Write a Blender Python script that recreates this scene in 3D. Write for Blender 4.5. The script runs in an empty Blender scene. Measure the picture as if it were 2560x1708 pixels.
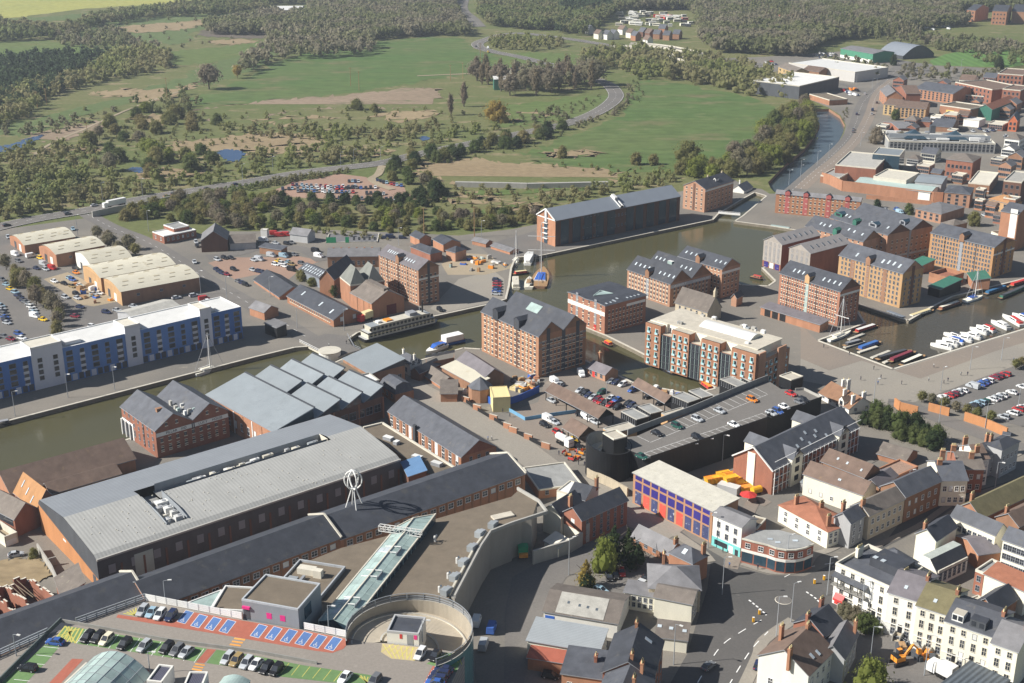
import bpy,bmesh,math,random
import numpy as np
from mathutils import Vector,Matrix
from mathutils.geometry import tessellate_polygon
R=math.radians
rnd=random.Random(7)
scene=bpy.context.scene
COL=scene.collection
# ------------------------------------------------------------------ camera, sky, sun, exposure
CAM_H,PITCH,FPX=175.0,R(20.25),3200.0
cam_d=bpy.data.cameras.new("camera")
cam_d.sensor_width=36.0
cam_d.lens=36.0*FPX/2560.0
cam_d.clip_start=1.0
cam_d.clip_end=9000.0
cam=bpy.data.objects.new("camera",cam_d)
cam.location=(0,0,CAM_H)
cam.rotation_euler=(R(90)-PITCH,0,0)
COL.objects.link(cam)
scene.camera=cam
SUN_EL,SHADOW_DIR=R(37),R(9)          # shadows run to +X, a little away from the camera
world=bpy.data.worlds.new("World")
scene.world=world
world.use_nodes=True
nt=world.node_tree
bg=nt.nodes["Background"]
sky=nt.nodes.new("ShaderNodeTexSky")
sky.sky_type='NISHITA'
sky.sun_disc=False
sky.sun_elevation=SUN_EL
sky.sun_rotation=R(270)-SHADOW_DIR
sky.air_density=1.0
sky.dust_density=0.6
nt.links.new(sky.outputs[0],bg.inputs[0])
bg.inputs[1].default_value=0.05
sun_d=bpy.data.lights.new("sun",'SUN')
sun_d.energy=5.0
sun_d.angle=R(0.5)
sun_d.color=(1.0,0.965,0.90)
sun=bpy.data.objects.new("sun",sun_d)
_tr=Vector((math.cos(SHADOW_DIR)*math.cos(SUN_EL),math.sin(SHADOW_DIR)*math.cos(SUN_EL),-math.sin(SUN_EL)))
sun.rotation_euler=_tr.to_track_quat('-Z','Y').to_euler()
sun.location=(-200,300,400)
COL.objects.link(sun)
vs=scene.view_settings
vs.view_transform='Standard'
vs.look='None'
vs.gamma=1.0
vs.use_curve_mapping=False
vs.exposure=0.56
# ------------------------------------------------------------------ survey: picture point -> place on the ground
_REG={}
for _i,_r in enumerate("abcd"):
 for _j in range(4):
  _REG[_r+str(_j+1)]=(640*_j,(0,426,853,1280)[_i],3.664 if _r=='d' else 3.672)
def px(reg,x,y):
 ox,oy,s=_REG[reg]
 return (ox+x/s,oy+y/s)
_C,_S=math.cos(PITCH),math.sin(PITCH)
def ray(p,z=0.0):
 """point at height z seen at picture point p"""
 x=(p[0]-1280)/FPX
 y=-(p[1]-854)/FPX
 d=Vector((x,_C+y*_S,-_S+y*_C))
 t=(z-CAM_H)/d.z
 return Vector((d.x*t,d.y*t,z))
def proj_row(v):
 q=Vector(v)-Vector((0,0,CAM_H))
 zc=q.y*_C-q.z*_S
 yc=q.y*_S+q.z*_C
 return 854-FPX*yc/zc
def height_at(xy,row):
 """height above ground at ground spot xy that is seen at picture row"""
 lo,hi=-5.0,150.0
 for _ in range(50):
  m=(lo+hi)/2
  if proj_row((xy[0],xy[1],m))>row:lo=m
  else:hi=m
 return lo
def P(reg,x,y,z=0.0):
 return ray(px(reg,x,y),z)
def PL(reg,pts,z=0.0):
 """list of points; a point is (x, y) in reg or (reg, x, y)"""
 out=[]
 for p in pts:
  if isinstance(p[0],str):out.append(P(p[0],p[1],p[2],z))
  else:out.append(P(reg,p[0],p[1],z))
 return out
# ------------------------------------------------------------------ materials
MATS={}
def mat(name,col=(),rough=0.85,var=0.16,sc=0.6,metal=0.0,rib=None,ribamt=0.25,fine=6.0,world_tex=False,bump=0.0,spots=None):
 if name in MATS:return MATS[name]
 m=bpy.data.materials.new(name)
 m.use_nodes=True
 t=m.node_tree
 n,l=t.nodes,t.links
 b=n["Principled BSDF"]
 b.inputs["Roughness"].default_value=rough
 b.inputs["Metallic"].default_value=metal
 b.inputs["Specular IOR Level"].default_value=0.3
 tc=n.new("ShaderNodeTexCoord")
 if world_tex:
  geo=n.new("ShaderNodeNewGeometry");src=geo.outputs["Position"]
 else:
  src=tc.outputs["Object"]
 n1=n.new("ShaderNodeTexNoise");n1.inputs["Scale"].default_value=sc;n1.inputs["Detail"].default_value=5;n1.inputs["Roughness"].default_value=0.65
 n2=n.new("ShaderNodeTexNoise");n2.inputs["Scale"].default_value=fine;n2.inputs["Detail"].default_value=2
 oi=n.new("ShaderNodeObjectInfo")
 vadd=n.new("ShaderNodeVectorMath");vadd.operation='ADD'
 sc3=n.new("ShaderNodeVectorMath");sc3.operation='SCALE';sc3.inputs[0].default_value=(37,19,53)
 l.new(oi.outputs["Random"],sc3.inputs["Scale"])
 l.new(src,vadd.inputs[0]);
 if not world_tex:l.new(sc3.outputs[0],vadd.inputs[1])
 mpz=n.new("ShaderNodeMapping");mpz.inputs["Scale"].default_value=(1,1,.35);l.new(vadd.outputs[0],mpz.inputs[0]);l.new(mpz.outputs[0],n1.inputs["Vector"]);l.new(vadd.outputs[0],n2.inputs["Vector"])
 add=n.new("ShaderNodeMath");add.operation='MULTIPLY_ADD';add.inputs[1].default_value=0.35;add.inputs[2].default_value=-0.17
 l.new(n2.outputs["Fac"],add.inputs[0])
 sm=n.new("ShaderNodeMath");sm.operation='ADD'
 l.new(n1.outputs["Fac"],sm.inputs[0]);l.new(add.outputs[0],sm.inputs[1])
 mr=n.new("ShaderNodeMapRange");mr.inputs[1].default_value=0.25;mr.inputs[2].default_value=0.75
 l.new(sm.outputs[0],mr.inputs[0])
 mx=n.new("ShaderNodeMixRGB")
 c=Vector(col)
 mx.inputs[1].default_value=(*(c*(1-var)),1)
 mx.inputs[2].default_value=(*[min(1,q) for q in (c*(1+var))],1)
 l.new(mr.outputs[0],mx.inputs[0])
 out=mx.outputs[0]
 if not world_tex:
  rv=n.new("ShaderNodeMapRange");rv.inputs[3].default_value=.88;rv.inputs[4].default_value=1.1;l.new(oi.outputs["Random"],rv.inputs[0])
  mv=n.new("ShaderNodeMixRGB");mv.blend_type='MULTIPLY';mv.inputs[0].default_value=1;l.new(out,mv.inputs[1]);l.new(rv.outputs[0],mv.inputs[2]);out=mv.outputs[0]
 if rib:
  axis,pitch=rib
  w=n.new("ShaderNodeTexWave");w.wave_type='BANDS';w.bands_direction=axis
  w.inputs["Scale"].default_value=0.314/pitch;w.inputs["Distortion"].default_value=0.0
  l.new(tc.outputs["Object"],w.inputs["Vector"])
  m2=n.new("ShaderNodeMixRGB");m2.blend_type='MULTIPLY';m2.inputs[0].default_value=ribamt
  l.new(out,m2.inputs[1]);l.new(w.outputs["Color"],m2.inputs[2])
  out=m2.outputs[0]
  bp=n.new("ShaderNodeBump");bp.inputs["Strength"].default_value=0.3;bp.inputs["Distance"].default_value=0.05
  l.new(w.outputs["Fac"],bp.inputs["Height"]);l.new(bp.outputs[0],b.inputs["Normal"])
 if spots:
  scol,ssc,thr=spots
  n3=n.new("ShaderNodeTexNoise");n3.inputs["Scale"].default_value=ssc;n3.inputs["Detail"].default_value=6;n3.inputs["Roughness"].default_value=0.7
  l.new(vadd.outputs[0],n3.inputs["Vector"])
  r3=n.new("ShaderNodeMapRange");r3.inputs[1].default_value=thr;r3.inputs[2].default_value=thr+0.12
  l.new(n3.outputs["Fac"],r3.inputs[0])
  m3=n.new("ShaderNodeMixRGB");m3.inputs[2].default_value=(*scol,1)
  l.new(r3.outputs[0],m3.inputs[0]);l.new(out,m3.inputs[1])
  out=m3.outputs[0]
 if bump and not rib:
  bp=n.new("ShaderNodeBump");bp.inputs["Strength"].default_value=bump;bp.inputs["Distance"].default_value=0.1
  l.new(n2.outputs["Fac"],bp.inputs["Height"]);l.new(bp.outputs[0],b.inputs["Normal"])
 l.new(out,b.inputs["Base Color"])
 MATS[name]=m
 return m
BR_RED=mat("brick_red",(0.285,0.122,0.08),sc=0.35,var=.22)
BR_OR=mat("brick_orange",(0.385,0.19,0.112),sc=0.35,var=.2)
BR_BROWN=mat("brick_brown",(0.30,0.165,0.10),sc=0.35,var=.22)
BR_WH=mat("brick_warehouse",(0.42,0.235,0.152),sc=0.3,var=.22)
BR_TAN=mat("brick_tan",(0.52,0.325,0.165),sc=0.3,var=.15)
BR_YEL=mat("brick_yellow",(0.50,0.36,0.18),sc=0.4)
BR_DARK=mat("brick_dark",(0.16,0.085,0.06),sc=0.4)
REN_W=mat("render_white",(0.78,0.76,0.70),sc=0.5,var=.07)
REN_C=mat("render_cream",(0.79,0.75,0.62),sc=0.5,var=.07)
REN_G=mat("render_grey",(0.42,0.42,0.42),sc=0.5,var=.1)
CLAD_G=mat("cladding_grey",(0.27,0.29,0.31),sc=0.4,var=.08,rough=.6)
CLAD_D=mat("cladding_dark",(0.075,0.08,0.09),sc=0.4,var=.2,rough=.6)
BLACK=mat("black_cladding",(0.018,0.019,0.022),rough=.55,var=.3,rib=('X',.45),ribamt=.6)
BLUE_R=mat("blue_render",(0.125,0.245,0.53),sc=0.25,var=.14)
BLUE_D=mat("deep_blue_render",(0.07,0.17,0.44),sc=0.25,var=.14)
WH_R=mat("white_render_block",(0.62,0.63,0.68),sc=0.3,var=.08)
SLATE=mat("slate",(0.095,0.10,0.115),sc=0.35,var=.3,rough=.6,fine=9,spots=((.135,.13,.125),.35,.58))
SLATE_D=mat("slate_dark",(0.058,0.062,0.074),sc=0.35,var=.28,rough=.6,fine=9,spots=((.09,.088,.085),.3,.58))
SLATE_L=mat("slate_light",(0.19,0.185,0.19),sc=0.35,var=.24,rough=.7,fine=9)
SLATE_V=mat("slate_violet",(0.165,0.15,0.16),sc=0.35,var=.22,rough=.7,fine=9)
TILE_BR=mat("tile_brown",(0.165,0.115,0.09),sc=0.4,var=.26,fine=8,spots=((.22,.15,.09),.5,.6))
TILE_RED=mat("tile_red",(0.30,0.125,0.075),sc=0.4,var=.24,fine=8)
TILE_OR=mat("tile_orange",(0.38,0.20,0.09),sc=0.4,var=.2,fine=8)
TILE_G=mat("tile_greybrown",(0.17,0.145,0.125),sc=0.4,var=.25,fine=8,spots=((.27,.24,.19),.6,.6))
TILE_MOSS=mat("tile_moss",(0.20,0.175,0.095),sc=0.5,var=.22,fine=8)
MET_S=mat("metal_silver",(0.285,0.315,0.335),rough=.5,var=.1,sc=.15,spots=((.245,.27,.285),.12,.55),rib=('X',.55),ribamt=.2)
MET_SY=mat("metal_silver_cross",(0.36,0.385,0.40),rough=.5,var=.08,sc=.25,rib=('Y',.55),ribamt=.2)
MET_L=mat("metal_light",(0.50,0.495,0.47),rough=.5,var=.1,sc=.2,rib=('X',.5),ribamt=.22)
MET_B=mat("metal_bluegrey",(0.24,0.265,0.30),rough=.45,var=.07,sc=.2)
MET_CREAM=mat("metal_cream",(0.58,0.54,0.43),rough=.7,var=.1,sc=.15,spots=((.50,.44,.32),.25,.58))
MET_W=mat("metal_white",(0.72,0.71,0.68),rough=.6,var=.08,sc=.3)
MET_GRN=mat("metal_palegreen",(0.38,0.47,0.44),rough=.5,var=.08,sc=.3)
CEMENT=mat("cement_sheet",(0.40,0.385,0.345),sc=.5,var=.22,fine=4,spots=((.30,.28,.24),.8,.6))
FELT=mat("roof_felt",(0.175,0.142,0.105),sc=.25,var=.18,fine=3,spots=((.17,.145,.12),.4,.62))
FELT_G=mat("roof_felt_grey",(0.29,0.29,0.28),sc=.3,var=.2,fine=3)
FELT_B=mat("roof_felt_beige",(0.50,0.455,0.375),sc=.4,var=.16,fine=3,spots=((.3,.27,.22),.6,.62))
CONC=mat("concrete",(0.40,0.385,0.35),sc=.4,var=.15)
CONC_P=mat("concrete_pale",(0.60,0.56,0.47),sc=.4,var=.12)
STONE=mat("coping_stone",(0.55,0.51,0.43),sc=.7,var=.15)
SILL=mat("window_sill",(0.72,0.64,0.50),var=.1)
STONE_B=mat("bath_stone",(0.48,0.41,0.30),sc=.7,var=.18)
WHITE=mat("white_paint",(0.80,0.79,0.76),var=.04,rough=.6)
CREAM=mat("cream_paint",(0.76,0.64,0.36),var=.06,rough=.6)
GREY_P=mat("grey_paint",(0.30,0.31,0.33),var=.05,rough=.5)
BLACK_P=mat("black_paint",(0.02,0.02,0.022),var=.2,rough=.5)
RED_P=mat("red_paint",(0.55,0.05,0.045),var=.08,rough=.5)
PINK_P=mat("magenta_sign",(0.70,0.04,0.22),var=.03,rough=.5)
BLUE_P=mat("blue_paint",(0.04,0.13,0.48),var=.1,rough=.5)
TEAL_P=mat("teal_paint",(0.20,0.58,0.56),var=.06,rough=.5)
PURP_P=mat("purple_panel",(0.045,0.035,0.20),var=.12,rough=.4)
ORNG_P=mat("orange_paint",(0.80,0.30,0.04),var=.08,rough=.5)
YEL_P=mat("yellow_paint",(0.80,0.42,0.02),var=.08,rough=.5)
GRN_P=mat("green_paint",(0.03,0.33,0.15),var=.1,rough=.5)
DGRN_P=mat("green_sheet",(0.045,0.16,0.115),var=.14,rough=.6)
WOOD=mat("timber",(0.36,0.22,0.11),var=.2,sc=2)
RUBBER=mat("rubber",(0.015,0.015,0.015),var=.2)
def glass_mat(name,col,rough=.12):
 m=mat(name,col,rough=rough,var=.25,sc=.35)
 m.node_tree.nodes["Principled BSDF"].inputs["Specular IOR Level"].default_value=.6
 return m
GLASS=glass_mat("window_glass",(0.035,0.04,0.05))
GLASS_B=glass_mat("window_glass_blue",(0.03,0.06,0.085))
GLASS_T=glass_mat("roof_glazing",(0.37,0.47,0.44),.35)
GLASS_TD=glass_mat("drum_glazing",(0.10,0.25,0.28),.25)
# ------------------------------------------------------------------ mesh building
class MB:
 def __init__(s):s.v=[];s.f=[];s.m=[];s.mats=[]
 def mi(s,m):
  if m not in s.mats:s.mats.append(m)
  return s.mats.index(m)
 def face(s,pts,m):
  i=len(s.v);s.v.extend([tuple(p) for p in pts]);s.f.append(tuple(range(i,i+len(pts))));s.m.append(s.mi(m))
 def box(s,x0,x1,y0,y1,z0,z1,m,top=None,bottom=False):
  a=[(x0,y0),(x1,y0),(x1,y1),(x0,y1)]
  s.prism(a,z0,z1,m,top,bottom)
 def prism(s,poly,z0,z1,m,top=None,bottom=False):
  n=len(poly)
  poly=[(p[0],p[1]) for p in poly]
  area=sum(poly[i][0]*poly[(i+1) % n][1]-poly[(i+1) % n][0]*poly[i][1] for i in range(n))
  if area<0:poly=poly[::-1]
  for i in range(n):
   p,q=poly[i],poly[(i+1) % n]
   s.face([(*p,z0),(*q,z0),(*q,z1),(*p,z1)],m)
  if n <= 4:s.face([(*p,z1) for p in poly],top or m)
  else:
   for t in tessellate_polygon([[Vector((*p,0)) for p in poly]]):
    s.tri([(*poly[k],z1) for k in t],top or m)
  if bottom:s.face([(*p,z0) for p in poly[::-1]],m)
 def tri(s,pts,m):
  a,b,c=[Vector(p) for p in pts]
  if (b-a).cross(c-a).z<0:pts=[pts[0],pts[2],pts[1]]
  s.face(pts,m)
 def bar(s,a,b,w,m,h=None):
  """square-section bar from a to b"""
  a,b=Vector(a),Vector(b)
  d=(b-a).normalized()
  up=Vector((0,0,1)) if abs(d.z)<.95 else Vector((1,0,0))
  u=d.cross(up).normalized()*w/2
  v=u.cross(d).normalized()*(h or w)/2
  c=[u+v,-u+v,-u-v,u-v]
  for i in range(4):
   j=(i+1) % 4
   s.face([a+c[i],a+c[j],b+c[j],b+c[i]],m)
  s.face([a+q for q in c[::-1]],m);s.face([b+q for q in c],m)
 def tube(s,pts,r,m,n=8,cap=True):
  rs=r if isinstance(r,(list,tuple)) else [r]*len(pts)
  pts=[Vector(p) for p in pts]
  rings=[]
  for i,p in enumerate(pts):
   d=(pts[min(i+1,len(pts)-1)]-pts[max(i-1,0)]).normalized()
   up=Vector((0,0,1)) if abs(d.z)<.9 else Vector((1,0,0))
   u=d.cross(up).normalized();v=u.cross(d).normalized()
   rings.append([p+(u*math.cos(2*math.pi*k/n)+v*math.sin(2*math.pi*k/n))*rs[i] for k in range(n)])
  for i in range(len(rings)-1):
   for k in range(n):
    s.face([rings[i][k],rings[i][(k+1) % n],rings[i+1][(k+1) % n],rings[i+1][k]],m)
  if cap:
   s.face(rings[-1],m);s.face(rings[0][::-1],m)
 def cyl(s,c,r,z0,z1,m,n=16,top=None,r2=None):
  r2=r if r2 is None else r2
  a=[(c[0]+r*math.cos(2*math.pi*k/n),c[1]+r*math.sin(2*math.pi*k/n),z0) for k in range(n)]
  b=[(c[0]+r2*math.cos(2*math.pi*k/n),c[1]+r2*math.sin(2*math.pi*k/n),z1) for k in range(n)]
  for k in range(n):s.face([a[k],a[(k+1) % n],b[(k+1) % n],b[k]],m)
  s.face(b,top or m)
 def mesh(s,name):
  me=bpy.data.meshes.new(name)
  me.from_pydata(s.v,[],s.f)
  for m in s.mats:me.materials.append(m)
  me.polygons.foreach_set("material_index",s.m)
  me.update()
  return me
 def obj(s,name,parent=None,loc=None,rz=0.0,**kw):
  return link(name,s.mesh(name),parent,loc,rz,**kw)
def link(name,data,parent=None,loc=None,rz=0.0,label=None,cat=None,group=None,kind=None):
 o=bpy.data.objects.new(name,data)
 COL.objects.link(o)
 if parent is not None:o.parent=parent
 if loc is not None:o.location=loc
 if rz:o.rotation_euler=(0,0,rz)
 return tag(o,label,cat,group,kind)
def tag(o,label=None,cat=None,group=None,kind=None):
 if label:o["label"]=label
 if cat:o["category"]=cat
 if group:o["group"]=group
 if kind:o["kind"]=kind
 return o
def empty(name,loc,rz,label,cat,group=None):
 o=bpy.data.objects.new(name,None)
 o.empty_display_size=1.0
 COL.objects.link(o)
 o.location=loc
 o.rotation_euler=(0,0,rz)
 return tag(o,label,cat,group)
def inside(pt,poly):
 x,y=pt[0],pt[1];c=False
 n=len(poly)
 for i in range(n):
  a,b=poly[i],poly[(i+1) % n]
  if (a[1]>y) != (b[1]>y) and x<(b[0]-a[0])*(y-a[1])/(b[1]-a[1])+a[0]:c=not c
 return c
def sheet(name,pts,z,m,holes=(),parent=None,**kw):
 """flat polygon, with holes"""
 loops=[[Vector((p[0],p[1],0)) for p in pts]]+[[Vector((p[0],p[1],0)) for p in h] for h in holes]
 flat=[p for lp in loops for p in lp]
 b=MB()
 for t in tessellate_polygon(loops):
  b.tri([(flat[k].x,flat[k].y,z) for k in t],m)
 return b.obj(name,parent,**kw)
def smooth(pts,k=6,closed=False):
 pts=[Vector((p[0],p[1],0)) for p in pts]
 out=[]
 n=len(pts)
 for i in range(n if closed else n-1):
  g=lambda j:pts[j % n] if closed else pts[max(0,min(n-1,j))]
  a,b,c,d=g(i-1),g(i),g(i+1),g(i+2)
  for s in range(k):
   t=s/k
   out.append(0.5*((2*b)+(c-a)*t+(2*a-5*b+4*c-d)*t*t+(3*b-a-3*c+d)*t ** 3))
 if not closed:out.append(pts[-1])
 return out
def offset_line(pts,off):
 out=[]
 for i,p in enumerate(pts):
  d=pts[min(i+1,len(pts)-1)]-pts[max(i-1,0)]
  d=Vector((d.x,d.y,0)).normalized()
  out.append(p+Vector((-d.y,d.x,0))*off)
 return out
def ribbon(name,pts,w,z,m,k=6,parent=None,h=0.0,**kw):
 pts=smooth(pts,k) if k>1 else [Vector((p[0],p[1],0)) for p in pts]
 zz=z if isinstance(z,(list,tuple)) else None
 b=MB()
 L,Rr=offset_line(pts,w/2),offset_line(pts,-w/2)
 def zat(i):return z if zz is None else zz[0]+(zz[1]-zz[0])*i/(len(pts)-1)
 for i in range(len(pts)-1):
  z0,z1=zat(i),zat(i+1)
  b.face([(Rr[i].x,Rr[i].y,z0),(Rr[i+1].x,Rr[i+1].y,z1),(L[i+1].x,L[i+1].y,z1),(L[i].x,L[i].y,z0)],m)
  if h:
   b.face([(Rr[i].x,Rr[i].y,z0-h),(Rr[i+1].x,Rr[i+1].y,z1-h),(Rr[i+1].x,Rr[i+1].y,z1),(Rr[i].x,Rr[i].y,z0)],m)
   b.face([(L[i+1].x,L[i+1].y,z1-h),(L[i].x,L[i].y,z0-h),(L[i].x,L[i].y,z0),(L[i+1].x,L[i+1].y,z1)],m)
 return b.obj(name,parent,**kw)
def dashes(b,pts,m,z,w=.15,on=3.0,off=5.0,shift=0.0,k=6):
 pts=offset_line(smooth(pts,k),shift)
 acc=0.0
 for i in range(len(pts)-1):
  a,c=pts[i],pts[i+1]
  d=(c-a);ln=d.length
  if ln<1e-6:continue
  d /= ln;nrm=Vector((-d.y,d.x,0))*w/2
  t=-acc
  while t<ln:
   s0,s1=max(t,0),min(t+on,ln)
   if s1>s0:
    p,q=a+d*s0,a+d*s1
    b.face([(p-nrm).to_2d().to_3d()+Vector((0,0,z)),(q-nrm).to_2d().to_3d()+Vector((0,0,z)),(q+nrm).to_2d().to_3d()+Vector((0,0,z)),(p+nrm).to_2d().to_3d()+Vector((0,0,z))],m)
   t+=on+off
  acc=(acc+ln) % (on+off)
ORD=["first","second","third","fourth","fifth","sixth","seventh","eighth","ninth","tenth","eleventh","twelfth","thirteenth","fourteenth",
  "fifteenth","sixteenth","seventeenth","eighteenth","nineteenth","twentieth"]
ORD+=["twenty-"+q for q in ORD[:9]]
# ------------------------------------------------------------------ buildings
WMESH={}
def win_mesh(w,h,style):
 key=(round(w,2),round(h,2),style)
 if key in WMESH:return WMESH[key]
 b=MB()
 fr={'white':WHITE,'dark':GREY_P,'brick':SILL,'arch':SILL,'plain':GREY_P,'teal':WHITE,'purple':GREY_P,'cream':CONC_P,'shop':GREY_P,'blind':GREY_P,'red':RED_P}[style]
 gl={'purple':PURP_P,'blind':MET_W,'red':RED_P}.get(style,GLASS)
 b.face([(-w/2,-.012,0),(w/2,-.012,0),(w/2,-.012,h),(-w/2,-.012,h)],gl)
 t=.09 if style in ('white','dark','teal','cream','shop') else .05
 d=-.09
 if style in ('brick','arch'):
  b.box(-w/2-.14,w/2+.14,-.16,0,-.26,0,fr,bottom=True)
  if style=='arch':
   b.face([(-w/2-.1,-.02,h),(w/2+.1,-.02,h),(w/2*.6,-.02,h+.32),(-w/2*.6,-.02,h+.32)],fr)
  else:
   b.box(-w/2-.1,w/2+.1,-.06,0,h,h+.2,fr,bottom=True)
  b.box(-.03,.03,-.03,0,0,h,GREY_P)
  b.box(-w/2,w/2,-.032,0,h*.5,h*.5+.05,GREY_P)
 else:
  b.box(-w/2-t,-w/2,d,0,-t,h+t,fr,bottom=True)
  b.box(w/2,w/2+t,d,0,-t,h+t,fr,bottom=True)
  b.box(-w/2,w/2,d,0,h,h+t,fr,bottom=True)
  b.box(-w/2-t,w/2+t,d-.07,0,-t-.06,0,fr,bottom=True)
  if style in ('white','cream','dark','shop'):
   b.box(-.035,.035,-.06,0,0,h,fr)
   if style != 'shop':b.box(-w/2,w/2,-.062,0,h*.5,h*.5+.06,fr)
  if style=='teal':
   b.box(-w/2-.05,w/2+.05,-.5,-.02,-.12,0,WHITE,bottom=True)
   b.box(-w/2,w/2,-.52,-.47,0,.7,mat("balcony_glass",(.42,.66,.70),rough=.3),bottom=True)
   b.box(-w/2,-w/2+.3,-.05,0,0,h,TEAL_P)
 WMESH[key]=b.mesh("window")
 return WMESH[key]
SKYM={}
def sky_mesh(w,l,m):
 k=(w,l,m.name)
 if k not in SKYM:
  b=MB();b.box(-w/2,w/2,-l/2,l/2,0,.12,GREY_P,top=m);SKYM[k]=b.mesh("skylight")
 return SKYM[k]
POTM=[]
class H:
 """building on a rectangle: A left corner, B nearest corner, C right corner, picture points at eave height"""
 def __init__(s,name,label,A,B,C,base=None,h=None,z0=0.0,cat="building",group=None,square=True):
  if base is not None:
   g=ray(base,z0)
   h=height_at((g.x,g.y),B[1])-z0
  s.h,s.z0=h,z0
  a,b,c=ray(A,z0+h),ray(B,z0+h),ray(C,z0+h)
  ab,bc=(b-a).to_2d(),(c-b).to_2d()
  if ab.length >= bc.length:
   ux=ab.normalized();uy=Vector((-ux.y,ux.x))
  else:
   uy=bc.normalized();ux=Vector((uy.y,-uy.x))
  s.L=ab.dot(ux);s.W=bc.dot(uy)
  s.rz=math.atan2(ux.y,ux.x)
  o=b.to_2d()-ux*s.L
  s.ux,s.uy,s.o=ux,uy,o
  s.root=empty(name,(o.x,o.y,z0),s.rz,label,cat,group)
  s.slopes=[]
  s.rise=0
 def w(s,x,y,z=0):
  q=s.o+s.ux*x+s.uy*y
  return Vector((q.x,q.y,z+s.z0))
 def loc(s,p,z):
  """local coords of picture point p at height z above ground"""
  q=ray(p,z).to_2d()-s.o
  return (q.dot(s.ux),q.dot(s.uy))
 def part(s,mb,name,loc=None,rz=0,**kw):return mb.obj(name,s.root,loc,rz,**kw)
 def apex_rise(s,apex,ridge,n=1,frac=.5):
  if ridge=='x':q=s.w(s.L,s.W/n*frac)
  else:q=s.w(s.L/n*frac,0)
  return max(.4,height_at((q.x,q.y),apex[1])-s.z0-s.h)
 def body(s,m,roof=None,rm=None,apex=None,rise=None,n=1,ov=.35,gm=None,z_low=0.0,trim=None,hipf=1.0):
  """walls and roof; roof gx/gy (ridge along x / y), hx/hy hipped, flat, mono"""
  L,W,h=s.L,s.W,s.h
  gm=gm or m
  b=MB()
  ridge='x' if roof in ('gx','hx','mx') else 'y'
  if roof in ('gx','gy','hx','hy'):
   s.rise=rise if rise is not None else (s.apex_rise(apex,ridge,n) if apex else (W if ridge=='x' else L)/n*.3)
  rz=s.rise
  for (p,q) in (((0,0),(L,0)),((L,0),(L,W)),((L,W),(0,W)),((0,W),(0,0))):
   b.face([(*p,z_low),(*q,z_low),(*q,h),(*p,h)],m)
  r=MB()
  th=.22
  def slope(p0,p1,p2,p3):
   # p0,p1 eave; p2,p3 ridge
   r.face([p0,p1,p2,p3],rm)
   lo=[Vector(p)-Vector((0,0,th)) for p in (p0,p1,p2,p3)]
   r.face([lo[1],lo[0],Vector(p0),Vector(p1)],trim or GREY_P)
   r.face([Vector(p1),lo[1],lo[2],Vector(p2)][::-1],trim or GREY_P)
   r.face([Vector(p3),lo[3],lo[0],Vector(p0)][::-1],trim or GREY_P)
   r.face(lo[::-1],trim or GREY_P)
   s.slopes.append((Vector(p0),Vector(p1),Vector(p2),Vector(p3)))
  e=.06
  if roof=='gx':
   w1=W/n;k=rz/(w1/2)
   for i in range(n):
    y0,y1=i*w1,(i+1)*w1;ym=(y0+y1)/2
    for x,sg in ((L,1),(0,-1)):
     t=[(x,y0,h),(x,y1,h),(x,ym,h+rz)]
     b.face(t if sg>0 else t[::-1],gm)
    o0=ov if i==0 else 0;o1=ov if i==n-1 else 0
    slope((-ov,y0-o0,h-o0*k+e),(L+ov,y0-o0,h-o0*k+e),(L+ov,ym,h+rz+e),(-ov,ym,h+rz+e))
    slope((L+ov,y1+o1,h-o1*k+e),(-ov,y1+o1,h-o1*k+e),(-ov,ym,h+rz+e),(L+ov,ym,h+rz+e))
  elif roof=='gy':
   w1=L/n;k=rz/(w1/2)
   for i in range(n):
    x0,x1=i*w1,(i+1)*w1;xm=(x0+x1)/2
    for y,sg in ((0,1),(W,-1)):
     t=[(x0,y,h),(x1,y,h),(xm,y,h+rz)]
     b.face(t if sg>0 else t[::-1],gm)
    o0=ov if i==0 else 0;o1=ov if i==n-1 else 0
    slope((x1+o1,-ov,h-o1*k+e),(x1+o1,W+ov,h-o1*k+e),(xm,W+ov,h+rz+e),(xm,-ov,h+rz+e))
    slope((x0-o0,W+ov,h-o0*k+e),(x0-o0,-ov,h-o0*k+e),(xm,-ov,h+rz+e),(xm,W+ov,h+rz+e))
  elif roof in ('hx','hy'):
   if roof=='hx':d=min(W/2*hipf,L*.48);r0,r1=(d,W/2),(L-d,W/2)
   else:d=min(L/2*hipf,W*.48);r0,r1=(L/2,d),(L/2,W-d)
   z=h+e
   c0,c1,c2,c3=(-ov,-ov,z),(L+ov,-ov,z),(L+ov,W+ov,z),(-ov,W+ov,z)
   a,c=(*r0,h+rz),(*r1,h+rz)
   if roof=='hx':
    slope(c0,c1,c,a);slope(c2,c3,a,c)
    r.face([c1,c2,c],rm);r.face([c3,c0,a],rm)
   else:
    slope(c1,c2,c,a);slope(c3,c0,a,c)
    r.face([c0,c1,a],rm);r.face([c2,c3,c],rm)
   r.face([c3,c2,c1,c0],trim or GREY_P)
  elif roof=='flat':
   pt,ph=.35,(rise if rise is not None else .7)
   zt=h-ph
   r.face([(pt,pt,zt),(L-pt,pt,zt),(L-pt,W-pt,zt),(pt,W-pt,zt)],rm)
   cp=MB()
   cm=trim or CONC_P
   for (x0,x1,y0,y1) in ((0,L,-.03,pt),(0,L,W-pt,W+.03),(-.03,pt,pt,W-pt),(L-pt,L+.03,pt,W-pt)):
    cp.box(x0,x1,y0,y1,zt-.1,h+.08,cm)
   s.part(cp,"parapet")
   s.top=zt
  elif roof in ('mx','my'):   # single slope: mx rises along y, my rises along x
   rz=s.rise=rise
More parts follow.
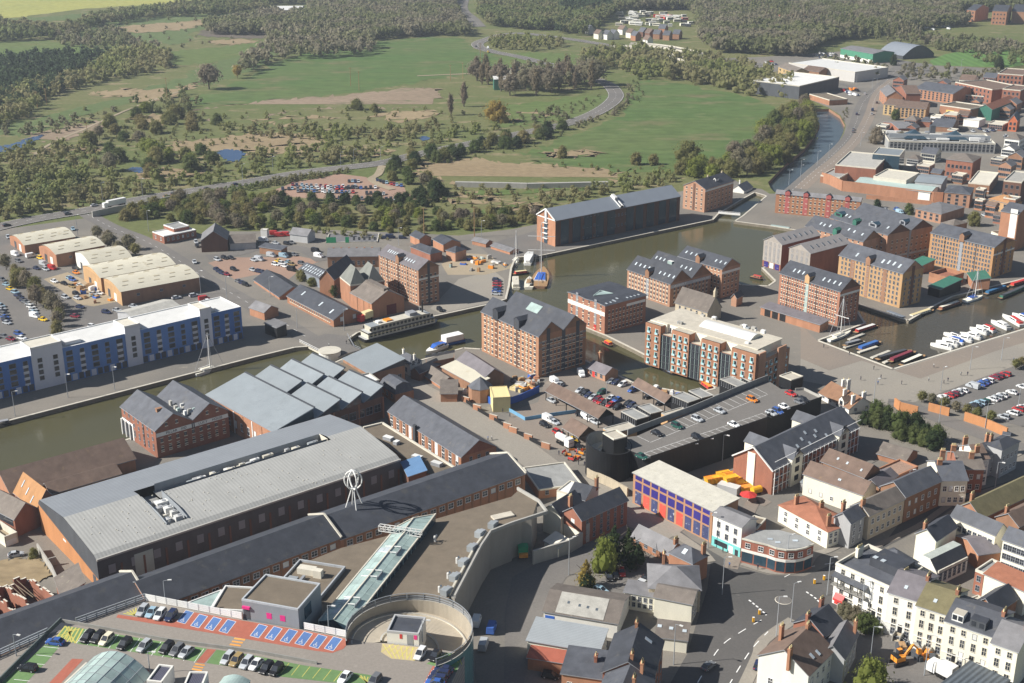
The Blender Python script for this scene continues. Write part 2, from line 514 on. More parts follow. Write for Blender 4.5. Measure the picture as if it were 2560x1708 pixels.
   if roof=='mx':
    b.face([(0,W,h),(L,W,h),(L,W,h+rz),(0,W,h+rz)][::-1],m)
    b.face([(L,0,h),(L,W,h),(L,W,h+rz)],gm);b.face([(0,0,h),(0,W,h+rz),(0,W,h)],gm)
    k=rz/W
    slope((-ov,-ov,h-ov*k+e),(L+ov,-ov,h-ov*k+e),(L+ov,W+ov,h+rz+ov*k+e),(-ov,W+ov,h+rz+ov*k+e))
   else:
    b.face([(L,0,h),(L,W,h),(L,W,h+rz),(L,0,h+rz)],m)
    b.face([(0,0,h),(L,0,h),(L,0,h+rz)],gm);b.face([(0,W,h),(L,W,h+rz),(L,W,h)],gm)
    k=rz/L
    slope((-ov,W+ov,h-ov*k+e),(-ov,-ov,h-ov*k+e),(L+ov,-ov,h+rz+ov*k+e),(L+ov,W+ov,h+rz+ov*k+e))
  elif roof=='barrel':  # ridge along y, arched section across x
   s.rise=rz=rise
   N=10
   s.bar=True
   pr=[(L*i/N,h+rz*math.sin(math.pi*i/N)) for i in range(N+1)]
   for y,sg in ((0,1),(W,-1)):
    t=[(x,y,z) for x,z in pr]
    b.face(t[::-1] if sg>0 else t,gm)
   for i in range(N):
    r.face([(pr[i][0],W+ov,pr[i][1]+e),(pr[i][0],-ov,pr[i][1]+e),(pr[i+1][0],-ov,pr[i+1][1]+e),(pr[i+1][0],W+ov,pr[i+1][1]+e)],rm)
  elif roof=='barrelx':
   s.rise=rz=rise
   N=10
   pr=[(W*i/N,h+rz*math.sin(math.pi*i/N)) for i in range(N+1)]
   for x,sg in ((0,1),(L,-1)):
    t=[(x,y,z) for y,z in pr]
    b.face(t if sg>0 else t[::-1],gm)
   for i in range(N):
    r.face([(-ov,pr[i][0],pr[i][1]+e),(L+ov,pr[i][0],pr[i][1]+e),(L+ov,pr[i+1][0],pr[i+1][1]+e),(-ov,pr[i+1][0],pr[i+1][1]+e)],rm)
  s.part(b,"wall")
  if r.f:s.roof=s.part(r,"roof")
  return s
 def face_xf(s,face,t,z,off=0.0):
  if face=='f':return (t,-off,z),0.0
  if face=='s':return (s.L+off,t,z),R(90)
  if face=='l':return (-off,t,z),R(-90)
  return (t,s.W+off,z),R(180)
 def flen(s,face):return s.L if face in 'fb' else s.W
 def grid(s,face,n,zs,w=1.0,h=1.5,style='white',a=.06,b=.94,skip=(),name="window"):
  F=s.flen(face)
  me=win_mesh(w,h,style);me2=win_mesh(w,h,'blind') if style in ('white','cream') else me
  for j,z in enumerate(zs):
   for i in range(n):
    if (i,j) in skip or i in skip:continue
    t=F*(a+(b-a)*((i+.5)/n))
    lc,rz=s.face_xf(face,t,z)
    link(name,me2 if rnd.random()<.12 else me,s.root,lc,rz)
  return s
 def panel(s,face,t0,t1,z0,z1,m,d=.05,name="panel",base=0.0,parent=None):
  """a flat board on a face; t in metres along it"""
  b=MB();w=t1-t0
  b.box(-w/2,w/2,-d,0,0,z1-z0,m,bottom=True)
  lc,rz=s.face_xf(face,(t0+t1)/2,z0,base)
  return s.part(b,name,lc,rz)
 def band(s,faces,z0,z1,m,d=.04,name="band"):
  for f in faces:s.panel(f,0.02,s.flen(f)-.02,z0,z1,m,d,name)
  return s
 def sky(s,k,pts,w=.9,l=1.4,m=None):
  """skylights on slope k at (u along eave, v up slope)"""
  p0,p1,p2,p3=s.slopes[k]
  me=sky_mesh(w,l,m or MATS["skylight_glass"])
  nrm=(p1-p0).cross(p3-p0).normalized()
  ex=(p1-p0).normalized();ey=nrm.cross(ex)
  rot=Matrix((ex,ey,nrm)).transposed()
  for u,v in pts:
   q=(p0.lerp(p1,u)).lerp(p3.lerp(p2,u),v)
   o=link("skylight",me,s.root,q+nrm*.01)
   o.rotation_euler=rot.to_euler()
  return s
 def chim(s,x,y,w=.9,d=1.6,top=None,m=None,pots=4,zb=None):
  m=m or mat("chimney_brick",(.34,.16,.10),var=.2);w,d=w*.8,d*.85
  zb=s.h-.5 if zb is None else zb
  top=(top or (s.h+s.rise+1.6))-.6
  b=MB()
  b.box(-w/2,w/2,-d/2,d/2,zb,top-.3,m)
  b.box(-w/2-.08,w/2+.08,-d/2-.08,d/2+.08,top-.3,top,m,bottom=True)
  c=s.part(b,"chimney",(x,y,0))
  if not POTM:
   q=MB();q.cyl((0,0),.16,0,.75,CREAM,8,top=BLACK_P,r2=.13);POTM.append(q.mesh("chimney_pot"))
  for i in range(pots):
   t=(i+.5)/pots-.5
   link("chimney_pot",POTM[0],c,(0,t*d*.95,top) if d >= w else (t*w*.95,0,top))
  return s
 def dormer(s,x,y0,y1,w,z0,z1,m,rm,rise=.7,glass=True,name="dormer",front='f'):
  """gabled dormer box along y"""
  b=MB()
  b.box(x-w/2,x+w/2,y0,y1,z0,z1,m)
  b.face([(x-w/2,y0,z1),(x+w/2,y0,z1),(x,y0,z1+rise)],m)
  b.face([(x+w/2+.15,y0-.15,z1-.05),(x+w/2+.15,y1,z1-.05),(x,y1,z1+rise+.08),(x,y0-.15,z1+rise+.08)],rm)
  b.face([(x-w/2-.15,y1,z1-.05),(x-w/2-.15,y0-.15,z1-.05),(x,y0-.15,z1+rise+.08),(x,y1,z1+rise+.08)],rm)
  if glass:b.face([(x-w*.3,y0-.02,z0+.3),(x+w*.3,y0-.02,z0+.3),(x+w*.3,y0-.02,z1-.15),(x-w*.3,y0-.02,z1-.15)],GLASS)
  return s.part(b,name)
mat("skylight_glass",(0.50,0.55,0.58),rough=.25,var=.2)
mat("skylight_dark",(0.10,0.12,0.14),rough=.3,var=.2)
mat("sheet_dim",(0.40,0.34,0.22),rough=.7,var=.2)
def lettering(text,parent,loc,rz,size,m,width=None,name="lettering"):
 c=bpy.data.curves.new(name,'FONT')
 c.body=text;c.size=size;c.extrude=.01;c.align_x='CENTER';c.align_y='CENTER'
 c.materials.append(m)
 t=bpy.data.objects.new("tmp",c)
 COL.objects.link(t)
 dg=bpy.context.evaluated_depsgraph_get()
 me=bpy.data.meshes.new_from_object(t.evaluated_get(dg))
 bpy.data.objects.remove(t);bpy.data.curves.remove(c)
 o=link(name,me,parent,loc)
 o.rotation_euler=(R(90),0,rz)
 if width:
  xs_=[v.co.x for v in me.vertices]
  if xs_:o.scale=(width/(max(xs_)-min(xs_)),1,1)
 return o
# ================================================================== the setting: ground, water, roads
_REG['o']=(0,0,0.918)
def ground_mat(name,c1,c2,c3,s1=.012,s2=.06,s3=.5,thr=.55,amt=.55,ani=.55):
 m=bpy.data.materials.new(name);m.use_nodes=True
 t=m.node_tree;n,l=t.nodes,t.links
 b=n["Principled BSDF"];b.inputs["Roughness"].default_value=1.0;b.inputs["Specular IOR Level"].default_value=0.1
 g=n.new("ShaderNodeNewGeometry")
 mp=n.new("ShaderNodeMapping");mp.inputs["Scale"].default_value=(ani,1.0,1)
 l.new(g.outputs["Position"],mp.inputs[0])
 def nz(s,d,r=.6):
  q=n.new("ShaderNodeTexNoise");q.inputs["Scale"].default_value=s;q.inputs["Detail"].default_value=d;q.inputs["Roughness"].default_value=r
  l.new(mp.outputs[0],q.inputs["Vector"]);return q
 a,c,d=nz(s1,6),nz(s2,6,.7),nz(s3,3)
 def rng(o,lo,hi):
  r=n.new("ShaderNodeMapRange");r.inputs[1].default_value=lo;r.inputs[2].default_value=hi;l.new(o,r.inputs[0]);return r.outputs[0]
 m1=n.new("ShaderNodeMixRGB");m1.inputs[1].default_value=(*c1,1);m1.inputs[2].default_value=(*c2,1)
 l.new(rng(a.outputs["Fac"],.38,.62),m1.inputs[0])
 m2=n.new("ShaderNodeMixRGB");m2.inputs[2].default_value=(*c3,1)
 l.new(m1.outputs[0],m2.inputs[1]);l.new(rng(c.outputs["Fac"],thr,thr+.12),m2.inputs[0])
 m3=n.new("ShaderNodeMixRGB");m3.blend_type='MULTIPLY';m3.inputs[0].default_value=amt
 r=n.new("ShaderNodeMapRange");r.inputs[1].default_value=.3;r.inputs[2].default_value=.7;r.inputs[3].default_value=.55;r.inputs[4].default_value=1.25
 l.new(d.outputs["Fac"],r.inputs[0])
 l.new(m2.outputs[0],m3.inputs[1]);l.new(r.outputs[0],m3.inputs[2])
 l.new(m3.outputs[0],b.inputs["Base Color"])
 return m
G_BASE=ground_mat("rough_meadow",(.165,.165,.072),(.125,.15,.054),(.27,.22,.13),thr=.54)
G_GREEN=ground_mat("grass_field",(.115,.165,.052),(.13,.165,.058),(.165,.165,.07),s1=.008,s2=.03,s3=.2,thr=.6)
G_LUSH=ground_mat("grass_lush",(.09,.15,.047),(.115,.155,.055),(.16,.15,.075),s1=.009,s2=.03,s3=.12,thr=.54)
G_PALE=ground_mat("grass_pale",(.13,.17,.07),(.115,.155,.06),(.26,.22,.13),s1=.01,s2=.045,s3=.3,thr=.6)
G_REED=ground_mat("dry_reed",(.33,.255,.155),(.285,.215,.13),(.16,.15,.075),s1=.02,s2=.05,s3=.4,thr=.6)
G_REEDP=ground_mat("dry_reed_pink",(.31,.235,.17),(.26,.20,.14),(.15,.15,.08),s1=.02,s2=.05,s3=.3,thr=.58)
G_RAPE=ground_mat("rapeseed",(.38,.37,.11),(.34,.345,.11),(.24,.29,.08),s1=.01,s2=.02,s3=.2,thr=.62)
G_MAUVE=ground_mat("bare_scrub",(.15,.125,.105),(.13,.12,.09),(.19,.16,.11),s1=.02,s2=.08,s3=.4)
def paved_mat(name,c1,c2,c3,s1=.03,s2=.2,s3=1.5,thr=.6):
 return ground_mat(name,c1,c2,c3,s1,s2,s3,thr,.22,1)
PAVE=paved_mat("paving",(.235,.212,.182),(.185,.172,.153),(.285,.255,.212))
PAVE_W=paved_mat("paving_warm",(.27,.225,.185),(.24,.205,.175),(.31,.265,.215))
PAVE_P=paved_mat("plaza_paving",(.315,.285,.24),(.285,.26,.225),(.35,.315,.265))
ASPH=paved_mat("asphalt",(.125,.118,.112),(.10,.097,.093),(.155,.146,.135))
ASPH_L=paved_mat("asphalt_worn",(.195,.18,.165),(.165,.155,.145),(.225,.205,.185))
GRAVEL=paved_mat("gravel_pink",(.36,.235,.175),(.32,.215,.165),(.40,.285,.215))
DIRT=paved_mat("bare_earth",(.38,.31,.22),(.31,.26,.18),(.43,.36,.26))
def water_mat(name,col,rough=.12,rip=.9,dist=.06):
 m=bpy.data.materials.new(name);m.use_nodes=True
 t=m.node_tree;n,l=t.nodes,t.links
 b=n["Principled BSDF"];b.inputs["Roughness"].default_value=rough;b.inputs["IOR"].default_value=1.33
 g=n.new("ShaderNodeNewGeometry")
 z=n.new("ShaderNodeTexNoise");z.inputs["Scale"].default_value=rip;z.inputs["Detail"].default_value=4
 l.new(g.outputs["Position"],z.inputs["Vector"])
 z2=n.new("ShaderNodeTexNoise");z2.inputs["Scale"].default_value=.02;z2.inputs["Detail"].default_value=3
 l.new(g.outputs["Position"],z2.inputs["Vector"])
 mx=n.new("ShaderNodeMixRGB");c=Vector(col)
 mx.inputs[1].default_value=(*(c*.88),1);mx.inputs[2].default_value=(*(c*1.12),1)
 l.new(z2.outputs["Fac"],mx.inputs[0]);l.new(mx.outputs[0],b.inputs["Base Color"])
 bp=n.new("ShaderNodeBump");bp.inputs["Strength"].default_value=.55;bp.inputs["Distance"].default_value=dist
 l.new(z.outputs["Fac"],bp.inputs["Height"]);l.new(bp.outputs[0],b.inputs["Normal"])
 return m
W_DOCK=water_mat("dock_water",(.082,.076,.036))
W_VIC=water_mat("basin_water",(.072,.062,.042))
W_RIVER=water_mat("river_water",(.055,.075,.09),.2)
W_POND=water_mat("pond_water",(.03,.07,.16),.15)
dock=PL('c1',[(-200,1265),(1150,905),('c2',300,400),('c2',730,190),('c2',900,110),('c2',1040,110),('c2',1350,150),('c2',1500,175),('c2',1900,60),
 ('c2',2060,70),('b3',130,1500),('b3',480,1420),('c3',620,150),('c3',900,275),('c3',1110,375),('c3',1640,485),('c3',1860,432),('c3',1680,325),
 ('c3',1330,190),('c3',1120,80),('b3',860,1520),('b3',525,1385),('b3',800,1275),('b3',1058,1115),('b3',1450,985),('b3',1713,935),('b3',2112,1050),
 ('b3',2345,1060),('b4',60,1015),('b3',2290,895),('b4',300,780),('b4',330,560),('b4',240,548),('b4',0,510),('b3',2035,468),('b3',2110,420),
 ('b3',2330,235),('b3',2230,205),('b3',2130,260),('b3',1900,400),('b3',1850,455),('b3',350,768),('b3',235,790),('b3',40,800),('b3',0,900),
 ('b2',2330,1060),('b2',2300,1185),('b2',2110,1240),('b2',1690,1332),('b2',940,1490),('b2',860,1545),('c2',640,40),('c2',355,62),('c1',2340,150),
 ('c1',80,735),('c1',-200,810)])
vic=PL('b4',[(830,1232),(1290,1385),(1500,1262),(1700,1160),(2330,1005),(3000,800),(3000,1255),('c4',1940,10),('c4',1150,252),('c4',470,-5),(900,1405),(820,1280)])
river=PL('a4',[(380,1005),(560,1000),(660,1065),(705,1150),(690,1220),(640,1320),(520,1440),(390,1568),('b4',245,140),('b4',150,195),('b4',60,200),('b4',25,165),('b4',0,110),(170,1500),(330,1370),(420,1250),(475,1140),(440,1070)])
HOLES=(dock,vic,river)
sheet("ground",[(-3200,60),(3200,60),(3200,5200),(-3200,5200)],0,G_BASE,HOLES,kind='structure')
city=PL('d1',[(-900,1950),('b1',-700,640),('b1',0,545),('b1',480,480),('b1',780,440),('b1',1000,530),('b1',1400,640),('b1',2000,560),('b2',0,560),('b2',600,545),('b2',1400,575),
 ('b2',1850,600),('b2',2350,540),('b3',200,500),('b3',1560,190),('b3',2050,90),('b4',-190,160),('b4',-60,170),('b4',15,215),('b4',60,214),('b4',160,204),('b4',250,145),
 ('a4',398,1568),('a4',530,1442),('a4',650,1322),('a4',700,1220),('a4',715,1150),('a4',668,1060),('a4',560,990),('a4',350,900),('a3',2200,720),('a3',1750,590),('a3',1320,560),
 ('a3',1700,545),('a4',0,520),('a4',700,470),('a4',1180,545),('a4',1500,600),('a4',2345,640),('a4',4200,600),('d4',4200,1950)])
sheet("paved_ground",city,.01,PAVE,(dock,vic),kind='structure')
for nm,pts,m,zz in (("dock_basin_water",dock,W_DOCK,-1.4),("marina_water",vic,W_VIC,-1.2),("river_water",river,W_RIVER,-2.0)):
 sheet(nm,pts,zz,m,kind='structure')
 b=MB()
 q=MB()
 n=len(pts)
 cen=sum((p for p in pts),Vector())/n
 area=sum(pts[i].x*pts[(i+1) % n].y-pts[(i+1) % n].x*pts[i].y for i in range(n))
 wm=BR_BROWN if nm=="river_water" else mat("quay_stone",(.22,.19,.145),sc=.5,var=.25)
 for i in range(n):
  a,c=pts[i],pts[(i+1) % n]
  b.face([(a.x,a.y,.0),(c.x,c.y,.0),(c.x,c.y,-4),(a.x,a.y,-4)],wm)
  if nm != "river_water":
   d=(c-a).normalized();o=Vector((d.y,-d.x,0))*(.9 if area>0 else-.9)
   q.face([(a.x,a.y,.14),(c.x,c.y,.14),(c.x+o.x,c.y+o.y,.14),(a.x+o.x,a.y+o.y,.14)],STONE)
   q.face([(a.x,a.y,0),(c.x,c.y,0),(c.x,c.y,.14),(a.x,a.y,.14)],STONE)
   q.face([(a.x+o.x,a.y+o.y,0),(c.x+o.x,c.y+o.y,0),(c.x+o.x,c.y+o.y,.14),(a.x+o.x,a.y+o.y,.14)],STONE)
 b.obj("quay_wall",kind='structure')
 if q.f:q.obj("quay_coping",kind='structure')
# fields
_fz=[0]
def field(name,pts,m,z=.02,jit=5.0,reg='o'):
 _fz[0]+=1;z=z+.006*_fz[0]
 w=PL(reg,pts)
 w=smooth(w,5,closed=True)
 out=[]
 for i,p in enumerate(w):
  q=w[(i+1) % len(w)]
  for s in range(3):
   v=p.lerp(q,s/3);jj=jit*(1+.8*math.sin(i*1.7+s))
   out.append((v.x+rnd.uniform(-jj,jj),v.y+rnd.uniform(-jit,jit)*1.6))
 sheet(name,out,z,m,kind='structure')
field("field",[(430,235),(560,185),(640,140),(850,97),(1050,85),(1095,115),(1175,148),(1080,170),(1000,182),(850,207),(600,238)],G_LUSH)
field("field",[(1215,355),(1330,305),(1440,250),(1468,192),(1520,188),(1740,228),(1770,270),(1730,340),(1600,385),(1480,392),(1300,380)],G_LUSH)
field("field",[(-30,300),(110,265),(330,205),(420,175),(560,120),(640,118),(560,170),(440,200),(300,235),(150,280),(60,310)],G_PALE)
field("field",[(-30,102),(60,92),(190,105),(270,128),(230,150),(160,140),(60,130),(-30,128)],G_GREEN)
field("field",[(-60,-40),(620,-40),(590,-2),(420,8),(200,20),(-60,42)],G_RAPE)
field("field",[(-60,45),(120,38),(350,15),(560,3),(420,22),(180,42),(-60,60)],G_PALE)
field("field",[(120,60),(330,42),(560,30),(600,40),(450,70),(420,100),(250,95),(150,80)],G_PALE,.025)
field("field",[(380,120),(500,108),(640,90),(660,105),(560,128),(420,150),(370,140)],G_GREEN,.03)
field("field",[(1150,245),(1390,218),(1400,235),(1330,265),(1180,290),(1130,275)],G_GREEN)
field("field",[(1130,170),(1200,160),(1300,150),(1420,140),(1250,120),(1150,130)],G_GREEN)
field("reed_bed",[(440,255),(560,238),(680,226),(820,215),(960,202),(1010,210),(970,245),(850,248),(740,248),(620,262),(500,275),(430,270)],G_REEDP,.03)
field("reed_bed",[(400,330),(520,312),(690,305),(740,325),(700,345),(560,352),(440,362),(380,350)],G_REED,.03)
field("reed_bed",[(970,378),(1060,364),(1180,372),(1300,380),(1440,402),(1390,424),(1220,428),(1060,422),(950,400)],G_REED,.03)
for q in ([(560,340),(650,330),(720,338),(690,352),(590,356)],[(300,270),(380,262),(420,272),(360,285)],[(760,350),(850,342),(900,352),(820,362)],[(600,278),(700,268),(760,272),(680,288)],[(100,345),(180,335),(230,345),(160,358)],[(860,265),(960,255),(1010,262),(930,278)],[(330,400),(420,385),(470,392),(390,410)],[(1150,265),(1230,258),(1260,266),(1190,278)],[(1250,352),(1330,345),(1370,352),(1300,362)],[(1000,452),(1080,446),(1150,456),(1060,464)],[(1140,480),(1190,470),(1230,476),(1180,490)],[(480,95),(560,90),(590,96),(520,104)],[(210,215),(300,205),(330,212),(260,224)]):
 field("reed_bed",q,G_REED,.03,6)
field("reed_bed",[(60,310),(170,290),(240,280),(200,305),(110,330)],G_REEDP,.03)
field("reed_bed",[(300,215),(420,200),(455,190),(400,222),(320,235)],G_REED,.03)
field("reed_bed",[(470,70),(600,48),(760,55),(850,60),(760,85),(560,88),(470,84)],G_MAUVE,.03)
field("reed_bed",[(270,62),(400,52),(470,45),(460,60),(380,72),(290,75)],G_REED,.04)
field("field",[(960,470),(1080,440),(1230,440),(1340,430),(1240,462),(1080,490),(960,500)],G_GREEN,.03)
field("field",[(1890,130),(1950,112),(2060,105),(2100,112),(2010,130)],G_GREEN,.03)
field("field",[(1740,60),(1800,40),(1840,42),(1820,62)],G_GREEN,.03)
# sports field with mown stripes
sp=PL('a4',[(1480,560),(1620,500),(1900,445),(2500,470),(2600,560),(2200,620),(1900,612),(1520,600)])
m=mat("mown_grass",(.105,.20,.05),var=.05,rib=('X',9.0),ribamt=.22)
sheet("playing_field",sp,.02,m,kind='structure')
for pts in ([(-60,1400),(100,1390),(280,1330),(400,1245),(330,1250),(120,1320),(-60,1360)],[(1990,1400),(2100,1375),(2230,1395),(2240,1440),(2150,1490),(2030,1450)],
   [(890,710),(960,685),(985,690),(930,715)]):
 field("pond",pts,W_POND,.05,1.5,'a1')
field("pond",[(1500,1265),(1560,1255),(1600,1280),(1540,1295)],W_POND,.05,1.0,'a2')
field("pond",[(1170,1560),(1230,1540),(1330,1545),(1290,1590)],W_POND,.05,1.0,'a1')
# ------------------------------------------------------------------ roads and yards
CLEAR=[]
def road(name,reg,pts,w,m=ASPH,z=.03,dash=True,edge=False,k=6):
 wp=PL(reg,pts)
 r=ribbon(name,wp,w,z,m,k,kind='structure')
 CLEAR.extend([(p.x,p.y,w/2+2.0) for p in smooth(wp,12)])
 if dash:
  b=MB();dashes(b,wp,WHITE,z+.012,.16,3,4.5,k=k)
  if edge:
   for s in (-1,1):dashes(b,wp,WHITE,z+.012,.15,30,.01,s*(w/2-.5),k=k)
  b.obj("lane_marking",r,kind='stuff')
 return r
road("bypass_road",'o',[(-120,550),(60,508),(210,482),(330,457),(560,420),(700,396),(870,376),(960,355),(1150,316),(1290,287),(1370,258),(1412,226),(1405,203),(1380,188),(1300,160),(1200,133),(1130,119),
 (1097,107),(1108,94),(1180,77),(1290,88),(1420,108),(1520,122),(1620,135),(1760,150)],13,ASPH_L,.35,edge=True)
road("far_road",'o',[(1075,-30),(1062,5),(1062,25),(1085,45),(1100,62)],16,ASPH_L,.34)
road("approach_road",'o',[(200,492),(255,522),(330,552),(400,592),(470,638),(560,690),(640,735),(705,775),(750,800)],9,ASPH_L,.11)
road("yard_road",'b1',[(1900,800),(2200,760),('b2',0,720),('b2',400,720),('b2',620,830)],8,ASPH_L,.1,dash=False)
road("riverside_road",'a4',[('b4',130,260),('b4',250,160),(400,1590),(560,1450),(720,1290),(800,1150),(840,1020),(890,920),(980,830),(1100,730),(1180,640)],9,ASPH_L,.04)
road("riverside_road",'a4',[('b4',300,170),(460,1590),(640,1450),(800,1290),(900,1130),(950,1010),(985,900),(1040,820),(1150,735)],8,PAVE_W,.045)
sheet("roundabout",PL('a4',[(1180,560),(1500,590),(1560,640),(1350,720),(1150,740),(1090,680)]),.035,ASPH_L,kind='structure')
road("lane",'a4',[(640,760),(760,800),(900,860)],6,ASPH_L,.036,dash=False)
road("meadow_track",'a1',[(300,1440),(420,1350),(600,1260),(760,1195),(900,1130),(1060,1060),(1200,1000),(1500,890),(1740,815)],2.6,DIRT,.32,dash=False)
road("meadow_track",'a2',[(1480,700),(1700,690),(1980,675),(2345,630)],4,DIRT,.31,dash=False)
road("car_park_lane",'b2',[(1160,-40),(1120,40),(1060,80),(1120,130),(1250,180)],5,DIRT,.33,dash=False)
yards=[("gravel_car_park",'b2',[(60,215),(250,150),(330,110),(640,60),(750,30),(1000,60),(1080,90),(1350,130),(1380,200),(1480,260),(1300,290),(900,280),(650,260),(400,250)],GRAVEL),
 ("vehicle_yard",'b1',[(1910,850),(2090,800),('b2',0,800),('b2',400,790),('b2',600,830),('b2',420,900),('b2',300,1000),('b2',0,960),(2150,1000)],GRAVEL),
 ("industrial_yard",'b1',[(-700,640),(60,600),(300,820),(620,930),(980,1100),(1120,1260),(1600,1180),(2050,1110),(2200,1250),(1200,1430),(0,1700),(-700,1800)],ASPH_L),
 ("timber_yard",'b1',[(400,1000),(620,935),(760,1000),(1100,1200),(860,1250),(720,1230),(560,1100)],DIRT),
 ("boat_yard",'b2',[(1860,1000),(2180,920),(2280,1000),(2290,1180),(2100,1225),(1690,1315),(1600,1270)],PAVE_P),
 ("repair_yard",'b2',[(1700,860),(1900,760),(2345,790),(2345,900),(2100,960),(1760,960)],DIRT),
 ("quay_apron",'b3',[(-300,700),(200,560),(420,705),(620,690),(360,755),(230,782),(60,792),(-60,900)],ASPH_L),
 ("plaza",'c4',[(300,160),(560,270),(860,180),(1140,270),(1960,15),(2600,-180),(2600,180),(2200,250),(1600,470),(1350,560),(1100,590),(850,560),(620,420),(290,360)],PAVE_P),
 ("quay_promenade",'c4',[(300,-150),(460,5),(1130,268),(860,180),(560,268),(300,160)],PAVE_W),
 ("quay_promenade",'c4',[(1160,272),(1950,25),(2600,-175),(2600,-60),(2080,95),(1400,345),(1250,300)],PAVE_W),
 ("car_park",'c4',[(1440,570),(1590,480),(2200,250),(2600,120),(2800,900),(2240,760),(1880,690),(1640,590)],ASPH_L),
 ("dockside_car_park",'c3',[(300,380),(500,260),(720,340),(1000,370),(1180,430),(1500,520),(1600,600),(900,760),(700,1000),(300,980),(-40,760),(0,640),(240,560)],PAVE_W),
 ("junction",'d3',[(1350,1750),(1600,1310),(1790,700),(1820,470),(1700,370),(1350,140),(1450,100),(1640,250),(2060,500),(2345,580),('d4',330,590),('d4',620,470),('d4',1050,310),('c4',1290,1560),('c4',2400,1230),
  ('c4',2400,1310),('c4',1760,1500),('d4',1380,170),('d4',960,380),('d4',600,640),('d4',640,880),('d4',240,1010),('d4',0,1140),(2050,1750)],ASPH),
 ("back_lane",'d3',[(-80,1750),(-60,900),(0,600),(480,330),(790,300),(760,480),(500,600),(240,1000),(180,1300),(60,1750)],ASPH_L),
 ("courtyard",'d3',[(760,640),(1150,500),(1320,560),(1250,700),(1020,790),(760,720)],ASPH_L),
 ("terrace_yard",'d4',[(640,880),(1000,1080),(1500,1280),(2100,1560),(2000,1750),(700,1750),(820,1300),(620,1060)],ASPH_L),
]
for i,(nm,reg,pts,m) in enumerate(yards):
 sheet(nm,PL(reg,pts),.018+.004*i,m,kind='structure')
road("pedestrian_street",'c2',[(860,140),(1050,210),(1280,310),(1460,440),(1740,580),(2050,760),(2340,920),('c3',330,1170),('c3',700,1370),('c3',1000,1450),('d3',1160,60),('d3',1500,210)],11,PAVE_P,.095,dash=False)
road("street",'c4',[('d3',2000,520),(-150,1500),(0,1500)],4,PAVE_W,.1,dash=False)
road("lane",'c4',[(1100,570),(1300,600),(1560,700),(1900,830),(2250,960),(2700,1100)],8,ASPH_L,.105,dash=False)
road("footway",'d3',[(2080,1700),(2250,1330),('d4',-40,1180),('d4',230,990)],3,PAVE_P,.11,dash=False)
road("footway",'d4',[('d3',2110,470),(0,545),(170,555),(330,520),(420,400),(560,350),(760,245),(880,190),('c4',1270,1530),('c4',1600,1380),('c4',1960,1190),('c4',2350,1010)],2.4,PAVE_P,.14,dash=False)
road("footway",'d4',[(610,520),(960,330),(1380,130),('c4',1760,1460),('c4',2400,1270)],2.0,PAVE_W,.14,dash=False)
road("footway",'d3',[(1820,460),(1700,340),(1350,110),(1180,40)],3.0,PAVE_P,.142,dash=False)
# street markings at the junction
b=MB()
dashes(b,PL('d3',[(1700,1568),(1900,1250),(2100,1100),(2345,960)]),WHITE,.125,.25,3,3)
dashes(b,PL('d3',[(1980,1600),(2180,1280),(2345,1100)]),WHITE,.125,.25,3,3)
dashes(b,PL('d3',[(2170,810),(2280,900),(2330,950)]),WHITE,.125,.45,.9,.6)
dashes(b,PL('d4',[(350,735),(430,790),(470,830)]),WHITE,.125,.45,.9,.6)
dashes(b,PL('d4',[(150,600),(330,520),(600,470)]),WHITE,.125,.2,4,3)
b.obj("road_marking",kind='structure')
c=P('d4',140,810)
b=MB();b.cyl((0,0),2.2,.03,.15,STONE,24,r2=2.0,top=ASPH_L)
for k in range(3):
 for s in range(6):
  a0=k*2.094+s*.16;a1=a0+.16
  b.face([(3.2*math.cos(a0),3.2*math.sin(a0),.05),(3.5*math.cos(a0),3.5*math.sin(a0),.05),(3.5*math.cos(a1),3.5*math.sin(a1),.05),(3.2*math.cos(a1),3.2*math.sin(a1),.05)],WHITE)
b.obj("roundabout_island",None,(c.x,c.y,0),kind='structure')
# ================================================================== buildings near the camera: the mall, its roof car park and its neighbours
def hb(reg,name,label,A,B,C,base=None,**k):
 q=lambda p:px(*p) if isinstance(p[0],str) else px(reg,*p)
 return H(name,label,q(A),q(B),q(C),q(base) if base else None,**k)
ZD=14.0
deck=PL('d1',[(-500,1545),(0,1322),(440,1122),(1330,806),(2225,988),('d2',395,1072),('d2',835,1152),('d2',1010,1195),('d2',1190,1200),('d2',1500,1235),('d2',1880,1290),('d2',1935,1262),('d2',1790,1568),('d2',1680,1800),(-500,2100)],ZD)
o=deck[4]
gar=empty("parking_garage",(o.x,o.y,0),0,"shopping centre roof car park with green, red and blue marked bays","car park")
rel=lambda v:(v.x-o.x,v.y-o.y)
b=MB();b.prism([rel(p) for p in deck],0,ZD,mat("garage_wall",(.30,.31,.33),rib=('Z',1.2),ribamt=.3),top=paved_mat("deck_asphalt",(.30,.27,.235),(.275,.245,.215),(.335,.30,.265)))
b.obj("wall",gar)
def dsheet(name,pts,m,z=.02,reg='d1',jag=None):
 b=MB()
 w=[rel(p) for p in PL(reg,pts,ZD)]
 for t in tessellate_polygon([[Vector((*p,0)) for p in w]]):b.tri([(*w[k],ZD+z) for k in t],m)
 return b.obj(name,gar)
D_GREEN=mat("bay_green",(.15,.255,.10),var=.12,sc=.8)
D_RED=mat("bay_red",(.42,.135,.09),var=.12,sc=.8)
D_BLUE=mat("bay_blue",(.10,.19,.42),var=.12,sc=.8)
D_YEL=mat("hatch_yellow",(.56,.50,.13),var=.15,sc=.8)
D_BEIGE=mat("bay_beige",(.47,.38,.22),var=.1,sc=.8)
D_ORNG=mat("crossing_orange",(.75,.34,.08),var=.1,sc=.8)
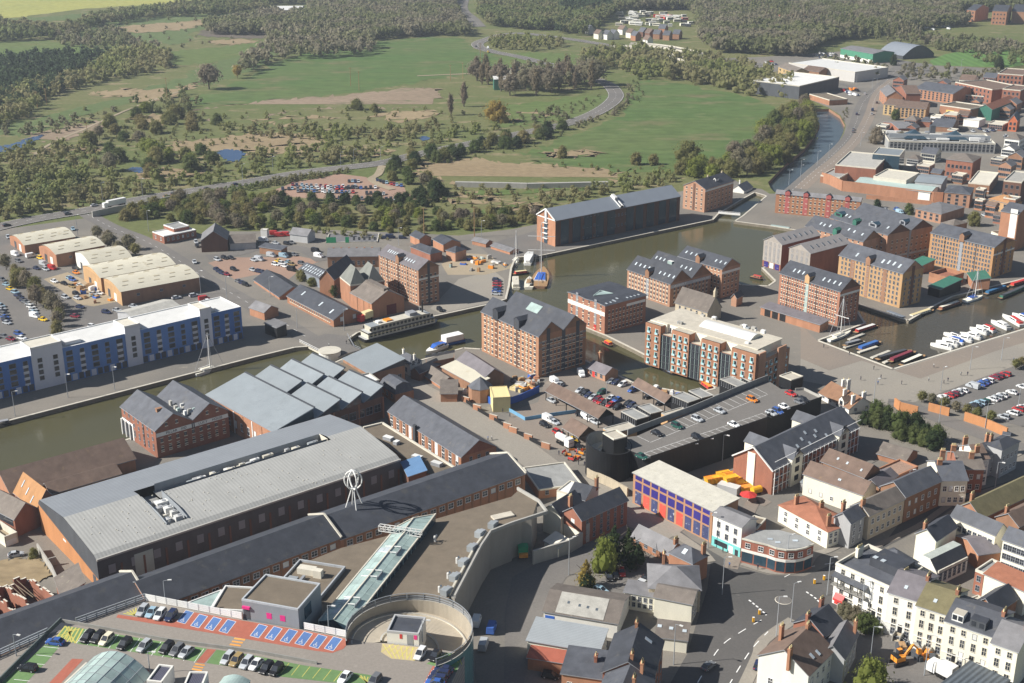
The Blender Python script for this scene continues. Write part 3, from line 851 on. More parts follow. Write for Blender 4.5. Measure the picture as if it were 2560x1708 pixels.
dsheet("green_bays",[(590,1045),(760,1070),(1300,1160),(1895,1252),(1795,1372),(1300,1295),(690,1205),(520,1140)],D_GREEN)
dsheet("green_bays",[(1985,1262),(2340,1318),('d2',430,1405),('d2',1080,1500),('d2',1040,1600),('d2',230,1510),('d2',0,1450),(1890,1385)],D_GREEN)
dsheet("green_bays",[(415,1215),(550,1228),(430,1370),(300,1500),(120,1700),(-70,1640)],D_GREEN)
dsheet("green_bays",[('d2',1745,1290),('d2',1895,1310),('d2',1835,1470),('d2',1560,1390),('d2',1640,1350)],D_GREEN)
dsheet("red_path",[(1080,940),(1250,965),(1640,985),(1690,905),(2225,996),('d2',395,1080),('d2',830,1162),('d2',868,1172),('d2',800,1255),('d2',700,1292),('d2',540,1272),('d2',0,1180),(2000,1120),(1500,1040),(1065,968)],D_RED)
dsheet("red_path",[(1900,1255),(1980,1262),(1870,1388),(1795,1378)],D_RED,.024)
dsheet("red_path",[(660,1345),(765,1350),(560,1568),(440,1700),(330,1700),(450,1568)],D_RED)
dsheet("red_path",[('d2',1620,1410),('d2',1650,1418),('d2',1560,1600),('d2',1520,1600)],D_RED)
dsheet("red_path",[(1285,1440),(1380,1450),(1380,1490),(1290,1490)],D_RED)
dsheet("beige_bay",[('d2',1155,1205),('d2',1500,1240),('d2',1450,1365),('d2',1240,1345),('d2',1145,1285)],D_BEIGE)
def stripes(pts,n,m,w,reg='d1',z=.03,name="hatch",kind=None):
 """n lines between two edges a0-a1 and b0-b1"""
 a0,a1,b0,b1=[Vector((*rel(p),0)) for p in PL(reg,pts,ZD)]
 b=MB()
 for i in range(n):
  t=i/max(1,n-1)
  p,q=a0.lerp(a1,t),b0.lerp(b1,t)
  d=(q-p).normalized();nn=Vector((-d.y,d.x,0))*w/2
  b.face([(v.x,v.y,ZD+z) for v in (p-nn,q-nn,q+nn,p+nn)],m)
 return b.obj(name,gar)
stripes([(600,1045),(760,1070),(500,1170),(690,1205)],6,D_YEL,.35)
stripes([(520,1140),(690,1205),(730,1070),(600,1045)],5,D_YEL,.3,z=.036)
stripes([(1130,930),(1245,880),(1245,950),(1245,955)],5,D_YEL,.3)
stripes([('d2',1165,1215),('d2',1490,1245),('d2',1250,1340),('d2',1450,1360)],7,D_YEL,.2)
stripes([('d2',1150,1280),('d2',1440,1360),('d2',1260,1210),('d2',1500,1250)],6,D_YEL,.2,z=.036)
stripes([('d2',1640,1395),('d2',1860,1330),('d2',1740,1300),('d2',1885,1400)],6,D_YEL,.25)
stripes([('d2',925,1490),('d2',1060,1520),('d2',1040,1580),('d2',990,1590)],5,D_YEL,.25)
stripes([(800,1380),(1860,1390),(790,1420),(1855,1400)],2,D_ORNG,.1,name="line")
for k in range(4):
 dsheet("crossing_stripe",[(2150-k*20,1152+k*27),(2250-k*20,1166+k*27),(2240-k*20,1180+k*27),(2140-k*20,1166+k*27)],D_ORNG,.03)
for k in range(3):
 dsheet("crossing_stripe",[(1790-k*14,1385+k*24),(1880-k*14,1400+k*24),(1872-k*14,1412+k*24),(1782-k*14,1398+k*24)],D_ORNG,.03)
# white lines between the green bays
for (x0,y0,x1,y1,n,dx,dy) in ((700,1205,790,1078,12,98,16),(2010,1400,2090,1290,3,98,16)):
 b=MB()
 for i in range(n):
  p=Vector((*rel(P('d1',x0+dx*i,y0+dy*i,ZD)),0));q=Vector((*rel(P('d1',x1+dx*i,y1+dy*i,ZD)),0))
  d=(q-p).normalized();nn=Vector((-d.y,d.x,0))*.06
  b.face([(v.x,v.y,ZD+.034) for v in (p-nn,q-nn,q+nn,p+nn)],WHITE)
 b.obj("bay_line",gar,kind='stuff')
b=MB()
for i in range(8):
 p=Vector((*rel(P('d2',130+97*i,1470+14*i,ZD)),0));q=Vector((*rel(P('d2',205+97*i,1372+15*i,ZD)),0))
 d=(q-p).normalized();nn=Vector((-d.y,d.x,0))*.07
 b.face([(v.x,v.y,ZD+.034) for v in (p-nn,q-nn,q+nn,p+nn)],D_YEL)
for i in range(5):
 p=Vector((*rel(P('d1',400-68*i,1235+75*i,ZD)),0));q=Vector((*rel(P('d1',545-68*i,1250+75*i,ZD)),0))
 d=(q-p).normalized();nn=Vector((-d.y,d.x,0))*.07
 b.face([(v.x,v.y,ZD+.034) for v in (p-nn,q-nn,q+nn,p+nn)],WHITE)
b.obj("bay_line",gar,kind='stuff')
def wheelchair(b,c,ux,uy,z,m):
 pt=lambda x,y:(c.x+ux.x*x+uy.x*y,c.y+ux.y*x+uy.y*y,z)
 def seg(p,q,w=.12):
  p,q=Vector(p),Vector(q);d=(q-p).normalized();n=Vector((-d.y,d.x))*w/2
  b.face([pt(*(p-n)),pt(*(q-n)),pt(*(q+n)),pt(*(p+n))],m)
 for k in range(10):
  a0,a1=R(130+k*24),R(154+k*24)
  seg((.45*math.cos(a0),.45*math.sin(a0)-.1),(.45*math.cos(a1),.45*math.sin(a1)-.1),.1)
 seg((-.1,.0),(-.1,.65));seg((-.1,.35),(.25,.35));seg((-.1,.02),(.35,.02));seg((.35,.02),(.5,-.42));
 for k in range(6):
  a0,a1=R(k*60),R(k*60+60)
  b.face([pt(-.1,.85),pt(-.1+.13*math.cos(a0),.85+.13*math.sin(a0)),pt(-.1+.13*math.cos(a1),.85+.13*math.sin(a1))],m)
blue=[('d1',1620,1005),('d1',1745,1043),('d1',1873,1068),('d1',2003,1092),('d1',2290,1135),('d2',80,1157),('d2',220,1181),('d2',355,1205),('d2',487,1231),('d2',625,1252)]
for r_,x,y in blue:
 p=P(r_,x,y,ZD);q=P(r_,x+84,y-108,ZD);ux=(P(r_,x+84,y+24,ZD)-p).normalized()
 uy=(q-p).normalized()*4.9;ux=ux*2.3
 b=MB()
 pts=[p,p+ux,p+ux+uy,p+uy]
 b.face([(*rel(v),ZD+.032) for v in pts],D_BLUE)
 for a,c in zip(pts,pts[1:]+pts[:1]):
  d=(c-a).normalized();n=Vector((-d.y,d.x,0))*.06
  b.face([(*rel(v),ZD+.04) for v in (a-n,c-n,c+n,a+n)],WHITE)
 cc=p+ux*.5+uy*.2
 wheelchair(b,Vector(rel(cc)),ux.normalized(),uy.normalized(),ZD+.041,WHITE)
 b.obj("disabled_bay",gar)
# parapets and rails of the deck
def wallrun(name,reg,pts,z,h,t,m,parent,org,rails=None):
 w=PL(reg,pts,z)
 b=MB()
 for a,c in zip(w[:-1],w[1:]):
  a2,c2=Vector((a.x-org.x,a.y-org.y,z+h/2)),Vector((c.x-org.x,c.y-org.y,z+h/2))
  if rails is None:b.bar(a2,c2,t,m,h)
  else:
   for zz in rails:
    d=Vector((0,0,zz-h/2));b.bar(a2+d,c2+d,t,m)
   n=max(1,int((c2-a2).length/2.2))
   for i in range(n+1):
    s=a2.lerp(c2,i/n);b.bar((s.x,s.y,z),(s.x,s.y,z+h),t*.8,m)
 return b.obj(name,parent)
wallrun("parapet",'d1',[(560,1008),(860,1062),(1500,1180),(2340,1292),('d2',560,1397)],ZD,.8,.25,mat("deck_parapet",(.30,.29,.27)),gar,o)
wallrun("parapet",'d1',[(560,1005),(280,1280),(0,1560),(-200,1760)],ZD,1.1,.3,mat("deck_parapet_dark",(.10,.12,.12)),gar,o)
STEEL=mat("galvanised_steel",(.34,.36,.38),rough=.45,var=.1)
wallrun("guard_rail",'d1',[(-500,1545),(0,1322),(440,1122)],ZD,1.7,.22,STEEL,gar,o,(.4,.9,1.6))
wallrun("guard_rail",'d1',[(700,1030),(1330,806)],ZD,1.7,.22,STEEL,gar,o,(.4,.9,1.6))
def barrier(reg,a,c,n):
 """white slatted barrier, panel by panel"""
 p,q=PL(reg,[a,c],ZD)
 for i in range(n):
  s,e=p.lerp(q,(i+.04)/n),p.lerp(q,(i+.96)/n)
  b=MB()
  for zz in (.3,.75,1.2,1.65):
   b.bar((s.x-o.x,s.y-o.y,ZD+zz),(e.x-o.x,e.y-o.y,ZD+zz),.12,WHITE,.36)
  for v in (s,e):b.bar((v.x-o.x,v.y-o.y,ZD),(v.x-o.x,v.y-o.y,ZD+1.8),.16,WHITE)
  b.obj("barrier_panel",gar)
barrier('d1',(1335,812),(2222,986),9)
barrier('d2',(440,1075),(830,1150),4)
# spiral ramp
c=P('d2',1405,1049,17);rr=(P('d2',1990,1049,17)-c).length
ramp=empty("spiral_ramp",(c.x,c.y,0),0,"round car ramp drum with open railing beside the roof car park","car ramp")
RC=mat("ramp_concrete",(.40,.35,.275),var=.12,sc=.5)
b=MB();rl=MB();g=MB();kb=MB()
N=48;A0,A1=R(-62),R(192)
pt=lambda a,r,z:(r*math.cos(a),r*math.sin(a),z)
za=lambda a:13.9-4.6*max(0,min(1,(R(192)-a)/R(254)))
for i in range(N):
 a,a2=A0+(A1-A0)*i/N,A0+(A1-A0)*(i+1)/N
 zt=15.2
 b.face([pt(a,rr-.3,0),pt(a,rr-.3,zt),pt(a2,rr-.3,zt),pt(a2,rr-.3,0)],RC)
 b.face([pt(a,rr-.3,zt),pt(a,rr,zt),pt(a2,rr,zt),pt(a2,rr-.3,zt)],CONC)
 g.face([pt(a,rr,0),pt(a2,rr,0),pt(a2,rr,zt),pt(a,rr,zt)],GLASS_TD)
 kb.face([pt(a,3.5,za(a)),pt(a,rr-.3,za(a)),pt(a2,rr-.3,za(a2)),pt(a2,3.5,za(a2))],RC)
 for (r0,r1,hh) in ((rr-1.5,rr-1.2,.25),(6.2,6.6,.35)):
  kb.face([pt(a,r0,za(a)+hh),pt(a,r1,za(a)+hh),pt(a2,r1,za(a2)+hh),pt(a2,r0,za(a2)+hh)],CONC)
  kb.face([pt(a,r0,za(a)),pt(a,r0,za(a)+hh),pt(a2,r0,za(a2)+hh),pt(a2,r0,za(a2))],CONC_P)
  kb.face([pt(a,r1,za(a)),pt(a2,r1,za(a2)),pt(a2,r1,za(a2)+hh),pt(a,r1,za(a)+hh)],CONC)
 for zz in (15.6,16.2,16.95):rl.bar(pt(a,rr-.15,zz),pt(a2,rr-.15,zz),.12,STEEL)
 if i % 3==0:rl.bar(pt(a,rr-.15,15.2),pt(a,rr-.15,17),.22,STEEL)
 rl.face([pt(a,rr-.1,15.3),pt(a2,rr-.1,15.3),pt(a2,rr-.1,16.6),pt(a,rr-.1,16.6)],mat("mesh_screen",(.20,.19,.18)))
b.obj("wall",ramp);g.obj("cladding",ramp);kb.obj("ramp_deck",ramp);rl.obj("railing",ramp)
b=MB();b.cyl((0,0),rr-.3,0,9.0,ASPH_L,32);b.obj("drum_floor",ramp)
h_=hb('d2',"stair_hut","small white stair hut with dark flat roof in the spiral ramp",(1198,1090),(1490,1118),(1580,968),(1496,1226),z0=ZD,cat="stair hut")
h_.body(REN_W,'flat',SLATE_D,rise=.35,trim=REN_G,z_low=-6)
h_.panel('f',h_.L*.63,h_.L*.82,.05,2.6,GREY_P,.06,"door");h_.panel('f',h_.L*.4,h_.L*.48,1.4,2.5,RED_P,.06,"sign_board");h_.panel('f',h_.L*.85,h_.L*.95,1.5,2.6,PINK_P,.06,"sign_board")
h_.panel('s',h_.W*.3,h_.W*.34,.5,3.4,REN_G,.04,"pipe")
# grey lift lobby
h_=hb('d1',"lift_lobby","grey clad lift block with brown gravel roof above the blue bays",(2212,800),('d2',385,892),('d2',560,650),('d2',397,1070),z0=ZD)
h_.body(CLAD_G,'flat',FELT,rise=.3,trim=mat("coping_metal",(.42,.44,.46)),z_low=-10)
h_.panel('f',.3,1.9,.1,2.9,CLAD_D,.06,"door");h_.panel('f',.2,2.1,2.9,3.5,PINK_P,.5,"canopy")
for t in (.43,.67):h_.panel('f',h_.L*t,h_.L*t+1.3,1.2,2.7,PINK_P,.05,"sign_board")
h_.panel('s',h_.W*.25,h_.W*.55,.5,3.6,GLASS_B,.05,"window")
h_=hb('d1',"plant_block","grey block with pale roof plant behind the lift block",('d2',258,590),('d2',585,785),('d2',820,500),('d2',590,985),z0=6.0)
h_.body(CLAD_G,'flat',FELT,rise=.5,trim=mat("coping_metal",(.42,.44,.46)))
t_=h_.top
for (x,y,a,d,hh,m) in ((.35,.68,4.5,2.2,1.6,CONC_P),(.62,.62,2.2,1.6,2.0,CONC_P),(.2,.35,2.4,3.2,.8,MET_SY),(.38,.4,.7,3.4,.9,GREY_P)):
 b=MB();b.box(-a/2,a/2,-d/2,d/2,0,hh,m);h_.part(b,"roof_unit",(h_.L*x,h_.W*y,t_))
h_.panel('s',h_.W*.62,h_.W*.68,.2,2.6,CLAD_D,.05,"door")
h_=hb('d1',"low_mall_wing","low brown felt roof wing with white edge beside the long slate roof",(1935,885),(2225,905),(2345,690),h=11.5)
h_.body(BR_OR,'flat',FELT,rise=.3,trim=WHITE)
b=MB()
pts=PL('d1',[(1690,850),(2035,715),(1935,880),(1700,880)],10.5)
# brown mall roof
ZR=11.0
mr=PL('d2',[(430,470),(780,330),(1180,225),(1660,60),('c2',2345,1428),('c3',60,1368),('c3',230,1480),('d3',180,60),('d3',90,60),(2120,195),(1780,760),(1760,800),(1400,760),(1180,815),(1000,920),(880,1080),(560,1080),(600,800),(400,560)],ZR)
o2=mr[0]
mall=empty("mall_building",(o2.x,o2.y,0),0,"shopping mall wing with brown flat roof and row of small roof vents","building")
b=MB();b.prism([(p.x-o2.x,p.y-o2.y) for p in mr],0,ZR,mat("mall_wall",(.32,.295,.255),var=.1,sc=.3),top=FELT);b.obj("wall",mall)
wallrun("parapet",'d2',[('c3',50,1365),('c3',245,1480),('d3',320,15),(2345,118),(2150,195),(2060,330),(1820,790)],ZR,.9,.5,CONC,mall,o2)
wallrun("parapet",'d2',[(2110,190),(2000,340),(1770,770)],ZR,.7,.5,CONC_P,mall,o2)
pf=PL('d2',[(2345,118),(2150,195),(2060,330),(1820,790),(1770,770),(2000,340),(2110,190)],ZR)
b=MB();w=[(p.x-o2.x,p.y-o2.y) for p in pf]
b.prism(w,0,ZR+.02,mat("mall_wall",()),top=FELT_G);b.obj("gutter_roof",mall)
um=MB();um.box(-.9,.9,-1.0,1.0,0,1.6,MET_SY);um.box(-.7,.7,1.0,2.2,.3,1.2,GREY_P);um=um.mesh("roof_vent")
vm=MB();vm.tube([(0,0,0),(0,0,1.5),(.5,0,1.9)],.35,MET_W,8);vm=vm.mesh("vent_pipe")
for x,y,me in ((2165,145,um),(2045,225,um),(1975,355,um),(1895,490,um),(1815,625,um),(1735,755,um),(1842,470,vm),(1760,610,vm),(1680,735,vm),(1640,270,vm)):
 p=P('d2',x,y,ZR)
 link("roof_vent" if me is um else "vent_pipe",me,mall,(p.x-o2.x,p.y-o2.y,ZR),-.5)
b=MB();b.box(-3,3,-1.3,1.3,0,.5,FELT_B);p=P('d2',2260,45,ZR);b.obj("roof_hatch",mall,(p.x-o2.x,p.y-o2.y,ZR),.45)
# glazed arcade
hA=hb('d2',"glazed_arcade","long pale green glass arcade roof between the brown mall roofs",(880,630),(850,1050),(1492,232),h=13.0)
def arcade(hh,y0,y1,parent,tip=None):
 L=hh.L;z0,z1=hh.h,hh.h+1.1
 pane={}
 n=max(2,int((y1-y0)/2.7))
 fr=MB()
 for i in range(n):
  a,c=y0+(y1-y0)*i/n,y0+(y1-y0)*(i+1)/n
  for sd in (0,1):
   for j in range(2):
    u0,u1=j/2,(j+1)/2
    xs=[L/2*u for u in (u0,u1)] if sd==0 else [L-L/2*u for u in (u0,u1)]
    zs=[z0+(z1-z0)*u for u in (u0,u1)]
    jz=rnd.uniform(-.015,.015)
    q=[(xs[0],a+.05,zs[0]+jz),(xs[1],a+.05,zs[1]+jz),(xs[1],c-.05,zs[1]+jz),(xs[0],c-.05,zs[0]+jz)]
    p=MB();p.face(q[::-1] if sd==0 else q,GLASS_T if rnd.random()>.06 else MATS["skylight_glass"]);p.obj("glass_pane",hh.root)
  for x0,x1,za_,zb_ in ((0,L/2,z0,z1),(L,L/2,z0,z1)):fr.bar((x0,a,za_),(x1,a,zb_),.1,MET_GRN)
 fr.bar((L/2,y0,z1+.05),(L/2,y1,z1+.05),.3,CONC_P)
 for x in (0,L):fr.bar((x,y0,z0),(x,y1,z0),.35,STONE)
 fr.bar((L*.25,y0,(z0+z1)/2),(L*.25,y1,(z0+z1)/2),.08,MET_GRN);fr.bar((L*.75,y0,(z0+z1)/2),(L*.75,y1,(z0+z1)/2),.08,MET_GRN)
 fr.obj("glazing_frame",hh.root)
 b=MB()
 for x in (.05,L-.05):
  for i in range(n):
   a,c=y0+(y1-y0)*i/n,y0+(y1-y0)*(i+1)/n
   q=[(x,a,0),(x,c,0),(x,c,z0),(x,a,z0)]
   b.face(q,GLASS_B);b.bar((x,a,0),(x,a,z0),.16,MET_GRN)
 for y in (y0,y1):b.face([(0,y,0),(L,y,0),(L,y,z0),(L/2,y,z1),(0,y,z0)],GLASS_B)
 b.obj("glazed_wall",hh.root)
arcade(hA,0,hA.W,hA.root)
for f in (.2,.5,.78):
 y=hA.W*f
 for dy in (-1.5,1.5):
  b=MB();b.bar((hA.L*.22,y+dy,hA.h+.75),(hA.L*.78,y+dy,hA.h+1.3),.16,WHITE,.2);b.obj("vent_bar",hA.root)
 b=MB();b.bar((hA.L*.78,y-1.8,hA.h+.75),(hA.L*.78,y+1.8,hA.h+.75),.2,GREY_P,.5);b.obj("smoke_vent",hA.root)
hB=hb('d2',"glazed_arcade_end","pointed green glass end of the arcade roof beyond the steel gantry",(1230,160),(1500,215),(1645,20),h=13.4)
L,W=hB.L,hB.W
b=MB()
b.face([(0,0,13.4),(L/2,0,14.3),(L/2,W*.55,14.3),],GLASS_T);b.face([(L/2,0,14.3),(L,0,13.4),(L,W,13.4),(L/2,W*.55,14.3)],GLASS_T)
b.bar((L/2,0,14.4),(L/2,W*.55,14.4),.3,CONC_P);b.bar((L,0,13.5),(L,W,13.5),.35,STONE);b.bar((0,0,13.5),(L/2,W*.55,14.4),.25,CONC_P);b.bar((L/2,W*.55,14.4),(L,W,13.4),.25,CONC_P)
for k in range(1,5):b.bar((L/2,W*.13*k,14.32),(L,W*.2*k,13.42),.09,MET_GRN)
b.obj("glass_roof",hB.root)
b=MB();b.face([(L,0,0),(L,W,0),(L,W,13.4),(L,0,13.4)],GLASS_B);b.face([(0,0,0),(L,0,0),(L,0,13.4),(L/2,0,14.3),(0,0,13.4)],GLASS_B);b.obj("glazed_wall",hB.root)
b=MB()
for zz in (13.6,15.0):
 for y in (-1.1,.1):b.bar((-2.5,y,zz),(L+.6,y,zz),.18,MET_W)
for k in range(9):
 x=-2.5+(L+3.1)*k/8
 for y in (-1.1,.1):b.bar((x,y,13.6),(x,y,15),.14,MET_W)
 b.bar((x,-1.1,15),(x,.1,15),.12,MET_W)
 if k<8:b.bar((x,-1.1,13.6),(x+(L+3.1)/8,-1.1,15),.1,MET_W)
b.obj("steel_gantry",hB.root)
# small green triangular glass roof by the low wing
t3=PL('d1',[(1680,850),(2035,715),(1930,885)],11.2)
b=MB();f=[(p.x-t3[0].x,p.y-t3[0].y) for p in t3]
b.prism(f,0,11.2,GLASS_B,top=GLASS_T)
for a,c in ((f[0],f[1]),(f[1],f[2])):b.bar((*a,11.25),(*c,11.25),.3,WHITE)
tag(b.obj("glass_canopy",None,(t3[0].x,t3[0].y,0)),"small triangular green glass roof behind the white barrier","glass roof")
# domed glass over the deck
h_=hb('d1',"glass_vault","curved green glass vault rising from the roof car park at the picture's lower edge",(740-620,1390+640),(1395-620,1510+640),(1395,1505),h=.6,z0=ZD,cat="glass roof")
L,W=h_.L,h_.W
N,Mn=8,max(4,int(W/2.6))
fr=MB()
prf=[(L*i/N,.6+4.6*math.sin(math.pi*i/N) ** .8) for i in range(N+1)]
for j in range(Mn):
 y0,y1=W*j/Mn,W*(j+1)/Mn
 for i in range(N):
  p=MB();p.face([(prf[i][0],y1-.05,prf[i][1]),(prf[i][0],y0+.05,prf[i][1]),(prf[i+1][0],y0+.05,prf[i+1][1]),(prf[i+1][0],y1-.05,prf[i+1][1])],GLASS_T if (i+j) % 5 else MET_GRN);p.obj("glass_pane",h_.root)
  fr.bar((prf[i][0],y1,prf[i][1]),(prf[i+1][0],y1,prf[i+1][1]),.1,CLAD_G)
for i in range(N+1):fr.bar((prf[i][0],0,prf[i][1]),(prf[i][0],W,prf[i][1]),.1,CLAD_G)
fr.face([(x,W,z) for x,z in prf],GLASS_B)
for x in (0,L):fr.bar((x,0,.5),(x,W,.5),.7,CONC_P)
fr.obj("glazing_frame",h_.root)
for nm,lb,A,B,C,bs in (("plant_cabin","white roof cabin with dark louvred solar top, left of the pair",(1350,1535),(1480,1560),(1590,1410),(1480,1700)),("plant_cabin","white roof cabin with dark louvred solar top, right of the pair",(1690,1568),(1850,1600),(1905,1465),(1850,1730))):
 h_=hb('d1',nm,lb,A,B,C,bs,z0=ZD,cat="roof cabin",group="plant cabins on the roof car park")
 h_.body(MET_W,'flat',mat("solar_louvre",(.10,.10,.14),rib=('X',.35),ribamt=.5),rise=.25,trim=REN_W)
h_=hb('d1',"glass_vault","low green glass roof at the bottom edge right of the roof cabins",(1950,1640),(2200,1680),(2310,1560),h=1.6,z0=ZD,cat="glass roof")
h_.body(GLASS_B,'barrel',GLASS_T,rise=1.0)
# ------------------------------------------------------------------ long slate range behind the car park
def range_(label,A,B,ridge,w,base,nwin,zr=None,hh=None,cap=True,wm=BR_OR,wstyle='white'):
 """long slate roof: front eave A-B, ridge line seen at point ridge"""
 h_=hb('d1',"slate_range",label,A,B,(B[0] if isinstance(B[0],str) else 'd1',(B[1] if isinstance(B[0],str) else B[0])+w[0],(B[2] if isinstance(B[0],str) else B[1])+w[1]),base,h=hh)
 q=px(*ridge) if isinstance(ridge[0],str) else px('d1',*ridge)
 h_.body(wm,'gx',SLATE_D,rise=zr or 4.2,ov=.25)
 if nwin:h_.grid('f',nwin,[h_.h-2.6],1.7,1.5,wstyle,.02,.98)
 if cap:
  b=MB()
  for (y0,z0_,y1,z1_) in ((-.3,h_.h,h_.W/2,h_.h+h_.rise),(h_.W/2,h_.h+h_.rise,h_.W+.3,h_.h)):b.bar((h_.L+.1,y0,z0_+.25),(h_.L+.1,y1,z1_+.25),.45,CONC_P)
  h_.part(b,"gable_coping")
 return h_
range_("long dark slate roof behind the guard rail of the car park",(-500,1470),(1350,785),(1230,670),(-190,-250),None,0,3.6,9.5)
r2=range_("middle stretch of the long slate range above orange brick bays",(1390,880),('d2',775,235),(1330,680),(-150,-250),None,18,3.6,9.0)
r3=range_("mossy far stretch of the long slate range with parapet gable",('d2',775,250),('c3',120,1215),(700,50),(-150,-230),None,20,3.5,8.6)
for h_,n in ((r2,18),(r3,20)):
 for i in range(n+1):h_.panel('f',h_.L*(.02+.96*i/n)-.2,h_.L*(.02+.96*i/n)+.2,.1,h_.h-.1,BR_BROWN,.12,"pilaster")
# ------------------------------------------------------------------ the big grey shed
h_=hb('o',"exhibition_shed","huge grey metal shed with ribbed roof, sunken plant wells and orange brick end",('c1',415,1468),('d1',885,447),('c2',1325,1090),('d1',890,722))
L,W,hh=h_.L,h_.W,h_.h
b=MB()
BW,BL=3.0,min(hh-.3,9.4)
SB=mat("shed_brick",(.46,.21,.09),var=.14,sc=.3)
b.face([(0,0,0),(L,0,0),(L,0,BW),(0,0,BL)],SB);b.face([(0,0,BL),(L,0,BW),(L,0,hh),(0,0,hh)],CLAD_D)
for (p,q) in (((L,0),(L,W)),((L,W),(0,W)),((0,W),(0,0))):
 b.face([(*p,0),(*q,0),(*q,BW),(*p,BW)],CLAD_D);b.face([(*p,BW),(*q,BW),(*q,hh),(*p,hh)],CLAD_D)
prof=[(1.0-t,z) for t,z in ((0,0),(.045,.9),(.20,1.9),(.36,2.8),(.52,3.6))]+[(.36,3.05),(.18,2.2),(.03,1.4),(0,0)]
prof=[(L*t,hh+z) for t,z in prof]
for y,sg in ((-.02,1),(W+.02,-1)):
 t=[(x,y,z) for x,z in prof]
 b.face(t if sg>0 else t[::-1],CLAD_D)
h_.part(b,"wall")
h_.panel('f',L*.42,L*.5,.5,BW-2.5,MET_W,.05,"louvre") if False else None
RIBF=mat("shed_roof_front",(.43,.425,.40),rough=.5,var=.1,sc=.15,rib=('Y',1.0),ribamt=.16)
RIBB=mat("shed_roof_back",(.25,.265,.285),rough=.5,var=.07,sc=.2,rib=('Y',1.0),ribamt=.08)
well=((.29*W,.74*W,.30,.44),(.235*W,.29*W,.16,.56))   # y0,y1, profile fraction u0,u1
r=MB()
N=40
ys=sorted(set([W*i/N for i in range(N+1)]+[.235*W,.29*W,.835*W,.78*W,.87*W]))
def hole(x,y):
 fx=x/L
 if .40<fx<.515 and .29*W <= y <= .86*W:return True
 if .40<fx<.90 and .225*W <= y <= .29*W:return True
 return False
xs=[]
for (x0,z0_),(x1,z1_) in zip(prof[:-1],prof[1:]):
 n=3
 for k in range(n):xs.append((x0+(x1-x0)*k/n,z0_+(z1_-z0_)*k/n))
xs.append(prof[-1])
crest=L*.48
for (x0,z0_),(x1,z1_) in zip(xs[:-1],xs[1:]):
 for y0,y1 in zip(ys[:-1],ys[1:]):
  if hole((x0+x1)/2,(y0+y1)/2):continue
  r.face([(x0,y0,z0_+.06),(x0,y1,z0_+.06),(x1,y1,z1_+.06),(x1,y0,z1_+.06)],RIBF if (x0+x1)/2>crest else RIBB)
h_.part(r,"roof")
wl=MB();fz=hh+1.4
wl.box(.395*L,.52*L,.285*W,.865*W,fz-.3,fz,FELT_G);wl.box(.395*L,.905*L,.22*W,.285*W,fz-.3-1.5,fz-1.0,FELT_G)
for x in (.40*L,.515*L):wl.face([(x,.29*W,fz),(x,.86*W,fz),(x,.86*W,hh+3.65),(x,.29*W,hh+3.65)],CLAD_G)
for y in (.862*W,):wl.face([(.40*L,y,fz),(.515*L,y,fz),(.515*L,y,hh+3.7),(.40*L,y,hh+3.7)],CONC_P)
for y in (.226*W,.289*W):wl.face([(.52*L,y,fz-1),(.90*L,y,fz-1),(.90*L,y,hh+2),(.78*L,y,hh+3),(.52*L,y,hh+3.7)],CLAD_G)
h_.part(wl,"plant_well")
for k in range(34):
 if k<22:x,y,z=rnd.uniform(.42,.5)*L,rnd.uniform(.3,.84)*W,fz
 else:x,y,z=rnd.uniform(.53,.87)*L,rnd.uniform(.24,.275)*W,fz-1.0
 u=MB();a,d,e=rnd.uniform(.7,1.9),rnd.uniform(1.2,3.4),rnd.uniform(.8,2.0)
 u.box(-a/2,a/2,-d/2,d/2,0,e,rnd.choice([MET_W,CONC_P,MET_SY,REN_G]));u.cyl((0,d*.2),min(a,d)*.33,e,e+.12,GREY_P,10);h_.part(u,"roof_unit",(x,y,z))
rs=MB()
for k in range(95):
 x=rnd.uniform(.54,.97)*L;y=rnd.uniform(.03,.9)*W
 zz=np.interp(-x,[-p[0] for p in prof],[p[1] for p in prof])
 rs.box(x-.1,x+.1,y-.14,y+.14,zz,zz+.2,CONC_P)
h_.part(rs,"roof_vent",kind='stuff')
ed=MB();ed.bar((L+.15,0,hh+.1),(L+.15,W,hh+.1),.5,CONC);h_.part(ed,"gutter")
for i in range(15):
 y=W*(.03+.066*i)
 h_.panel('s',y,y+1.9,3.9,6.4,MET_B,.05,"louvre")
 h_.panel('s',y+3.2,y+3.8,.1,6,BR_DARK,.12,"pilaster")
h_.panel('s',W*.105,W*.16,.5,7.0,MET_GRN,.06,"door")
h_.panel('f',L*.42,L*.47,4.6,5.2,WHITE,.04,"sign_board");h_.panel('f',L*.9,L*.95,.2,3.2,CLAD_D,.04,"door")
SHED=h_
# the flat roof between the shed and the brick mill, blue lean-to
h_=hb('c2',"flat_annexe","low brown felt roof with pale edge and three roof vents before the brick mill",(1160,757),(1825,1172),(1620,1238),h=6.0) if False else None
fa=PL('c2',[(985,800),(1160,757),(1830,1172),(1620,1240),(1480,1150),(1090,880)],6.0)
c0=fa[0]
fx=empty("flat_annexe",(c0.x,c0.y,0),0,"low brown felt roof with pale edge between grey shed and brick mill","building")
b=MB();b.prism([(p.x-c0.x,p.y-c0.y) for p in fa],0,6,BR_BROWN,top=FELT);b.obj("wall",fx)
wallrun("parapet",'c2',[(985,800),(1160,757),(1830,1172),(1620,1240)],6.0,.5,.6,CONC_P,fx,c0)
for x,y,lx in ((1215,905,3.2),(1290,945,1.5),(1480,1080,3.2),(1660,1140,3.4)):
 p=P('c2',x,y,6.0);u=MB();u.box(-lx/2,lx/2,-.9,.9,0,1.1,GREY_P,top=MET_W);u.obj("roof_vent",fx,(p.x-c0.x,p.y-c0.y,6),-.6)
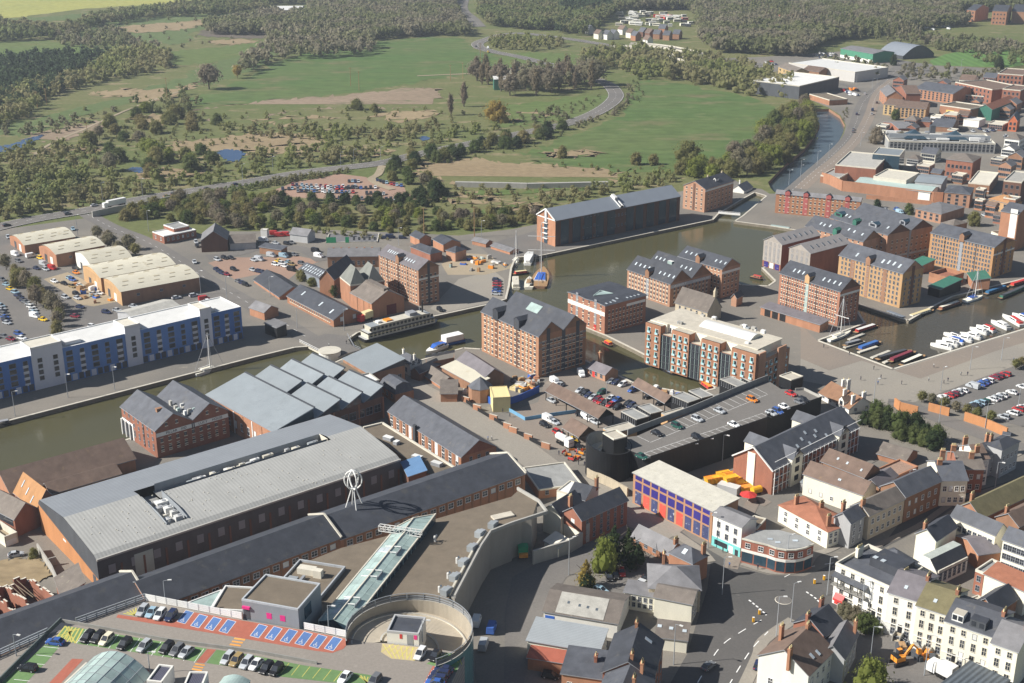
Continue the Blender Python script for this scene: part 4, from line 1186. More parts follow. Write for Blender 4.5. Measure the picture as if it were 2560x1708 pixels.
h_=hb('c2',"blue_lean_to","blue sheet roof lean-to at the end of the big grey shed",(1335,1110),(1400,1240),(1545,1185),h=6.5)
h_.body(BR_DARK,'mx',mat("blue_sheet",(.10,.19,.33),var=.1),rise=1.2)
# brick mill
h_=hb('c2',"brick_mill","long orange brick mill with slate gable roof and tall paned windows",(1210,640),(1885,1062),(2190,955),(1890,1198))
h_.body(BR_OR,'gx',SLATE,apex=px('c2',2035,905),ov=.3,gm=BR_RED)
h_.grid('f',11,[h_.h*.08,h_.h*.52],1.5,2.2,'white',.01,.99)
for i in range(12):h_.panel('f',h_.L*(.01+.98*i/11)-.25,h_.L*(.01+.98*i/11)+.25,.05,h_.h-.1,BR_OR,.14,"pilaster")
for i,j in ((3,1),(3,0),(7,1),(7,0)):h_.panel('f',h_.L*(.01+.98*(i+.5)/11)-.8,h_.L*(.01+.98*(i+.5)/11)+.8,h_.h*(.08+.44*j),h_.h*(.08+.44*j)+2.3,WHITE,.1,"blind_panel")
b=MB();b.box(-.7,.7,-.9,0,0,h_.h+1.4,CLAD_D);h_.part(b,"flue",(h_.L*.405,-.02,0))
h_.grid('s',3,[2.5],1.0,1.6,'dark',.15,.85)
# sawtooth roofs
h_=hb('c2',"sawtooth_factory","silver sawtooth factory roofs with orange brick end by the canal",('c1',2020,462),(150,838),(1168,505),h=8.0)
L,W,hh=h_.L,h_.W,h_.h
b=MB()
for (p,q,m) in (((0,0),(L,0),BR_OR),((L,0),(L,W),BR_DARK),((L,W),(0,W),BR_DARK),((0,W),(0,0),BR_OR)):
 b.face([(*p,0),(*q,0),(*q,hh),(*p,hh)],m)
b.face([(0,0,hh),(L,0,hh),(L,W,hh),(0,W,hh)],CLAD_D)
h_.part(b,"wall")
cuts=[0,.365,.60,.80,1.0]
th=4.2
for i in range(4):
 y0,y1=W*cuts[i],W*cuts[i+1]-.3
 for (x0,x1) in ([(0,L)] if i==0 else [(0,L*.46),(L*.55,L)]):
  r=MB()
  e=.5
  r.face([(x0-e,y0,hh+.25),(x1+e,y0,hh+.25),(x1+e,y1+e,hh+th),(x0-e,y1+e,hh+th)],MET_S)
  r.face([(x0-e,y1+e,hh+th-.3),(x1+e,y1+e,hh+th-.3),(x1+e,y0,hh-.05),(x0-e,y0,hh-.05)],CLAD_D)
  r.face([(x1+e,y0,hh-.05),(x1+e,y1+e,hh+th-.3),(x1+e,y1+e,hh+th),(x1+e,y0,hh+.25)],MET_B)
  r.face([(x0-e,y1+e,hh+th-.3),(x1+e,y1+e,hh+th-.3),(x1+e,y1+e,hh+th),(x0-e,y1+e,hh+th)][::-1],CLAD_D)
  r.face([(x0-e,y0,hh+.25),(x1+e,y0,hh+.25),(x1+e,y0,hh),(x0-e,y0,hh)][::-1],MET_B)
  r.box(x0-e,x1+e,y1-.15,y1+e+.06,hh+th-.1,hh+th+.1,CLAD_D);r.box(x1+e-.3,x1+e+.05,y0,y0+.3,hh,hh+.3,CLAD_D)  # dark trim added to part the bays, shade at the step as colour
  h_.part(r,"roof_bay")
  s=MB()
  s.face([(x1,y0,hh),(x1,y1,hh),(x1,y1,hh+th-.3)],GLASS_B);s.face([(x0,y1,hh),(x0,y0,hh),(x0,y1,hh+th-.3)],GLASS_B)
  s.face([(x1,y1,hh),(x0,y1,hh),(x0,y1,hh+th-.3),(x1,y1,hh+th-.3)],GLASS)
  h_.part(s,"north_light")
h_.grid('s',9,[3.0],2.6,2.6,'dark',.28,.98)
for i in range(4):h_.panel('s',W*(.3+.23*i),W*(.3+.23*i)+.6,.1,hh-.2,BR_OR,.12,"pilaster")
h_.grid('f',10,[2.2],1.4,2.6,'white',.02,.98)
for i in range(8):h_.panel('f',L*(.02+.137*i)-.25,L*(.02+.137*i)+.25,.05,hh-.2,WHITE if i % 2 else BR_OR,.13,"pilaster")
# wharf shed
h_=hb('c2',"wharf_shed","single silver metal pitched roof shed by the swing bridge",(800,158),(1050,303),(1297,185),h=7.0)
h_.body(BR_BROWN,'mx',MET_S,rise=2.6,gm=CLAD_D)
h_.grid('s',3,[1.5],1.4,2.6,'dark',.3,.95)
yard=PL('c2',[(720,225),(810,190),(1000,285),(940,320),(850,330),(800,300)],5.5)
b=MB();b.prism([(p.x-yard[0].x,p.y-yard[0].y) for p in yard],0,5.5,BR_BROWN,top=FELT);tag(b.obj("flat_annexe",None,(yard[0].x,yard[0].y,0)),"small brown flat roof between sawtooth roofs and wharf shed","building")
h_=hb('c2',"stair_block","low brick block with pale flat roof by the mansard house",(915,315),(1010,385),(1120,345),h=9)
h_.body(BR_BROWN,'flat',MET_W,rise=.4,trim=CONC)
h_=hb('c2',"mansard_house","small orange brick house with slate mansard roof by the brick mill",(1132,398),(1278,490),(1435,440),(1283,575))
h_.body(BR_OR,'flat',SLATE,rise=0)
L,W,hh=h_.L,h_.W,h_.h
r=MB();i1,z1,z2=1.0,hh+2.6,hh+3.6
q0=[(-.2,-.2,hh),(L+.2,-.2,hh),(L+.2,W+.2,hh),(-.2,W+.2,hh)];q1=[(i1,i1,z1),(L-i1,i1,z1),(L-i1,W-i1,z1),(i1,W-i1,z1)]
for k in range(4):r.face([q0[k],q0[(k+1) % 4],q1[(k+1) % 4],q1[k]],SLATE)
r.face([q1[0],q1[1],(L-i1,W/2,z2),(i1,W/2,z2)],SLATE);r.face([q1[2],q1[3],(i1,W/2,z2),(L-i1,W/2,z2)],SLATE);r.face([q1[1],q1[2],(L-i1,W/2,z2)],SLATE);r.face([q1[3],q1[0],(i1,W/2,z2)],SLATE)
h_.part(r,"mansard_roof");h_.grid('f',3,[1.5],.9,1.3,'dark')
for t in (.4,.72):
 b=MB();b.box(-.5,.5,0,.8,0,1.3,SLATE_L);b.face([(-.35,-.01,.2),(.35,-.01,.2),(.35,-.01,1.1),(-.35,-.01,1.1)],GLASS);h_.part(b,"dormer",(L*t,.35,hh+.5))
# ------------------------------------------------------------------ pillar warehouse with its lettering band
h_=hb('c1',"pillar_warehouse","red brick twin-gabled warehouse with black words on a white band",(1140,590),(1425,820),(2092,630),(1450,1078))
h_.body(BR_RED,'gx',SLATE,n=2,apex=px('c1',1590,660),ov=.35,gm=BR_RED)
hh,L,W=h_.h,h_.L,h_.W
zb=hh-1.4-1.15
h_.panel('s',.15,W-.15,zb,zb+1.3,REN_W,.07,"name_board")
for t,u,wd in (("PILLAR",.21,.15),("AND",.375,.075),("&",.49,.03),("LUCY",.64,.12),("HOUSE",.84,.14)):
 if t=="&":continue
 lc,rz=h_.face_xf('s',W*u,zb+.65,.09)
 lettering(t,h_.root,lc,rz,1.15,BLACK_P,W*wd)
h_.panel('s',W*.485,W*.5,zb-.6,zb+1.6,CLAD_D,.1,"loading_door");h_.panel('s',W*.51,W*.525,zb-.6,zb+1.6,CLAD_D,.1,"loading_door")
h_.grid('s',9,[zb-2.0,zb-4.6,2.0],.9,1.2,'brick',.02,.98)
h_.grid('s',6,[hh+.6],.8,.9,'brick',.08,.92,skip=(2,3))
h_.grid('f',7,[hh-1.8,hh-4.2,hh-6.6,2.0],.8,1.0,'dark',.03,.97)
for i in range(9):h_.panel('f',L*(.02+.12*i)-.12,L*(.02+.12*i)+.12,hh-.5,hh-.02,BLACK_P,.3,"corbel")
h_.panel('f',L*.62,L*.66,1,hh-.4,BLACK_P,.06,"loading_door")
b=MB()
b.box(.15,L*.33,-.12,-.02,.2,6.0,WHITE)
b.box(.5,L*.30,-.16,-.1,.2,5.2,CLAD_D);h_.part(b,"arcade_opening")
for k in range(3):
 q=MB();q.cyl((0,0),.3,0,5.6,WHITE,10);h_.part(q,"pillar",(.4+k*L*.12,-.45,.1))
h_.chim(L*.72,W*.2,1.5,2.4,hh+4.6,BR_BROWN,0)
b=MB()
b.box(L*.42,L*.8,W*.42,W*.58,hh+.2,hh+.5,FELT_G)
for k in range(10):x,y=L*rnd.uniform(.25,.85),W*rnd.uniform(.42,.62);b.box(x,x+rnd.uniform(.5,1.4),y,y+rnd.uniform(.6,1.6),hh+.4,hh+rnd.uniform(1.2,2.4),rnd.choice([MET_W,CONC,CLAD_D,MET_GRN]))
h_.part(b,"roof_plant")
h_.sky(2,[(.85,.3)],.5,1.2,MATS["skylight_glass"])
# tiled sheds on the canal side
h_=hb('c1',"tiled_shed","long brown tiled roof shed along the canal bank left of the pillar warehouse",(-60,1195),(440,1300),(1240,1085),h=4.5) if False else None
h_=hb('c1',"tiled_shed","long brown tiled roof along the canal bank left of the twin-gabled warehouse",(30,1190),(100,1400),(1240,1078),h=4.2)
h_.body(BR_OR,'gy',TILE_BR,rise=4.0)
h_=hb('c1',"tiled_lean_to","low brown tiled lean-to roof in front of the long canal-side shed",(440,1290),(470,1400),(1110,1215),h=3.0)
h_.body(BR_BROWN,'gy',TILE_BR,rise=1.8)
h_=hb('c1',"tiled_gable_house","tall orange-brown tiled roof with cream skylights at the left edge",(130,1380),(330,1540),(440,1385),h=5.5)
h_.body(BR_RED,'gx',TILE_OR,rise=5.0)
h_.sky(0,[(.2,.6),(.45,.45),(.72,.3)],.5,2.2,MATS["skylight_glass"])
h_=hb('d1',"old_brick_house","old brick building with grey-brown roof at the left edge",('c1',-180,1470),(130,60),(390,-15),(200,230))
h_.body(BR_RED,'gx',TILE_G,rise=3.4)
h_.panel('f',h_.L*.55,h_.L*.95,3.0,5.2,GLASS,.05,"window")
h_=hb('d1',"ruined_house","cream ruined outhouse with broken walls at the left edge",(-120,120),(40,230),(170,195),h=3.2)
h_.body(REN_C,'flat',DIRT,rise=2.0,trim=CONC_P)
h_.panel('s',.3,h_.W-.3,.2,1.8,WHITE,.05,"hoarding")
# roofless brick ruin
h_=hb('d1',"roofless_ruin","roofless dark brick ruin with bare rafters beside the grey shed",(-250,760),(20,960),(545,760),h=6.5)
L,W,hh=h_.L,h_.W,h_.h
b=MB()
for (x0,x1,y0,y1) in ((0,L,0,.5),(0,L,W-.5,W),(0,.5,.5,W-.5),(L-.5,L,.5,W-.5),(.5,L-.5,W*.55,W*.55+.5),(.5,L-.5,W*.28,W*.28+.4)):
 n=max(2,int(max(x1-x0,y1-y0)/1.6))
 for i in range(n):
  a,c=i/n,(i+1)/n;z=hh-rnd.uniform(0,2.0)
  if x1-x0>y1-y0:b.box(x0+(x1-x0)*a,x0+(x1-x0)*c,y0,y1,0,z,BR_RED,top=CONC_P)
  else:b.box(x0,x1,y0+(y1-y0)*a,y0+(y1-y0)*c,0,z,BR_RED,top=CONC_P)
h_.part(b,"wall")
for k in range(4):
 y=W*(.62+.05*k)+rnd.uniform(-.3,.3);q=MB();q.bar((.1,y,hh-.3),(L*rnd.uniform(.35,.95),y+rnd.uniform(-.5,.5),hh-rnd.uniform(.4,2.4)),.14,mat("old_timber",(.22,.17,.12)));h_.part(q,"rafter")
h_.grid('s',8,[2.6],1.0,1.6,'dark')
h_=hb('d1',"stone_roof_house","small grey stone-tiled roof house touching the orange brick end",(505,600),(565,775),(780,715),h=6.5)
h_.body(BR_RED,'mx',TILE_G,rise=2.4)
h_.panel('s',.2,h_.W-.2,1.0,5.5,BR_BROWN,.03,"brick_patch")
# fence and yard walls by the shed
wb=MB()
pz=PL('d1',[(350,360),(480,560),(560,740)]);c0=pz[0]
for a,c in zip(pz[:-1],pz[1:]):wb.bar((a.x-c0.x,a.y-c0.y,1.2),(c.x-c0.x,c.y-c0.y,1.2),.4,CONC,2.4)
q=PL('d1',[(445,500),(520,480)]);wb.bar((q[0].x-c0.x,q[0].y-c0.y,1.2),(q[1].x-c0.x,q[1].y-c0.y,1.2),.3,CONC,2.4)
tag(wb.obj("yard_wall",None,(c0.x,c0.y,0)),"low grey yard wall along the orange brick end of the shed","wall")
field("dry_grass",[(-60,480),(240,430),(350,400),(460,560),(440,600),(-60,760)],G_REED,.03,.8,'d1')
# ================================================================== the docks: warehouses round the basins
def rows_z(h,n,z0=1.2,top=1.5):
 return [z0+(h-top-z0)*i/(n-1) for i in range(n)]
def wh(reg,label,A,B,C,base,roof,apex=None,n=1,wall=BR_WH,gm=None,rm=SLATE_D,nf=10,ns=5,nr=6,style='brick',h=None,ws=.85,gate=None,group=None,sside=True):
 h_=hb(reg,"brick_warehouse",label,A,B,C,base,h=h,cat="warehouse",group=group)
 q=px(*apex) if apex and isinstance(apex[0],str) else (px(reg,*apex) if apex else None)
 h_.body(wall,roof,rm,apex=q,n=n,gm=gm or wall)
 z=rows_z(h_.h,nr)
 if nf:h_.grid('f',nf,z,ws,1.15,style,.03,.97)
 if ns and sside:h_.grid('s',ns,z[:-1] if nr>3 else z,ws,1.15,style,.06,.94)
 return h_
def lucam(h_,t,w=2.4,m=BR_BROWN,zc=2.2,strip=True,face='f',col=GREY_P):
 """hoist dormer on the front with its column of loading doors"""
 h_.dormer(h_.L*t,-.5,h_.W*.3,w,h_.h-.8,h_.h+zc,m,SLATE_D,1.1,False,"hoist_dormer")
 if strip:h_.panel('f',h_.L*t-.75,h_.L*t+.75,.2,h_.h-.85,col,.08,"loading_doors")
h_=wh('b2',"tall orange brick warehouse with violet slate roof and central hoist dormer by the boat yard",(1125,765),(1490,912),(1690,876),(1497,1245),'gx',(1588,822),rm=SLATE_V,nf=14,ns=4,nr=6,wall=BR_WH,gm=BR_BROWN)
lucam(h_,.5,2.4,BR_BROWN,2.2,True,'f',BR_DARK);h_.band('s',h_.h-5,h_.h-4.1,REN_W);h_.sky(0,[(.15+.05*i,.55) for i in range(5)]+[(.55+.06*i,.45) for i in range(5)],.7,1.6)  # dark strip: shade of the recessed door bay put into the colour
h_.panel('s',h_.W*.44,h_.W*.56,.3,h_.h+2,CLAD_D,.07,"loading_doors")
for t in (.23,.73):h_.panel('f',h_.L*t-.12,h_.L*t+.12,.2,h_.h-.2,BLACK_P,.12,"drainpipe")
h_=wh('b2',"large twin-ridged warehouse with roof skylight and rows of white sills at the barge arm mouth",(2070,1292),('b3',245,1522),('b3',645,1392),('c3',250,338),'gx',('b3',365,1385),n=2,nf=14,ns=11,nr=7,ws=1.1,wall=mat("brick_pinkish",(.42,.215,.125),var=.18,sc=.3),gm=BR_BROWN,rm=SLATE_D)
lucam(h_,.27,3.2,SLATE_D,2.8,True,'f',BR_DARK);lucam(h_,.64,3.2,SLATE_D,2.8,True,'f',BR_DARK);h_.sky(2,[(.42,.5)],7,3.6,GLASS_T)  # both door strips painted dark for the shade in their recesses
for t in (.2,.52,.82):h_.panel('s',h_.W*t-.8,h_.W*t+.8,.2,h_.h+(2 if t != .52 else 0),CLAD_D,.07,"loading_doors")
h_.band('s',h_.h-3.2,h_.h-2.4,mat("faded_band",(.30,.25,.22)));h_.band('s',h_.h-5.6,h_.h-5,MATS["faded_band"])
for t in (.14,.41,.8):h_.panel('f',h_.L*t-.14,h_.L*t+.14,.2,h_.h-.2,STONE_B,.1,"drainpipe")
h_=wh('b3',"twin-gabled brick warehouse with a broad white band and triangular roof glazing",(515,1116),(855,1244),(1265,1156),(858,1506),'gy',(770,1160),n=2,nf=6,ns=10,nr=5,style='arch',wall=mat("brick_rose",(.36,.17,.11),var=.18,sc=.3),gm=MATS["brick_rose"],rm=SLATE_D)
h_.band('f',h_.h-4.6,h_.h-2.9,REN_W,.1);h_.panel('s',h_.W*.52,h_.W*.98,h_.h-2.7,h_.h-1.6,REN_W,.08,"name_band")
for t in (.25,.75):h_.panel('f',h_.L*t-.7,h_.L*t+.7,.2,h_.h+1.2,GREY_P,.07,"loading_doors")
h_.panel('f',h_.L*.72,h_.L*.78,.2,2.6,RED_P,.13,"door");h_.sky(2,[(.3,.45),(.42,.6)],.8,1.4);h_.sky(2,[(.1+.1*i,.3) for i in range(3)]+[(.6+.09*i,.35) for i in range(4)],.6,1.2)
b=MB();L,W=h_.L,h_.W
g0,g1,g2=(L*.32,W*.5,h_.h+h_.rise*.75),(L*.47,W*.2,h_.h+.3),(L*.6,W*.56,h_.h+h_.rise*.5)
b.prism([g0[:2],g1[:2],g2[:2]],h_.h,h_.h+h_.rise*.62,GLASS_T);
for a,c in ((g0,g1),(g1,g2),(g2,g0)):b.bar((*a[:2],h_.h+h_.rise*.64),(*c[:2],h_.h+h_.rise*.64),.3,MET_GRN)
h_.part(b,"roof_glazing")
h_=wh('b3',"double-gabled brick warehouse with long lettered white band facing the small church",(1060,905),(1455,1040),(1835,945),(1455,1256),'gx',(1562,912),n=2,nf=13,ns=10,nr=5,wall=BR_WH,gm=BR_BROWN)
lucam(h_,.48);z=h_.h-1.5
h_.panel('s',.2,h_.W-.2,z-.9,z+.6,REN_G,.07,"name_band")
for t,u,wd in (("ALBERT",.24,.3),("WAREHOUSE",.74,.4)):
 lc,rz=h_.face_xf('s',h_.W*u,z-.15,.09);lettering(t,h_.root,lc,rz,1.1,WHITE,h_.W*wd)
h_.sky(0,[(.1+.1*i,.5) for i in range(4)]+[(.66+.1*i,.45) for i in range(4)],.7,1.5);h_.sky(2,[(.08+.09*i,.55) for i in range(3)]+[(.66+.1*i,.5) for i in range(3)],.7,1.5)
b=MB();b.box(h_.L*.36,h_.L*.46,h_.W*.6,h_.W*.72,h_.h+1.2,h_.h+3.4,GLASS_T,top=MET_W);h_.part(b,"roof_lantern")
h_=wh('b3',"brick warehouse with dark slate roof farthest out at the basin, white band on its gable",(1528,785),(1930,904),(2115,864),None,'gx',(2020,808),nf=12,ns=4,nr=5,h=13.5,gm=BR_BROWN)
lucam(h_,.46);h_.band('s',h_.h-2.6,h_.h-1.5,REN_W);h_.sky(0,[(.1+.11*i,.5) for i in range(3)]+[(.76+.1*i,.5) for i in range(3)],.7,1.5)
h_=wh('b3',"very long grey-roofed brick warehouse with glazed bays on the far quay",(222,405),(400,460),(1545,236),(412,702),'gy',(308,350),wall=BR_DARK,gm=BR_OR,rm=MET_B,nf=0,ns=0,nr=5)  # dark brick puts the shade of the long side into the wall colour
L,W,hh=h_.L,h_.W,h_.h
h_.panel('f',L*.4,L*.58,.3,hh+2.2,GLASS_B,.1,"glazed_bay");h_.panel('f',.05,L-.05,hh-.5,hh,WHITE,.2,"fascia")
b=MB()
for (a,c) in (((0,hh),(L/2,hh+h_.rise)),((L/2,hh+h_.rise),(L,hh))):b.bar((a[0],-.4,a[1]),(c[0],-.4,c[1]),.5,WHITE)
b.box(L*.5-.6,L*.5+.7,-.5,-.1,hh-2,hh+h_.rise-.6,WHITE);h_.part(b,"gable_trim")
h_.panel('f',.02,L*.39,0,hh-.6,BR_OR,.06,'lit_brick_panel');h_.panel('f',L*.59,L-.02,0,hh-.6,BR_OR,.06,'lit_brick_panel')  # orange boards give the gable its sunlit tone over the dark walls
for t in (.04,.13,.22,.31,.40,.55,.63,.72,.82,.91):h_.panel('s',W*t,W*(t+.06),.4,hh-.8,GLASS_B,.1,"glazed_bay")  # glazed bays, with extra dark ones that deepen the painted shade of this side
for j in range(5):h_.grid('s',5,[1.2+j*(hh-2.6)/4],.9,1.2,'dark',.42 if j % 2 else .2,.56 if j % 2 else .34)
for j in range(4):h_.panel('f',L*.4-.4,L*.58+.4,2.6+j*(hh-3)/4,2.9+j*(hh-3)/4,WHITE,.9,"balcony")
b=MB();y=W*.51;b.box(L*.5,L+.4,y-.9,y+.9,hh,hh+1.0,GLASS);b.bar((L/2,y-1,hh+h_.rise+.4),(L+.5,y-1,hh+.5),.5,WHITE);b.bar((L/2,y+1,hh+h_.rise+.4),(L+.5,y+1,hh+.5),.5,WHITE);b.bar((L/2,y,hh+h_.rise+.5),(L/2+3,y,hh+h_.rise-.8),1.6,WHITE);h_.part(b,"roof_slot")
h_=wh('b3',"brick warehouse with sunlit orange gable standing at the lock",(1592,130),(1775,172),(2035,92),(1773,388),'gy',(1690,96),wall=BR_WH,gm=BR_WH,nf=4,ns=7,nr=5,rm=SLATE_D)
h_.panel('f',h_.L*.45,h_.L*.55,.3,h_.h+2.0,BR_DARK,.07,"loading_doors");h_.band('s',h_.h-1.8,h_.h-.8,REN_W)
h_.dormer(h_.L*.75,h_.W*.5,h_.W*.62,1.6,h_.h+.5,h_.h+2.6,MET_W,SLATE_D)
for y in (.45,.95):h_.chim(h_.L/2,h_.W*y,.9,.9,h_.h+h_.rise+1.4,STONE_B,1)
h_=wh('b4',"long low red brick warehouse with pink loading bays below the prison wall",(75,208),(850,282),(905,268),None,'gx',None,wall=mat("brick_warm",(.38,.185,.105),var=.15),nf=18,ns=0,nr=4,h=11.0,rm=SLATE_L)
for t in (.14,.36,.63,.85):
 h_.panel('f',h_.L*t-1.2,h_.L*t+1.2,.3,h_.h-.4,mat("faded_pink",(.42,.12,.11)),.1,"loading_doors");h_.dormer(h_.L*t,-.6,2.5,2.6,h_.h-.6,h_.h+1.2,MATS["faded_pink"],SLATE_D,.8,False,"hoist_dormer")
for lb,A,B,C,ap,bs,n in (("pale-gabled timber clad warehouse with grey roof nearest the basin",('b3',2295,640),(130,682),(480,592),(42,597),(115,928),4),("second pale clad gable warehouse, beside the one at the basin edge",(205,705),(392,762),(755,666),(302,672),None,4)):
 h_=wh('b4',lb,A,B,C,bs,'gy',ap,wall=BR_RED,gm=mat("pale_cladding",(.40,.36,.32),var=.12,rib=('Z',.4)),nf=n,ns=0,nr=5,h=None if bs else 13.5,rm=mat("pale_slate",(.34,.315,.305),var=.12,sc=.5),style='dark')
 h_.panel('f',.02,h_.L-.02,3.0,h_.h,MATS["pale_cladding"],.03,"cladding") ;h_.grid('f',n,rows_z(h_.h,5,3.6)[:-1],.8,1.1,'dark',.06,.94)
 h_.sky(0,[(.15+.14*i,.5) for i in range(6)],.9,2.0,MATS["skylight_dark"])
 if bs:
  for t in (.1,.4,.7):h_.panel('f',h_.L*t,h_.L*(t+.22),.2,2.8,PURP_P if t != .4 else REN_W,.1,"shop_panel")
def gdorm(h_,pts,m=DGRN_P):
 for t,w in pts:h_.dormer(h_.L*t,.5,h_.W*.3,w,h_.h+.3,h_.h+2.4,m,m,.6,True)
h_=wh('b4',"grey-roofed brick warehouse with green dormer behind the pale clad gables",(345,510),(875,652),(1030,606),None,'gx',(955,550),nf=10,ns=3,nr=4,h=13.0,gm=BR_BROWN,rm=SLATE)
h_.dormer(h_.L*.52,-.4,3,2.4,h_.h-.6,h_.h+2,DGRN_P,DGRN_P,.9,False,"hoist_dormer");h_.sky(0,[(.2,.5),(.27,.45),(.36,.5),(.66,.6),(.76,.55),(.9,.5)],.8,1.6)
h_=wh('b4',"double grey-roofed warehouse with green hoist dormer and glass dormers at the back",(570,430),(1100,592),(1440,492),None,'gx',(1188,490),n=2,nf=8,ns=8,nr=5,h=15,gm=BR_DARK,rm=SLATE)
h_.dormer(h_.L*.44,-.4,3,2.4,h_.h-.6,h_.h+2,DGRN_P,DGRN_P,.9,False,"hoist_dormer");h_.sky(0,[(.2,.5),(.27,.45),(.62,.5),(.9,.5)],.8,1.6)
h_.dormer(h_.L*.1,1.5,h_.W*.2,5,h_.h+1,h_.h+2.6,DGRN_P,GLASS_B,.6);h_.dormer(h_.L*.7,1.5,h_.W*.2,5,h_.h+1,h_.h+2.6,GREY_P,GLASS_B,.6);h_.dormer(h_.L*.82,h_.W*.55,h_.W*.7,3.4,h_.h+1,h_.h+2.8,GREY_P,GLASS_B,.7)
h_.panel('s',h_.W*.48,h_.W*.52,.5,h_.h,GREY_P,.12,"pipe");h_.band('s',3.2,4.2,REN_G)
h_=wh('b4',"tan brick warehouse with dark vertical door bays in the middle of the peninsula",(655,776),(1240,945),(1412,888),(1215,1266),'gx',(1340,826),wall=BR_TAN,gm=BR_WH,nf=16,ns=4,nr=7,ws=.75,style='dark',rm=SLATE)
lucam(h_,.47,col=BR_BROWN)
for t in (.225,.735):h_.panel('f',h_.L*t-1.1,h_.L*t+1.1,.2,h_.h-.3,BR_BROWN,.09,"loading_doors")
h_.panel('s',h_.W*.44,h_.W*.57,.2,h_.h+2.0,BR_DARK,.07,"loading_doors");h_.band('s',h_.h-4.2,h_.h-3.4,mat("faded_band",()))
h_.sky(0,[(.24,.35),(.63,.4),(.71,.45),(.79,.45),(.88,.4)],.9,2.2)
h_=wh('b4',"rosy brick warehouse with light window arches and yacht masts before its gable",(110,940),(665,1110),(845,1056),(650,1432),'gx',(762,990),wall=mat("brick_rose",()),gm=BR_DARK,nf=22,ns=4,nr=6,ws=.65,style='arch')
lucam(h_,.47,m=BR_TAN,col=MET_GRN);h_.band('s',h_.h-2.4,h_.h-1.5,REN_W);h_.sky(0,[(.18+.075*i,.45) for i in range(3)]+[(.66+.085*i,.45) for i in range(4)],.7,1.8)
for t in (.15,.3,.63,.81):h_.panel('f',h_.L*t-.12,h_.L*t+.12,.2,h_.h-.2,BLACK_P,.1,"drainpipe")
h_=wh('b4',"tan brick warehouse at the right side behind the green roofed sheds",(1495,572),(2080,706),(2232,632),(2050,998),'gx',(2166,616),wall=mat("brick_buff",(.46,.26,.125),var=.15,sc=.3),gm=BR_BROWN,nf=20,ns=4,nr=7,ws=.75,style='dark',rm=SLATE)
lucam(h_,.5);h_.band('s',h_.h-4.2,h_.h-3.4,REN_W)
h_.panel('s',h_.W*.44,h_.W*.56,.2,h_.h+2,BR_DARK,.07,"loading_doors")
for t in (.24,.73):h_.panel('f',h_.L*t-.12,h_.L*t+.12,.2,h_.h-.2,BLACK_P,.1,"drainpipe")
# low arcaded shed before the rosy warehouse
h_=hb('b4',"dock_shed","long low orange brick shed with open bays before the rosy warehouse",('b3',2285,1252),(478,1416),(572,1392),(470,1492),cat="shed")
h_.body(BR_OR,'mx',SLATE_V,rise=.8)
for t in (.07,.2,.33):h_.panel('f',h_.L*t,h_.L*(t+.1),.1,h_.h-.5,BLACK_P,.04,"bay_shade_panel")  # solid black boards, painted shade for the inside of the open bays
h_=hb('b3',"small_kiosk","tiny brick pump house with pitched roof on the wharf beside the double-gabled warehouse",(2030,1150),(2062,1168),(2120,1140),(2058,1255),cat="kiosk")
h_.body(BR_WH,'gy',SLATE_D,rise=1.6)
# small stone church
h_=hb('b3',"church","small stone mariners' church with bellcote among the warehouses",(1500,1205),(1795,1295),(1900,1245),None,h=5.0,cat="church")
h_.body(STONE_B,'gx',TILE_G,rise=5.5)
b=MB();b.box(-.5,.5,-.8,.8,0,2.4,STONE_B);b.face([(-.5,-.8,2.4),(.5,-.8,2.4),(0,0,4.2)],STONE_B);b.face([(.5,-.8,2.4),(.5,.8,2.4),(0,0,4.2)],STONE_B);b.face([(.5,.8,2.4),(-.5,.8,2.4),(0,0,4.2)],STONE_B);b.face([(-.5,.8,2.4),(-.5,-.8,2.4),(0,0,4.2)],STONE_B);h_.part(b,"bellcote",(h_.L,h_.W/2,h_.h+h_.rise-.2))
h_.grid('f',5,[1.4],.7,2.4,'dark')
# new apartments by the barge arm
h_=hb('b3',"apartment_block","modern brick apartments with turquoise balconies and white flat roof by the barge arm",(1240,1390),('c3',2255,120),('c4',370,30),None,h=16.5)
L,W,hh=h_.L,h_.W,h_.h
b=MB()
b.box(0,L,0,W,0,hh-3,BR_WH,top=FELT_B)
h_.part(b,"wall")
seg=[(0,.145,'b'),(.145,.25,'g'),(.25,.41,'b'),(.41,.52,'g'),(.52,.685,'b'),(.685,.79,'g'),(.79,1,'b')]
for a,c,k in seg:
 if k=='b':
  h_.panel('f',L*a,L*c,0,hh-(0 if a not in (0,) else 0),BR_OR,.8,"brick_bay")
  b=MB();b.box(L*a,L*c,-.4,5,hh-3.0,hh,BR_OR,top=FELT_B);h_.part(b,"brick_bay")
  n=3 if c-a>.15 else 2
  me=win_mesh(1.3,1.9,'teal')
  for j in range(5):
   for i in range(n):link("window",me,h_.root,(L*(a+(c-a)*(i+.5)/n),-.8,.9+j*3.05))
 else:
  h_.panel('f',L*a,L*c,0,hh-3.2,GLASS,.35,"glass_bay")
  f=MB()
  n=6
  for i in range(n+1):x=L*(a+(c-a)*i/n);f.bar((x,-.42,0),(x,-.42,hh-3.2),.14,MET_GRN if i % 2 else CLAD_D)
  for j in range(6):f.bar((L*a,-.45,.2+j*2.6),(L*c,-.45,.2+j*2.6),.16,CLAD_D)
  h_.part(f,"glazing_frame")
h_.grid('s',6,[1+3.05*j for j in range(4)],1.3,1.8,'teal',.05,.95)
h_.panel('s',.5,W*.22,0,hh,BR_WH,.6,"brick_bay");h_.panel('s',W*.6,W*.85,0,hh-1,BR_WH,.6,"brick_bay")
